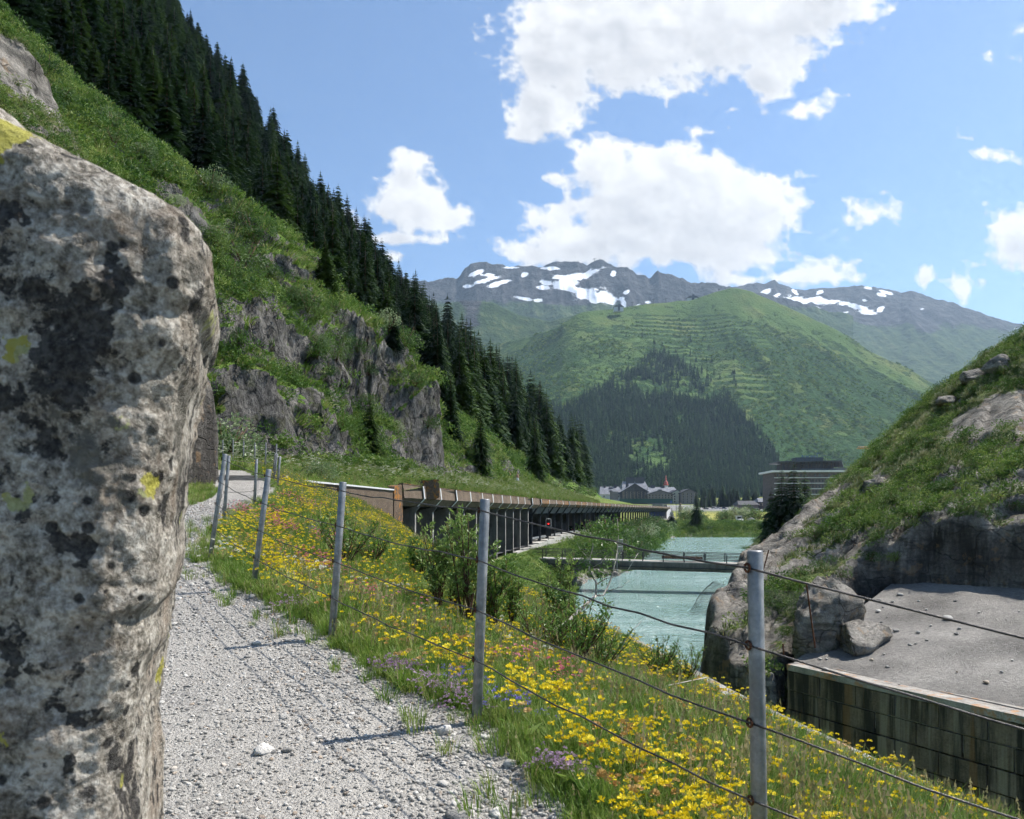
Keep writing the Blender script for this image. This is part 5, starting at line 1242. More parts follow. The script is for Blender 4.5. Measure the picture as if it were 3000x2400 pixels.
q_ = frame(205) @ Vector((-6.4, 0, -4.72)); t = tang(205); car('car', tuple(q_), math.atan2(-t.y, -t.x), 'car_silver', 'oncoming car with white headlights inside the gallery', lights=True)
# pickup truck with load, by the gravel heaps
q_ = vground(2120, 318); tk = empty('truck', (q_[0], 318, q_[2]+.05), (0, 0, 2.9), label='muddy maroon pickup truck with a loaded flatbed by the gravel heaps', cat='truck')
MB().prism([(-1.0, .5), (-1.0, 1.1), (-.6, 1.25), (1.7, 1.25), (2.6, 1.05), (2.7, .5)], -.95, .95).build('body', ['car_maroon'], tk)
MB().prism([(-.9, 1.25), (-.6, 1.85), (.8, 1.9), (1.5, 1.27)], -.85, .85).build('cabin', ['glass'], tk)
MB().prism([(-.6, 1.86), (.8, 1.91), (.75, 1.99), (-.6, 1.95)], -.83, .83).build('roof', ['car_maroon'], tk)
MB().box((-4.2, -1.1, .75), (-1.1, 1.1, 1.0)).build('flatbed', ['wood_brown'], tk); MB().box((-4.0, -.9, 1.01), (-2., .9, 1.45)).build('load', ['wood_brown'], tk)
for sx_ in (-3.2, 1.8):
    for sy_ in (-.95, .95): MB().tube([(sx_, sy_-.15, .42), (sx_, sy_+.15, .42)], .42, 12).build('wheel', ['tyre'], tk)
# site cabin / digger cab
q_ = vground(2164, 322); dg = empty('site_cabin', (q_[0], 322, q_[2]), label='small pale green site cab behind the gravel heaps', cat='cabin')
MB().box((-1.1, -1, .9), (1.1, 1, 2.9)).build('cab', ['flashing'], dg); MB().box((-.9, -1.05, 1.8), (.9, -1.001, 2.7)).build('window', ['glass'], dg); MB().box((-1.3, -1.2, 2.901), (1.3, 1.2, 3.05)).build('roof', ['flashing'], dg); MB().box((-1.4, -1.1, .2), (1.4, 1.1, .899)).build('base', ['steel_dark'], dg)
def heap(name, px, d, r, h, mat, label):
    q_ = vground(px, d); n = 28; rr_ = np.linspace(0, 1, 12); th = np.linspace(0, 2*np.pi, n, endpoint=False); RR, TT = np.meshgrid(rr_, th, indexing='ij')
    X = RR*r*np.cos(TT)*(1+.15*vn(np.cos(TT)*2, np.sin(TT)*2, 0, 5)); Y = RR*r*np.sin(TT); Z = h*(1-RR**1.15)+.12*fbm(X, Y, 0, 3, 6)
    Z[0] = h*.97; Z[-1] = -.3
    link(name, npmesh(name, np.stack([X, Y, Z], -1).reshape(-1, 3), grid_faces(12, n, True), [mat], True), None, (q_[0], d, q_[2]), label=label, cat='heap')
heap('gravel_heap', 2172, 308, 4.0, 2.2, 'gravel_heap', 'pale grey cone-shaped gravel heap on the far river bank')
heap('gravel_heap', 2201, 318, 3.6, 2.5, 'gravel_heap_dark', 'dark grey gravel heap behind the pale heaps')
heap('gravel_heap', 2212, 306, 3.8, 1.2, 'gravel_heap', 'low pale gravel heap at the right of the dark heap')
# bus-stop blue panel, lamp post, road signs, sculpture, distant rail fence
q_ = vground(1927, 430); MB().box((-4.4, 0, .6), (4.4, 2.4, 4.4)).build('container', ['sign_blue'], label='blue container standing by the road at the gallery end', cat='container', loc=q_)
def pole(name, px, d, h, lab, arm=0, cat='lamp post'):
    q_ = vground(px, d); o = empty(name, q_, label=lab, cat=cat); MB().tube([(0, 0, -.5), (0, 0, h)], [.16, .09], 8).build('pole', ['galvanised'], o)
    if arm: MB().box((-.9, -.3, h-.15), (.9, .3, h+.1)).build('lamp', ['galvanised'], o)
    return o
pole('street_lamp', 1981, 330, 9.2, 'slim grey lamp post standing on the river bank near the small spruces', 0)
pole('street_lamp', 2068, 560, 11, 'tall floodlight mast in front of the village trees', 1)
pole('street_lamp', 2159, 470, 5.5, 'grey post at the edge of the mown meadow', 0)
pole('street_lamp', 2208, 480, 5.0, 'grey post right of the meadow shrubs', 0)
for px, d, w_, h_, zz, mt, lab in ((1967, 400, 2., 2.0, 1.5, 'white_band', 'white road sign at the end of the gallery'), (2009, 470, 1.4, 1.8, 4.0, 'flashing', 'grey sign board right of the carved figure'), (1966, 440, 1.0, 1.1, 8.3, 'sign_blue', 'round blue road sign above the gallery end')):
    q_ = vground(px, d); o = empty('road_sign', q_, label=lab, cat='sign'); MB().tube([(0, 0, -.3), (0, 0, zz+h_)], .07, 6).build('pole', ['galvanised'], o)
    MB().box((-w_/2, -.12, zz), (w_/2, -.071, zz+h_)).build('panel', [mt], o)
q_ = vground(2002, 455); o = empty('road_sign', q_, label='black and white chevron board beside the carved figure', cat='sign')
MB().box((-1.9, -.05, 1.2), (1.9, .05, 2.3)).build('panel', ['steel_dark'], o)
for k in range(4):
    x_ = -1.6+k*.85; MB().add([(x_, -.06, 1.25), (x_+.3, -.06, 1.25), (x_+.65, -.06, 1.75), (x_+.3, -.06, 2.25), (x_, -.06, 2.25), (x_+.35, -.06, 1.75)], [(0, 1, 2, 5), (5, 2, 3, 4)]).build('chevron', ['white_band'], o)
q_ = vground(1993, 445); sp = empty('carved_figure', q_, label='tall carved brown standing figure by the road before the village', cat='sculpture')
pr_ = [(1.2, 0), (1.25, .8), (.95, 1.2), (1.15, 2.6), (1.2, 3.6), (.95, 4.1), (.85, 4.8), (1.0, 5.8), (.9, 6.4), (.45, 6.75), (.62, 7.1), (.6, 7.7), (.3, 8.0)]
MB().tube([(0, 0, z+.0) for r, z in pr_], [r for r, z in pr_], 10).build('body', ['sculpture_wood'], sp, True)
for s_ in (-1, 1): MB().tube([(s_*.8, 0, 6.1), (s_*1.25, -.3, 5.0), (s_*.7, -.9, 4.2)], [.35, .32, .28], 8).build('arm', ['sculpture_wood'], sp, True)
rf_ = empty('railing', vground(2030, 500), label='long grey railing between the meadow and the car park', cat='railing')
for k in range(26):
    x_ = k*1.75; MB().tube([(x_, 0, -.4), (x_, 0, 1.6)], .07, 4).build('post', ['galvanised'], rf_)
for hz in (.7, 1.6): MB().tube([(0, 0, hz), (44, 0, hz)], .05, 4).build('rail', ['galvanised'], rf_)
MB().box((0, 0, -.5), (15, .5, .55)).build('low_wall', ['concrete'], label='short concrete river wall between the two small spruces', cat='wall', loc=(P(1978, 1548, 291)[0], 291, -6.9))
# ================================================================== vegetation prototypes
def tri_mesh(name, tris, mats, mi=None, smooth=False):
    t = np.asarray(tris, np.float32).reshape(-1, 3); f = np.arange(len(t)).reshape(-1, 3)
    return npmesh(name, t, f, mats, smooth, None, mi)
def spruce_crown(seed, nwh=30, nbr=11, ntw=8, R=.19, t0=.05, bare=0.):
    r_ = np.random.RandomState(seed); T = []
    lean = r_.uniform(-.012, .012, 2)
    for i in range(nwh):
        t = t0+(1-t0)*(i+r_.uniform(-.3, .3))/nwh; t = min(max(t, .02), .985)
        rad = R*(1-t)**.82*(.82+.36*r_.rand())+.008
        n = max(4, int(nbr*(.65+.5*(1-t))))
        a0 = r_.rand()*6.28
        for j in range(n):
            if r_.rand() < bare*(1-t): continue
            a = a0+6.283*j/n+r_.uniform(-.3, .3); L = rad*r_.uniform(.65, 1.15)
            d = np.array([math.cos(a), math.sin(a), 0]); s_ = np.array([-math.sin(a), math.cos(a), 0])
            up = .35*(t-.45); dr = .45+.35*(1-t)
            b0 = np.array([lean[0]*t, lean[1]*t, t])
            def pt(s): return b0+d*L*s+np.array([0, 0, L*(up*s-dr*s*s*.9)])
            k = max(3, int(ntw*(.5+.5*L/R)))
            for q in range(k):
                s = (q+.6)/k; p = pt(s); w = L*.46*(1.15-.6*s)*r_.uniform(.7, 1.25)
                for sd in (-1, 1):
                    tip = p+d*w*.75+s_*sd*w*.95+np.array([0, 0, -w*r_.uniform(.25, .7)])
                    T += [p-d*w*.30, p+d*w*.36, tip]
            T += [pt(.15)+s_*L*.05, pt(.15)-s_*L*.05, pt(1.08)]
    T += [np.array([lean[0]-.006, lean[1], .94]), np.array([lean[0]+.006, lean[1], .94]), np.array([lean[0], lean[1], 1.03])]
    return tri_mesh('crown', T, ['needles'])
def trunk_mesh(r=.016, top=.97, mat='bark'):
    m = MB(); m.tube([(0, 0, -.06), (0, 0, .02), (0, 0, .5), (0, 0, top)], [r*1.35, r, r*.6, r*.08], 7); return m.mesh('trunk', [mat], True)
SPR = [(spruce_crown(100+k, 30+2*(k % 3), 11, 8, (.21, .24, .19, .27, .22)[k], bare=(.0, .05, .1, 0, .15)[k]), trunk_mesh()) for k in range(5)]
def far_crown(seed, R=.17):
    r_ = np.random.RandomState(seed); T = []
    for i in range(9):
        t = .03+.93*i/9; rad = R*(1-t)**.85+.01; n = 7; a0 = r_.rand()*6
        for j in range(n):
            a = a0+6.283*j/n; L = rad*r_.uniform(.7, 1.2); w = 6.283/n*.62
            c0 = np.array([0, 0, t+.10*(1-t)+.03]); e0 = np.array([math.cos(a-w)*L, math.sin(a-w)*L, t-.03*r_.rand()]); e1 = np.array([math.cos(a+w)*L, math.sin(a+w)*L, t-.05*r_.rand()])
            T += [c0, e0, e1]
    return tri_mesh('far_crown', T, ['needles_far'])
FARC = [far_crown(300+k, .15+.02*k) for k in range(4)]
def rand_rot(r_, n, tilt=1.): 
    q = r_.normal(size=(n, 3)); q /= np.linalg.norm(q, axis=1, keepdims=True); return q
def leaf_tris(p, d, up, L, w, fold=.25):
    """vectorised folded leaves: positions p, directions d, side hint up"""
    s = np.cross(d, up); s /= np.linalg.norm(s, axis=1, keepdims=True)+1e-9; n = np.cross(s, d)
    L = L[:, None]; w = w[:, None]; mid = p+d*L*.45
    l = mid+s*w*.5+n*w*fold; r = mid-s*w*.5+n*w*fold; t = p+d*L-n*L*.08
    return np.stack([p, l, t, p, t, r], 1)
def shrub_mesh(seed, n, leaf, ratio=.5, mat='leaf_shrub', blobs=7, flat=.8):
    r_ = np.random.RandomState(seed); P_ = []
    cs = r_.uniform(-.55, .55, (blobs, 3)); cs[:, 2] = r_.uniform(.15, .75, blobs)*flat
    rr = r_.uniform(.28, .5, blobs)
    per = np.maximum(1, (n*rr**2/np.sum(rr**2)).astype(int)); pos = []; out = []
    for c, R, k in zip(cs, rr, per):
        q = rand_rot(r_, k); rad = R*r_.uniform(.55, 1.05, k)**.6
        pos.append(c+q*rad[:, None]*np.array([1, 1, .85])); out.append(q)
    pos = np.concatenate(pos); out = np.concatenate(out); k = len(pos)
    ok = pos[:, 2] > -.02; pos, out = pos[ok], out[ok]; k = len(pos)
    d = out*.6+rand_rot(r_, k)*.8+np.array([0, 0, .15]); d /= np.linalg.norm(d, axis=1, keepdims=True)
    L = leaf*r_.uniform(.6, 1.3, k)
    return tri_mesh('foliage', leaf_tris(pos, d, rand_rot(r_, k), L, L*ratio), [mat])
def shrub_stems(seed, n=6, mat='twig'):
    r_ = random.Random(seed); m = MB()
    for k in range(n):
        a = 6.28*k/n+r_.random(); e = .3+.3*r_.random()
        m.tube([(0, 0, -.1), (math.cos(a)*e*.4, math.sin(a)*e*.4, .3), (math.cos(a)*e, math.sin(a)*e, .65+.2*r_.random())], [.022, .016, .006], 5)
    return m.mesh('stem', [mat], True)
SHR = [(shrub_mesh(400+k, 1100, .085, .55, ('leaf_shrub', 'leaf_shrub', 'leaf_ground', 'leaf_silver')[k % 4], 7+k % 3), shrub_stems(410+k)) for k in range(6)]
CLUMP = [shrub_mesh(450+k, 110, .16, .45, 'leaf_ground', 4, .5) for k in range(4)]
def tuft(seed, n, h, spread, lean, mat, wid=.007, dry=0, wind=.0, heads=0):
    r_ = np.random.RandomState(seed); T = []; mi = []
    for k in range(n):
        a = r_.rand()*6.283; rr = spread*r_.rand()**.7; b = np.array([math.cos(a)*rr, math.sin(a)*rr, -.01])
        hh = h*r_.uniform(.45, 1.1); l = lean*r_.uniform(.4, 1.3); a2 = a+r_.uniform(-.8, .8)
        d = np.array([math.cos(a2)*l+wind, math.sin(a2)*l, 0]); s = np.array([-math.sin(a2), math.cos(a2), 0])*wid*r_.uniform(.6, 1.2)
        m = b+np.array([0, 0, hh*.55])+d*hh*.35; t = b+np.array([0, 0, hh*(1-.25*l)])+d*hh
        T += [b-s, b+s, m+s*.75, b-s, m+s*.75, m-s*.75, m-s*.75, m+s*.75, t]; mi += [1 if k < dry else 0]*3
        if k < heads:
            for q in range(4):
                c = t+np.array([0, 0, -.02*q]); e = rand_rot(r_, 1)[0]*.012; T += [c+e, c-e, c+np.array([0, 0, .03])+e*.5]; mi.append(1)
    return tri_mesh('tuft', T, [mat, 'grass_dry'], mi)
GR = [tuft(500+k, 34, .19+.04*(k % 3), .10, .5, 'grass_blade', .0042, (1, 2, 6, 1)[k % 4], .05, (0, 1, 4, 0)[k % 4]) for k in range(6)]
GH = [tuft(520+k, 22, .55, .28, .6, 'grass_hill', .022, 3, .25) for k in range(4)]
GS = [tuft(525+k, 24, .5, .26, .7, 'grass_silver', .018, 4, .35) for k in range(4)]
GM = [tuft(530+k, 28, .55, .25, .4, 'grass_meadow', .012, 3, .12, 3) for k in range(4)]
def flower_plant(seed, heads, h, R, pet, stemm='grass_blade', npet=16, leaves=7, spread=.065, plen=.013):
    r_ = np.random.RandomState(seed); S, H = [], []
    for k in range(heads):
        a = r_.rand()*6.28; rr = spread*math.sqrt(r_.rand()); hh = h*r_.uniform(.6, 1.1)
        b = np.array([math.cos(a)*rr*.3, math.sin(a)*rr*.3, -.01]); t = np.array([math.cos(a)*rr, math.sin(a)*rr, hh]); s = np.array([.0022, 0, 0])
        S += [b-s, b+s, t]
        q = rand_rot(r_, npet); q[:, 2] = np.abs(q[:, 2])*.8+.1
        p = t+q*R*.45; w = R*.62
        sd = np.cross(q, rand_rot(r_, npet)); sd /= np.linalg.norm(sd, axis=1, keepdims=True)
        tip = t+q*R*1.15
        for i in range(npet): H += [p[i]-sd[i]*w*.25, p[i]+sd[i]*w*.25, tip[i]+sd[i]*w*.4, p[i]-sd[i]*w*.25, tip[i]+sd[i]*w*.4, tip[i]-sd[i]*w*.4]
    for k in range(leaves):
        a = r_.rand()*6.28; L = h*r_.uniform(.35, .7); d = np.array([[math.cos(a)*.8, math.sin(a)*.8, .5]]); d /= np.linalg.norm(d)
        S += list(leaf_tris(np.array([[0, 0, .01]]), d, np.array([[0, 0, 1.]]), np.array([L]), np.array([L*.3]))[0])
    return tri_mesh('stalk', S, [stemm]), tri_mesh('flower_head', H, [pet])
def joined(ms):
    """merge triangle meshes that hold one material each"""
    v, f, mi, mt = [], [], [], []; o = 0
    for me in ms:
        a = np.empty(len(me.vertices)*3, np.float32); me.vertices.foreach_get('co', a); v.append(a.reshape(-1, 3)); n = len(me.polygons)
        f.append(np.arange(n*3).reshape(-1, 3)+o); mi += [len(mt)]*n; mt.append(me.materials[0]); o += len(me.vertices)
    return npmesh('plant', np.concatenate(v), np.concatenate(f), mt, False, None, mi)
VET = [flower_plant(600+k, (2, 3, 3, 1)[k], .215, .0185, 'petal_yellow') for k in range(4)]
VETF = [flower_plant(610+k, 3, .20, .018, 'petal_faded') for k in range(2)]
VETJ = [joined(v) for v in VET+VETF]
PINK = [joined(flower_plant(620+k, 5, .26, .016, 'petal_pink', npet=14, spread=.07)) for k in range(2)]
PURP = [joined(flower_plant(630+k, 12, .08, .011, 'petal_purple', npet=10, leaves=8, spread=.09)) for k in range(2)]
BLUE = [joined(flower_plant(640, 8, .13, .013, 'petal_blue', npet=8, spread=.08))]
WHIT = [joined(flower_plant(650+k, 2, .22, .020, 'petal_white', npet=14, spread=.05)) for k in range(2)]
def umbel(seed):
    r_ = np.random.RandomState(seed); S, H = [], []
    for k in range(3):
        t = np.array([r_.uniform(-.18, .18), r_.uniform(-.18, .18), r_.uniform(.75, 1.1)]); S += [(-.008, 0, 0), (.008, 0, 0), t]
        for q in range(26):
            a = r_.rand()*6.28; rr = .11*math.sqrt(r_.rand()); c = t+np.array([math.cos(a)*rr, math.sin(a)*rr, .03-rr*.25]); e = .018
            H += [c+np.array([-e, -e, 0]), c+np.array([e, -e, 0.005]), c+np.array([0, e, 0])]
    for k in range(8):
        a = r_.rand()*6.28; L = .4*r_.uniform(.6, 1.2); d = np.array([[math.cos(a)*.8, math.sin(a)*.8, .4]]); S += list(leaf_tris(np.array([[0, 0, .15+.05*k]]), d, np.array([[0, 0, 1.]]), np.array([L]), np.array([L*.45]))[0])
    return joined([tri_mesh('s', S, ['leaf_ground']), tri_mesh('h', H, ['petal_white'])])
UMB = [umbel(660+k) for k in range(3)]

# ================================================================== scatter on the flower bank
def bank_points(n, ylo, yhi, pw=1., tmin=-.02, tmax=1.06):
    y = ylo*(yhi/ylo)**(rs.rand(n)**pw); I, C = ip(y, I_), ip(y, C_); t = tmin+(tmax-tmin)*rs.rand(n); x = I+(C-I)*t
    x = x+rs.normal(size=n)*.05
    return x, y, t
def on_ground(x, y): return np.stack([x, y, ground_z(x, y)], -1)
def zrot(n, tilt=.12): return np.stack([rs.normal(size=n)*tilt, rs.normal(size=n)*tilt, rs.rand(n)*6.283], -1)
x, y, t = bank_points(52000, 1.6, 44)
keep = (path_mask(x, y) < .35) & (rs.rand(len(x)) < .55+.45*sst(-.3, .3, fbm(x*.8, y*.8, 0, 3, 801)))
x, y = x[keep], y[keep]; n = len(x)
scg = rs.uniform(.6, 1.25, n)*(1+.35*fbm(x*.5, y*.5, 0, 2, 803))*(.55+.45*sst(.0, .5, x-ip(y, R_)))*(1+.5*sst(8, 40, y))
dryi = fbm(x*.6, y*.6, 4, 3, 805)
idx = np.where(rs.rand(n) < .14+.45*dryi, rs.choice([1, 2, 5], n), rs.choice([0, 3, 4], n))
scatter('bank_grass', on_ground(x, y), zrot(n), scg, idx, GR, kind='stuff', label='long wind-bent grass covering the flower bank')
# a fringe of grass on the path's left edge and thin tufts in the gravel
yl = rs.uniform(10, 24, 900); xl_ = ip(yl, L_)-rs.rand(900)**1.5*.8+.25
yg = rs.uniform(3, 18, 260); xg = ip(yg, R_)-rs.rand(260)**3*.5
xx = np.concatenate([xl_, xg]); yy_ = np.concatenate([yl, yg]); n = len(xx)
scatter('verge_grass', np.stack([xx, yy_, path_surface(xx, yy_)], -1), zrot(n), rs.uniform(.3, .8, n), rs.randint(0, 6, n), GR, kind='stuff', label='thin grass at the edges of the gravel path')
# yellow vetch: nearest plants singly, the rest as one mass
x, y, t = bank_points(34000, 2.2, 43, .9)
dens = .16+.45*np.clip(fbm(x*.6, y*.4, 0, 3, 811), -.15, 1)+.30*np.exp(-((x-ip(y, R_)-.9)/.55)**2)*(.5+.8*sst(-.1, .4, fbm(x*.9, y*.6, 5, 2, 812)))+.14*sst(.7, 1., t)
dens = np.minimum(dens, .30+.42*sst(3.5, 9, y))
keep = (path_mask(x, y) < .05) & (x-ip(y, R_) > .12) & (rs.rand(len(x)) < np.clip(dens, .04, 1))
x, y = x[keep], y[keep]
px_ = CX+x/y*F_PX; z_ = ground_z(x, y); py_ = HY-(z_+.15)/y*F_PX
vis = (px_ > 420) & (px_ < 3010) & (py_ < 2420)
order = np.argsort(np.where(vis, y, 1e6)); ind = order[:300]; rest = order[300:]
fad = fbm(x*.9, y*.9, 2, 3, 815)
for q in ind:
    k = rs.randint(4); F_ad = rs.rand() < .26+.5*fad[q]; st, hd_ = VETF[k % 2] if F_ad else VET[k]
    o = link('flower_plant', None, None, (x[q], y[q], z_[q]), (rs.normal()*.15, rs.normal()*.15, rs.rand()*6.28), rs.uniform(.75, 1.25),
             label=('faded brownish-yellow flower plant ' if F_ad else 'bright yellow flower plant ')+('right of the nearest fence post' if px_[q] > 2225 else 'on the bank between the two nearest fence posts' if px_[q] > 1420 else 'left of the second fence post'), cat='flower', group='faded flowers on the bank' if F_ad else 'yellow flowers on the bank')
    link('stalk', st, o); link('flower_head', hd_, o)
n = len(rest)
scatter('flower_carpet', np.stack([x[rest], y[rest], z_[rest]], -1), zrot(n, .15), rs.uniform(.75, 1.3, n)*(1+.35*sst(10, 35, y[rest])), np.where(rs.rand(n) < .22+.5*fad[rest], 4+rs.randint(0, 2, n), rs.randint(0, 4, n)), VETJ, kind='stuff', label='carpet of small yellow flowers across the bank')
def patch(name, spots, protos, lab, sc0=1.):
    pts, k = [], []
    for (px, py, d, r, n) in spots:
        c = P(px, py, d)
        for _ in range(n): a = rs.rand()*6.28; q = r*math.sqrt(rs.rand()); pts.append((c[0]+math.cos(a)*q*1.4, d+math.sin(a)*q))
    pts = np.array(pts); n = len(pts)
    scatter(name, on_ground(pts[:, 0], pts[:, 1]), zrot(n, .2), rs.uniform(.7, 1.3, n)*sc0, rs.randint(0, len(protos), n), protos, kind='stuff', label=lab)
patch('thyme_patch', [(1290, 2030, 4.9, .13, 15), (1370, 2070, 4.6, .10, 6), (1330, 2045, 4.75, .08, 4), (1640, 2270, 3.75, .08, 12), (1180, 1960, 5.3, .12, 16), (880, 1800, 7.1, .15, 14)], PURP, 'low purple thyme at the path edge by the fence post')
patch('bluebell_patch', [(1520, 2100, 4.5, .13, 9), (1370, 1980, 5.2, .12, 12), (960, 1580, 14, .3, 16)], BLUE, 'small blue bell flowers at the foot of the bank fence')
patch('pink_flowers', [(900, 1610, 10.5, .35, 30), (1010, 1570, 13, .4, 30), (760, 1520, 14, .4, 36), (820, 1540, 13, .3, 24), (1530, 1960, 6.6, .3, 12), (1620, 1990, 6.2, .25, 7), (880, 1490, 17, .5, 30), (1110, 1780, 8.2, .3, 18)], PINK, 'pink flower spikes scattered over the bank')
patch('white_flowers', [(690, 1600, 9.6, .4, 24), (1000, 1680, 9.5, .6, 30), (1500, 1850, 8.5, .8, 30)], WHIT, 'scattered small white flowers on the bank')
# meadow above the gallery and around the far fence
ym_ = 22*(170/22.)**(rs.rand(15000)**.85); fx_ = ip(ym_, F_); gx_ = np.where(ym_ < 46, ip(ym_, I_), Gx(ym_)-.25); tq = rs.rand(15000); xm_ = gx_+(fx_-gx_)*tq*1.05
ok = (path_mask(xm_, ym_) < .4) & (xm_ > -34) & ~((xm_ < ip(ym_, L_)) & (ym_ < 30))
xm_, ym_ = xm_[ok], ym_[ok]; n = len(xm_)
zm_ = np.where(ym_ < 46.5, ground_z(xm_, ym_), meadow_z(xm_, ym_))
scatter('meadow_grass', np.stack([xm_, ym_, zm_], -1), zrot(n), rs.uniform(.55, 1.15, n)*(1+.5*sst(50, 150, ym_)), rs.randint(0, 4, n), GM, kind='stuff', label='tall pale meadow grass above the gallery roof')
q = rs.rand(n) < .085; q &= (ym_ > 27); k = int(q.sum())
scatter('meadow_umbels', np.stack([xm_, ym_, zm_], -1)[q], zrot(k, .08), rs.uniform(.6, 1.1, k), rs.randint(0, 3, k), UMB, kind='stuff', label='white umbel flowers standing in the meadow')

# ================================================================== hillside cover
area = np.linalg.norm(np.cross(np.gradient(hv, axis=0), np.gradient(hv, axis=1)), axis=-1).ravel()
hpx = CX+hill_v[:, 0]/hill_v[:, 1]*F_PX; hpy = HY-hill_v[:, 2]/hill_v[:, 1]*F_PX
inv = (hpx > -150) & (hpx < 2000) & (hpy > -350)
def hill_pick(n, wgt):
    p = area*wgt; p = p/p.sum(); i = rs.choice(len(area), n, p=p); j = hill_v[i]+rs.normal(size=(n, 3))*np.array([.12, .25, .05]); return i, j
dist = hill_v[:, 1]
i, j = hill_pick(26000, inv*(hill_rock < .38)*(dist < 170)*(70./np.maximum(dist, 45))**1.2)
n = len(i); nrm = hill_n[i]
def tilt_rot(nrm, amt): return np.stack([-nrm[:, 1]*amt, nrm[:, 0]*amt, rs.rand(len(nrm))*.6], -1)
big = fbm(j[:, 1]*.12, j[:, 2]*.12, 0, 3, 831)
isg = rs.rand(n) < .58-.6*big
scatter('hill_grass', j[isg], tilt_rot(nrm[isg], .8), rs.uniform(.6, 1.5, isg.sum())*(.8+.006*j[isg, 1]), rs.randint(0, 4, isg.sum()), GH, kind='stuff', label='rough green grass covering the steep left slope')
ib = ~isg
scatter('hill_scrub', j[ib], tilt_rot(nrm[ib], .5), rs.uniform(.7, 1.7, ib.sum())*(.75+.005*j[ib, 1]), rs.randint(0, 4, ib.sum()), CLUMP, kind='stuff', label='low leafy scrub covering the steep left slope')
def hill_at(px, py):
    d2 = (hpx-px)**2+(hpy-py)**2; c = np.where(d2 < 14**2)[0]
    if len(c) == 0: return hill_v[np.argmin(d2)]
    return hill_v[c[np.argmin(hill_v[c, 1])]]
def plant(name, protos, loc, scale, label, group=None, cat='tree', parts=('trunk', 'crown')):
    o = empty(name, tuple(loc), (0, 0, rs.rand()*6.28), scale, label=label, cat=cat, group=group)
    link(parts[0], protos[1], o); link(parts[1], protos[0], o)
    return o
# --- spruces on the left slope
wood = inv*(((hill_y > 100) & (hill_w > 46-.0*hill_y)) | ((hill_y > 116) & (hill_w > 9)) | ((hill_y > 84) & (hill_w > 62)))*(hill_w < 190)*(hpy > -420)*(hill_y < 285)
i, j = hill_pick(11000, wood*1.0)
acc_ = []; cell = {}
for q in range(len(j)):
    p = j[q]; md = 2.5+.0085*p[1]; key = (int(p[0]//6), int(p[1]//6)); ok = True
    for a_ in (-1, 0, 1):
        for b_ in (-1, 0, 1):
            for r_ in cell.get((key[0]+a_, key[1]+b_), ()):
                if (r_[0]-p[0])**2+(r_[1]-p[1])**2 < md*md: ok = False; break
            if not ok: break
        if not ok: break
    if ok: cell.setdefault(key, []).append(p); acc_.append(p)
acc_ = np.array(acc_); hts = (7.5+13*rs.rand(len(acc_))**.7)*np.clip(.72+.0022*acc_[:, 1], .8, 1.25)
vis_h = hts/acc_[:, 1]; order = np.argsort(-vis_h+.0*acc_[:, 1]); ind, rest = order[:300], order[300:]
for q in ind:
    zx = CX+acc_[q][0]/acc_[q][1]*F_PX; zn = 'at the top left corner' if zx < 350 else 'of the forest on the upper left slope' if zx < 700 else 'of the forest above the grey cliffs' if zx < 1000 else 'of the forest right of the grey cliffs' if zx < 1300 else 'where the forest runs down to the gallery'
    plant('spruce', SPR[rs.randint(5)], acc_[q]-np.array((0, 0, .4)), hts[q], ('tall' if hts[q] > 15.5 else 'short' if hts[q] < 10.5 else 'medium')+' dark spruce '+zn, 'spruces of the left slope forest')
n = len(rest); print('spruces', len(acc_))
SPJ = [s[0] for s in SPR]
if n: scatter('spruce_forest', acc_[rest], np.stack([0*rs.rand(n), 0*rs.rand(n), rs.rand(n)*6.28], -1), hts[rest], rs.randint(0, 5, n), SPJ, kind='stuff', label='rest of the spruce forest on the left slope')
for (px, py, h, lab) in ((1095, 1318, 170, 'lone dark spruce at the foot of the grey cliff'), (952, 1232, 42, 'small young spruce on the cliff ledge'), (960, 850, 170, 'tall spruce at the front edge of the forest above the cliff'), (1165, 1010, 120, 'spruce standing above the cliff edge beside pale bushes'), (1320, 1260, 190, 'tall spruce just right of the big grey cliff'), (1420, 1395, 210, 'broad spruce near the two hikers'), (1560, 1400, 190, 'spruce between the two small rock faces')):
    p = hill_at(px, py); plant('spruce', SPR[rs.randint(5)], p-np.array((0, 0, .2)), h/F_PX*p[1], lab)
# --- bushes on the left slope
BUSH = [(745,680,110),(830,640,120),(885,690,90),(620,560,110),(690,620,80),(720,770,130),(760,720,100),(540,470,90),(640,740,90),(1150,960,90),(1200,1010,90),(1090,880,60),(620,900,90),(690,1000,70),(590,1010,90),(860,560,80),(970,1090,60),(1010,1010,70),(1210,1120,70),(1260,1240,60),(1000,1250,80),(940,1010,60),(560,380,70),(480,330,60),(1420,1340,60),(1370,1320,60),(1700,1450,46),(1640,1440,50),(1600,1430,44),(1740,1460,40),(330,420,70),(250,300,60),(160,160,60),(420,470,70)]
WORDS = ['lowest', 'upper', 'broad', 'small', 'dense', 'rounded']
_i, _j = hill_pick(46, inv*(hill_rock < .5)*(hill_w > 5)*(hill_w < 60)*(hill_y < 118)*(hill_y > 46))
BUSH += [(float(CX+q_[0]/q_[1]*F_PX), float(HY-q_[2]/q_[1]*F_PX), float(rs.uniform(45, 95))) for q_ in _j]
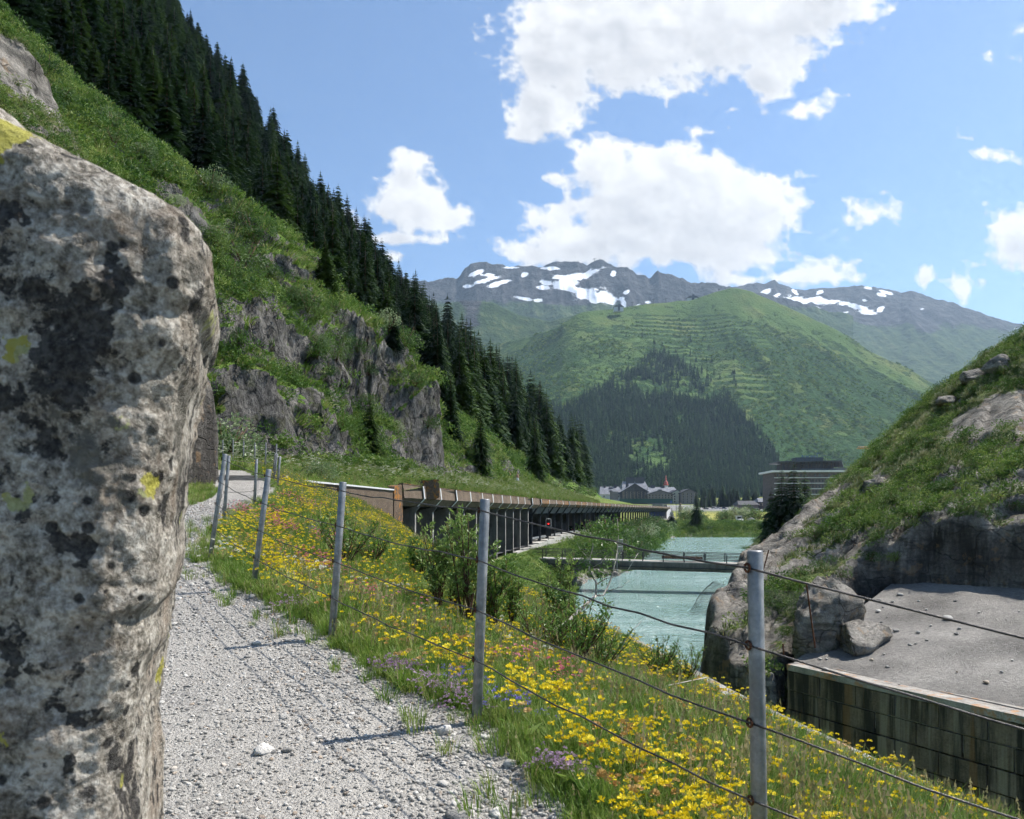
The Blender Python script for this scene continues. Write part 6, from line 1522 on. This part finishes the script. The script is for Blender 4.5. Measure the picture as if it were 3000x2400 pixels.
for k, (px, py, s) in enumerate(BUSH):
    p = hill_at(px, py); plant('shrub', SHR[k % 6], p-np.array((0, 0, .1)), s/F_PX*p[1]*.75, '%s shrub %s' % (('green', 'green', 'leafy', 'pale-leaved', 'green', 'green')[k % 6], 'high on the left slope beside the boulder top' if py < 520 else 'on the grassy slope just right of the boulder' if px < 720 else 'on the slope above the grey cliffs' if py < 800 else 'on a ledge of the grey cliffs' if px < 1100 else 'at the right end of the cliffs' if px < 1320 else 'at the forest foot above the gallery'), 'shrubs on the left slope', 'shrub', ('stem', 'foliage'))
# --- bushes behind the far fence
for k, (px, py, d, s, pi, lab) in enumerate(((655, 1300, 42, 3.0, 3, 'large pale-leaved bush behind the distant fence'), (600, 1295, 43, 2.6, 1, 'dark green bush left of the large pale bush'), (935, 1345, 37, 1.35, 3, 'small silvery bush standing alone in the meadow'), (710, 1280, 45, 2.1, 3, 'pale bush right of the large pale bush'), (560, 1310, 41, 2.2, 0, 'green bush behind the crag at the path bend'))):
    c = P(px, py, d); z0 = float(ground_z(c[0], d)) if d < 46 else float(meadow_z(np.array(c[0]), np.array(float(d))))
    plant('bush', SHR[pi], (c[0], d, z0-.1), s, lab, None, 'bush', ('stem', 'foliage'))

# ================================================================== grass and scrub on the right rock and the crag
def rock_cover(name1, name2, v, nrm, g, n, lab1, lab2, sc_=1., ymax=70, filt=None, mix=.6):
    p = (g > .5)*(v[:, 1] < ymax)*(1. if filt is None else filt); p = p/p.sum(); i = rs.choice(len(v), n, p=p); j = v[i]+rs.normal(size=(n, 3))*.06; m = nrm[i]
    s = fbm(j[:, 0]*.3, j[:, 1]*.3, 0, 3, 861); isg = rs.rand(n) < mix-.5*s
    scatter(name1, j[isg], tilt_rot(m[isg], .6), rs.uniform(.35, .95, isg.sum())*sc_, rs.randint(0, 4, isg.sum()), GS, kind='stuff', label=lab1)
    ib = ~isg
    scatter(name2, j[ib], tilt_rot(m[ib], .5), rs.uniform(.45, 1.0, ib.sum())*sc_, rs.randint(0, 4, ib.sum()), CLUMP, kind='stuff', label=lab2)
w_rk = np.gradient(xr_)[None, :]*np.gradient(yr_)[:, None]; w_rk = w_rk.ravel()*(rk_v[:, 0] < 42)*(rk_v[:, 2] > -8)
rock_cover('rock_grass', 'rock_scrub', rk_v, rk_n, rk_g, 15000, 'silvery windblown grass on the right rock hill', 'low green scrub on the right rock hill', .85, 72, w_rk, .72)
rock_cover('crag_grass', 'crag_scrub', crag_v, crag_n, crag_g, 3600, 'windblown grass on the crag beside the boulder', 'scrub on the crag beside the boulder', .42, 40, (crag_v[:, 0] > -20)*1.)

rpx, rpy = CX+rk_v[:, 0]/rk_v[:, 1]*F_PX, HY-rk_v[:, 2]/rk_v[:, 1]*F_PX
def rock_at(px, py):
    d2 = (rpx-px)**2+(rpy-py)**2; c = np.where(d2 < 20**2)[0]
    return rk_v[np.argmin(d2)] if len(c) == 0 else rk_v[c[np.argmin(rk_v[c, 1])]]
for k, (px, py, s) in enumerate(((2330,1700,70),(2290,1760,60),(2400,1650,80),(2450,1580,70),(2380,1560,60),(2500,1500,80),(2560,1560,70),(2620,1450,80),(2680,1500,70),(2740,1420,70),(2600,1380,60),(2560,1640,70),(2620,1620,60),(2480,1690,60),(2800,1480,80),(2880,1500,70),(2950,1490,70),(2720,1290,60),(2650,1330,60),(2850,1130,50),(2930,1080,50),(2300,1840,60),(2250,1800,50),(2700,1380,60))):
    p = rock_at(px, py); plant('rock_bush', SHR[(2, 0, 4, 1)[k % 4]], p-np.array((0, 0, .08)), s/F_PX*p[1]*.62, 'low green bush on the right rock hill, '+('beside the wall end' if py > 1730 else 'above the dark rock face' if px > 2560 and py > 1400 else 'near the skyline' if py < 1400 else 'on the slab above the river'), 'bushes on the right rock hill', 'bush', ('stem', 'foliage'))
for k, (px, py, s, lab) in enumerate(((2850, 1100, .9, 'pale boulder on the skyline of the right rock hill'), (2905, 1078, .8, 'second pale boulder on the skyline of the right rock hill'), (2760, 1175, .6, 'small boulder in the grass near the right skyline'), (2560, 1420, .7, 'rock knob in the grass of the right hill'))):
    p = rock_at(px, py); lump('boulder', tuple(p+np.array((0, 0, .15))), (s*1.2, s*.9, s*.7), 'granite', 800+k, k*.7, 40, 28, .4, .0, label=lab, cat='boulder')

# ================================================================== near shrubs on the bank
def willow(seed, h, spread, nst, leafL=.08, lw=.42, twigs=8, lp=12):
    r_ = random.Random(seed); rn = np.random.RandomState(seed); m = MB(); LP, LD = [], []
    for k in range(nst):
        a = r_.random()*6.28; e = spread*math.sqrt(r_.random()); H = h*(.55+.5*r_.random()); wob = r_.uniform(-.1, .1)
        pts = [Vector((math.cos(a)*e*t*.8+wob*math.sin(t*5), math.sin(a)*e*t*.8+wob*math.cos(t*4)*.5, H*t)) for t in np.linspace(0, 1, 7)]
        pts[0].z = -.05
        m.tube(pts, [.011*(1-.8*t)*(.6+.5*h) for t in np.linspace(0, 1, 7)], 5)
        def leaves(A, B, n):
            d = (B-A)
            for q in range(n):
                p = A+d*((q+.5)/n); s = rn.normal(size=3); s[2] = abs(s[2])*.35; v = np.array(d.normalized())*.55+s*.6; LP.append(np.array(p)); LD.append(v/np.linalg.norm(v))
        for t in range(twigs):
            f = .25+.72*(t+r_.random()*.6)/twigs; i0 = min(int(f*6), 5); b0 = pts[i0].lerp(pts[i0+1], f*6-i0)
            a2 = r_.random()*6.28; L = (.16+.22*r_.random())*(1.15-.6*f)*h/1.5
            tip = b0+Vector((math.cos(a2)*L*.75, math.sin(a2)*L*.75, L*.75)); m.tube([b0, b0.lerp(tip, .5)+Vector((0, 0, -.01)), tip], [.004, .003, .0015], 4, cap=False)
            leaves(b0.lerp(tip, .2), tip, lp)
        leaves(pts[3], pts[6], lp+4)
    LP, LD = np.array(LP), np.array(LD); n = len(LP); L = leafL*rn.uniform(.55, 1.3, n)
    return tri_mesh('foliage', leaf_tris(LP, LD, rand_rot(rn, n), L, L*lw), ['leaf_willow']), m.mesh('stem', ['twig'], True)
WIL = [willow(900+k, (1.75, 1.9, 1.5, 1.2)[k], (.45, .5, .4, .55)[k], (13, 15, 11, 14)[k]) for k in range(4)]
WIL2 = willow(910, .7, .55, 22, .05, .4, 4, 7)
for k, (px, d, pr_, s, lab) in enumerate(((1285, 9.6, WIL[0], .74, 'leafy willow shrub left of the middle fence post'), (1370, 9.0, WIL[1], .76, 'tall leafy willow shrub right behind the second fence post'), (1450, 9.6, WIL[2], .82, 'leafy willow shrub between the fence post and the leaning birch'), (1330, 10.4, WIL[3], .85, 'dense willow shrub at the back of the shrub group'), (1500, 10.6, WIL[2], .6, 'open willow shrub in front of the gallery columns'), (1640, 10.6, WIL[2], .85, 'slim willow sapling left of the leaning birch trunk'),
     (1600, 8.6, WIL2, 1.0, 'low dense shrub under the leaning birch'), (1690, 8.4, WIL2, 1.1, 'low dense shrub at the foot of the leaning birch'), (1760, 8.8, WIL2, .9, 'low shrub at the bank edge right of the leaning birch'), (1930, 10.2, WIL2, .8, 'low shrub on the bank edge above the water'), (2005, 10.4, WIL2, .75, 'small shrub on the bank edge beside the rock face'), (1010, 11.5, WIL2, 1.2, 'small green shrub among yellow flowers behind the third fence post'), (1090, 12.4, WIL2, .9, 'little shrub on the flower slope below the wing wall'), (1230, 12.6, WIL[3], .62, 'willow shrub leaning into the gallery from the bank'))):
    x_ = (px-CX)/F_PX*d; plant('willow_shrub', pr_, (x_, d, float(ground_z(x_, d))), s, lab, 'willow shrubs on the bank', 'shrub', ('stem', 'foliage'))
# leaning birch
lb = empty('leaning_birch', tuple(P(1560, 1890, 9.3)), label='leaning bare birch branch reaching out over the turquoise river', cat='tree'); lo = Vector(P(1560, 1890, 9.3))
BR = [([(1560,1890,9.3),(1592,1868,9.4),(1657,1826,9.6),(1717,1771,9.9),(1745,1745,10.)], .03, .02), ([(1745,1745,10.),(1747,1708,10.1),(1726,1668,10.1),(1727,1640,10.2),(1738,1600,10.2),(1730,1560,10.3)], .016, .005),
      ([(1745,1745,10.),(1768,1745,10.),(1785,1710,10.1),(1795,1680,10.1),(1806,1630,10.2),(1812,1570,10.3),(1808,1520,10.3)], .014, .004), ([(1748,1712,10.1),(1775,1695,10.),(1800,1690,10.),(1840,1670,9.9),(1870,1620,9.9)], .008, .003),
      ([(1726,1668,10.1),(1760,1650,10.),(1775,1630,10.)], .007, .003), ([(1727,1640,10.2),(1700,1610,10.3),(1690,1590,10.3)], .007, .003), ([(1785,1731,10.),(1820,1720,9.9),(1845,1700,9.9)], .005, .002), ([(1717,1771,9.9),(1745,1790,9.8),(1752,1800,9.8),(1775,1782,9.8),(1810,1775,9.7)], .006, .002),
      ([(1700,1970,8.9),(1640,1968,8.8),(1600,1975,8.8)], .012, .008), ([(1720,1990,8.6),(1790,1970,8.6),(1830,1985,8.5)], .012, .005), ([(1870,2040,7.6),(1950,2010,8.),(2070,1985,8.4)], .009, .004), ([(1800,1950,8.9),(1830,1880,9.),(1850,1850,9.),(1880,1820,9.)], .008, .003), ([(1700,1900,9.2),(1780,1900,9.),(1810,1840,9.)], .007, .003)]
LP, LD = [], []
for pts, r0, r1 in BR:
    v = [Vector(P(*q))-lo for q in pts]; k = len(v)
    MB().tube(v, [r0+(r1-r0)*i_/(k-1) for i_ in range(k)], 7).build('branch', ['bark_pale'], lb, True)
for (px, py, d, r, n) in ((1735,1590,10.2,.2,170),(1700,1620,10.2,.16,120),(1770,1600,10.2,.14,90),(1800,1545,10.3,.17,130),(1750,1545,10.3,.16,110),(1850,1605,9.9,.12,80),(1720,1660,10.1,.14,80),(1755,1690,10.,.12,60),(1780,1640,10.1,.12,60),(1770,1775,9.8,.12,60),(1640,1740,9.9,.14,60),(1690,1780,9.8,.12,50)):
    c = P(px, py, d)-np.array(lo); q = rs.normal(size=(n, 3))*r*.5; LP.append(c+q); dd = rs.normal(size=(n, 3))+np.array((.5, 0, -.1)); LD.append(dd/np.linalg.norm(dd, axis=1, keepdims=True))
LP, LD = np.concatenate(LP), np.concatenate(LD); n = len(LP); L = .052*rs.uniform(.6, 1.25, n)
link('foliage', tri_mesh('foliage', leaf_tris(LP, LD, rand_rot(rs, n), L, L*.5), ['leaf_willow']), lb)

# ================================================================== river banks, plain and far trees
nb = 5200; yb = 44*(268/44.)**rs.rand(nb); gb, sb = Gx(yb), ip(yb, S_); xb = gb+.8+(sb-gb-1.2)*rs.rand(nb)
yb2 = 278+30*rs.rand(2600); xb2 = 52+95*rs.rand(2600); xb = np.concatenate([xb, xb2]); yb = np.concatenate([yb, yb2]); zb_ = vz(xb, yb); isg = rs.rand(len(xb)) < .5
for nm_, sel, pr2, s0, lb_ in (('river_grass', isg, GH, 1.2, 'tall rough grass on the river banks'), ('river_scrub', ~isg, CLUMP, 1.3, 'low leafy scrub on the river banks')):
    k = int(sel.sum()); scatter(nm_, np.stack([xb, yb, zb_], -1)[sel], zrot(k), rs.uniform(.6, 1.3, k)*s0*(1+.003*yb[sel])*(.38+.62*sst(112, 126, yb[sel])), rs.randint(0, 4, k), pr2, kind='stuff', label=lb_)
for k in range(64):
    y_ = 121+146*((k+rs.rand())/64); g_, s_ = float(Gx(y_)), float(ip(y_, S_)); x_ = g_+2.0+(s_-g_-2.6)*rs.rand()
    plant('bank_bush', SHR[(0, 1, 2, 4, 5, 3, 1, 0)[k % 8]], (x_, y_, float(vz(np.array([x_]), np.array([y_]))[0])-.15), rs.uniform(2.2, 4.2)*(1+.002*y_)*(1-.3*(y_ < 140)), 'green bush between gallery and river, '+('close behind the bridge' if y_ < 140 else 'half way along the shore' if y_ < 205 else 'near the far gallery end'), 'bushes between gallery and river', 'bush', ('stem', 'foliage'))
for k in range(46):
    x_ = 60+75*rs.rand(); y_ = 279+17*rs.rand()
    plant('bank_bush', SHR[(0, 2, 4, 1)[k % 4]], (x_, y_, float(vz(np.array([x_]), np.array([y_]))[0])-.1), rs.uniform(1.8, 3.4), 'low green bush on the far river bank', 'bushes on the far river bank', 'bush', ('stem', 'foliage'))
for k in range(20):
    y_ = 165+70*rs.rand(); x_ = float(ip(y_, SR_))+rs.uniform(.5, 8)
    plant('bank_bush', SHR[(1, 0, 4)[k % 3]], (x_, y_, float(vz(np.array([x_]), np.array([y_]))[0])-.1), rs.uniform(1.3, 2.5), 'green bush on the right river bank before the spruces', 'bushes on the right river bank', 'bush', ('stem', 'foliage'))
for k, (px, d, s) in enumerate(((2110, 395, 3.0), (2128, 392, 3.6), (2146, 396, 4.6), (2160, 390, 5.0), (2174, 394, 5.6), (2190, 392, 4.0), (2205, 396, 4.4), (2222, 392, 4.8), (2020, 360, 5.4), (2033, 352, 5.0), (2008, 350, 3.4), (2052, 345, 3.2), (2062, 342, 2.6))):
    q_ = vground(px, d); plant('meadow_bush', SHR[k % 5], q_, s*1.55, 'rounded green bush at the edge of the mown meadow', 'bushes by the mown meadow', 'bush', ('stem', 'foliage'))
for (px, d, h, lab) in ((1968, 288, 9.0, 'small spruce on the left river bank near the lamp post'), (2042, 292, 11.5, 'small spruce on the far river bank beside the low wall'), (1930, 250, 4.6, 'young spruce half hidden in bushes at the gallery end')):
    q_ = vground(px, d) if d < 400 else None; plant('spruce', SPR[3], q_, h, lab)
for (px, py0, d, h, k, lab) in ((2262, 1600, 152, 10.5, 0, 'leftmost and shortest of the four dark spruces behind the right rock'), (2290, 1600, 150, 13.6, 3, 'second of the four dark spruces behind the right rock'), (2326, 1590, 149, 14.6, 1, 'tallest spruce in the dark clump behind the right rock'), (2358, 1570, 152, 13.4, 4, 'rightmost of the four dark spruces behind the right rock')):
    c = P(px, py0, d); plant('spruce', SPR[(1, 3, 3, 1)[(0, 3, 1, 4).index(k)]], (c[0], d, -7.4), h*1.16, lab)
for k in range(44):
    px = 2040+rs.rand()*185; d = rs.uniform(700, 800); q_ = vground(px, d); h = rs.uniform(11, 23)*(1.1 if 2080 < px < 2150 else .9)
    plant('spruce', SPR[k % 5], q_, h, 'dark spruce in the row between car park and mountain', 'spruces behind the car park')
# forest on the green mountain: one mass
MX, MD, MZ, MV, MPX = MID; mpy = pyof(MD, MZ)
marea = np.abs(np.gradient(MX, axis=1)*np.gradient(MD, axis=0)); nr0 = 230
topl = ip(MPX, [(1380, 1320), (1480, 1260), (1540, 1200), (1650, 1190), (1750, 1150), (1850, 1085), (1905, 1030), (1960, 1045), (2050, 1105), (2130, 1165), (2200, 1240), (2260, 1310), (2300, 1380), (2420, 1440)])
fm = sst(-14, 22, mpy-topl+14*fbm(MX*.01, MD*.01, 0, 4, 881))
clear = np.exp(-(((MPX-1900-(mpy-1330)*.15)/72)**2+((mpy-1335)/72)**2)**2)+.8*np.exp(-(((MPX-1600)/60)**2+((mpy-1300)/45)**2)**2)
fm = fm*(1-np.clip(clear, 0, 1)*.94)*sst(-.55, .0, fbm(MX*.012, MD*.012, 3, 3, 883)+.35*sst(1150, 1200, mpy))*(MPX < 2420)*(1-.8*sst(2240, 2340, MPX))
sparse = .035*sst(960, 1060, mpy)*sst(1650, 1800, MPX)*(1-sst(2100, 2200, MPX))*sst(0, .3, fbm(MX*.01, MD*.01, 0, 3, 885))+.02*sst(1350, 1400, mpy)
p = (marea*(fm+sparse)*(mpy < 1470)); p[nr0:] = 0; p = p.ravel()/p.sum()
i = rs.choice(p.size, 9800, p=p); n = len(i); mv = np.stack([MX, MD, MZ], -1).reshape(-1, 3)[i]
mv[:, 0] += rs.uniform(-4, 4, n); mv[:, 1] += rs.uniform(-3, 3, n); mv[:, 2] -= 1.5
scatter('mountain_forest', mv, np.stack([rs.normal(size=n)*.03, rs.normal(size=n)*.03, rs.rand(n)*6.28], -1), np.stack([rs.uniform(15, 23, n), rs.uniform(15, 23, n), rs.uniform(13, 25, n)], -1), rs.randint(0, 4, n), FARC, kind='stuff', label='spruce forest on the lower slopes of the green mountain')
# alder scrub over the rest of the green mountain
MB_ = shrub_mesh(470, 60, .55, .8, 'leaf_ground', 3, .6)
bw = mid_attr(MX, MD, MZ, MV, MPX)['bush']; p = marea*sst(.45, .75, bw+.5*fbm(MX*.015, MD*.015, 0, 3, 887))*(mpy > 900)*(fm < .5); p[nr0:] = 0; p = p.ravel()/p.sum()
i = rs.choice(p.size, 8000, p=p); n = len(i); mv = np.stack([MX, MD, MZ], -1).reshape(-1, 3)[i]; mv[:, 0] += rs.uniform(-4, 4, n); mv[:, 1] += rs.uniform(-3, 3, n)
scatter('mountain_scrub', mv, zrot(n, .1), rs.uniform(2., 4.5, n), np.zeros(n), [MB_], kind='stuff', label='alder scrub dotted over the green mountain')

# ================================================================== stones
for k in range(70):
    y_ = 3.0+6.5*rs.rand()**1.6; x_ = ip(y_, R_)-.05-(ip(y_, R_)-ip(y_, L_))*rs.rand()**1.5*.8; s = .018+.04*rs.rand()**2.5
    link('stone', stone_protos[k % 7], None, (x_, y_, float(path_surface(x_, y_))+s*.18), (rs.normal()*.2, rs.normal()*.2, rs.rand()*6), s, label='larger loose stone on the gravel path '+('close to the camera' if y_ < 4.2 else 'beside the second fence post' if y_ < 5.6 else 'beyond the second fence post'), cat='stone', group='larger stones on the gravel path')
link('stone', stone_protos[2], None, tuple(P(1000, 1868, 6.25)), (0, 0, .3), (.14, .08, .05), label='flat pale stone at the foot of the third fence post', cat='stone')
n = 70000; y_ = 2.6*(17/2.6)**rs.rand(n); t = rs.rand(n); x_ = ip(y_, R_)+.1-(ip(y_, R_)-ip(y_, L_)+.1)*t
edge = rs.rand(n) < .35+.65*sst(.55, .0, t)*.9+.35*sst(.0, .4, fbm(x_*1.3, y_*1.3, 0, 3, 871)); x_, y_ = x_[edge], y_[edge]; n = len(x_)
ss = (.0038+.0125*rs.rand(n)**3.2)*(1+.6*sst(5, 16, y_))
scatter('path_gravel', np.stack([x_, y_, path_surface(x_, y_)+ss*.2], -1), zrot(n, .3), ss, rs.randint(0, 7, n), stone_protos, kind='stuff', label='loose grey gravel covering the path')
rip_protos = []
for k in range(5):
    o = lump('r', (0, 0, 0), (1, .8, .65), 'granite', 760+k, 0, 12, 9, .3); rip_protos.append(o.data); bpy.data.objects.remove(o)
for k in range(34):      # riprap along the left shore beyond the bridge
    y_ = 98+110*rs.rand()**1.3; x_ = float(ip(y_, S_))+rs.uniform(-1.6, .6)
    link('bank_rock', rip_protos[k % 5], None, (x_, y_, float(vz(np.array([x_]), np.array([y_]))[0])+.2), (rs.normal()*.3, rs.normal()*.3, rs.rand()*6), rs.uniform(.5, 1.25), label='grey boulder in the riprap along the left river shore', cat='rock', group='riprap rocks on the river shore')

# ================================================================== two hikers on the gallery meadow
def person(loc, rz, top, bottom, hair, label, h=1.72, skirt=False, arms=((.0, 0), (.0, 0))):
    o = empty('person', loc, (0, 0, rz), h/1.72, label=label, cat='person')
    V = [(0, 0, .95), (0, 0, 1.2), (0, 0, 1.42), (0, 0, 1.52), (0, .01, 1.62), (0, .01, 1.72), (.1, 0, .9), (.11, .06, .5), (.11, .0, .08), (.11, .14, .03), (-.1, 0, .9), (-.11, -.08, .5), (-.11, -.16, .1), (-.11, -.02, .03),
         (.19, 0, 1.4), (.24, -.03, 1.13), (.22, .12, .92), (.22, .17, .84), (-.19, 0, 1.4), (-.24, .03, 1.13), (-.22, .14, .95), (-.22, .19, .87)]
    E = [(0, 1), (1, 2), (2, 3), (3, 4), (4, 5), (0, 6), (6, 7), (7, 8), (8, 9), (0, 10), (10, 11), (11, 12), (12, 13), (2, 14), (14, 15), (15, 16), (16, 17), (2, 18), (18, 19), (19, 20), (20, 21)]
    Rr = [(.16, .11), (.145, .10), (.17, .10), (.055, .055), (.09, .10), (.07, .08), (.09, .09), (.065, .065), (.045, .045), (.045, .03), (.09, .09), (.065, .065), (.045, .045), (.045, .03), (.06, .06), (.045, .045), (.035, .035), (.03, .02), (.06, .06), (.045, .045), (.035, .035), (.03, .02)]
    me = bpy.data.meshes.new('body'); me.from_pydata(V, E, []); me.materials.append(MATS['skin']); b = link('body', me, o)
    sk_ = b.modifiers.new('skin', 'SKIN'); su = b.modifiers.new('sub', 'SUBSURF'); su.levels = su.render_levels = 1
    for i_, r_ in enumerate(Rr): me.skin_vertices[0].data[i_].radius = r_
    me.skin_vertices[0].data[0].use_root = True
    pr = [(.17, .93), (.165, 1.1), (.19, 1.3), (.21, 1.42), (.09, 1.5)]
    m = MB(); m.tube([(0, 0, z) for r, z in pr], [r for r, z in pr], 12); m.build('shirt', [top], o, True, scale=(1.05, .72, 1))
    if skirt: m = MB(); m.tube([(0, 0, .98), (0, 0, .8), (0, 0, .45)], [.17, .21, .30], 14); m.build('skirt', [bottom], o, True, scale=(1, .8, 1))
    else:
        m = MB(); m.tube([(.1, 0, .98), (.105, .04, .55)], [.115, .085], 10); m.tube([(-.1, 0, .98), (-.11, -.06, .55)], [.115, .085], 10); m.build('shorts', [bottom], o, True)
    m = MB(); m.tube([(0, .0, 1.64), (0, -.015, 1.70), (0, -.015, 1.76), (0, -.01, 1.795)], [.095, .108, .092, .04], 12); m.build('hair', [hair], o, True)
for px, d, tp, bt, hr, lab, sk__ in ((1492, 118, 'cloth_black', 'cloth_olive', 'hair', 'hiker in dark clothes walking through the meadow above the gallery', False), (1516, 122, 'skin', 'cloth_white', 'hair', 'hiker in a white skirt behind the dark-clothed hiker', True)):
    x_ = (px-CX)/F_PX*d; person((x_, d, float(meadow_z(np.array(x_), np.array(float(d))))-.02), 2.8, tp, bt, hr, lab, 1.72, sk__)
# ================================================================== haze
hm = bpy.data.materials.new('haze'); hm.use_nodes = True; nt = hm.node_tree
for n in list(nt.nodes):
    if n.type != 'OUTPUT_MATERIAL': nt.nodes.remove(n)
pv = nd(nt, 'ShaderNodeVolumePrincipled', {'Color': (.58, .78, 1., 1), 'Density': .000058, 'Anisotropy': .25})
nt.links.new(pv.outputs[0], [n for n in nt.nodes if n.type == 'OUTPUT_MATERIAL'][0].inputs['Volume'])
hb = MB().box((-9000, -60, -15), (9000, 9500, 1720)); hb.build('haze', [hm], kind='stuff')
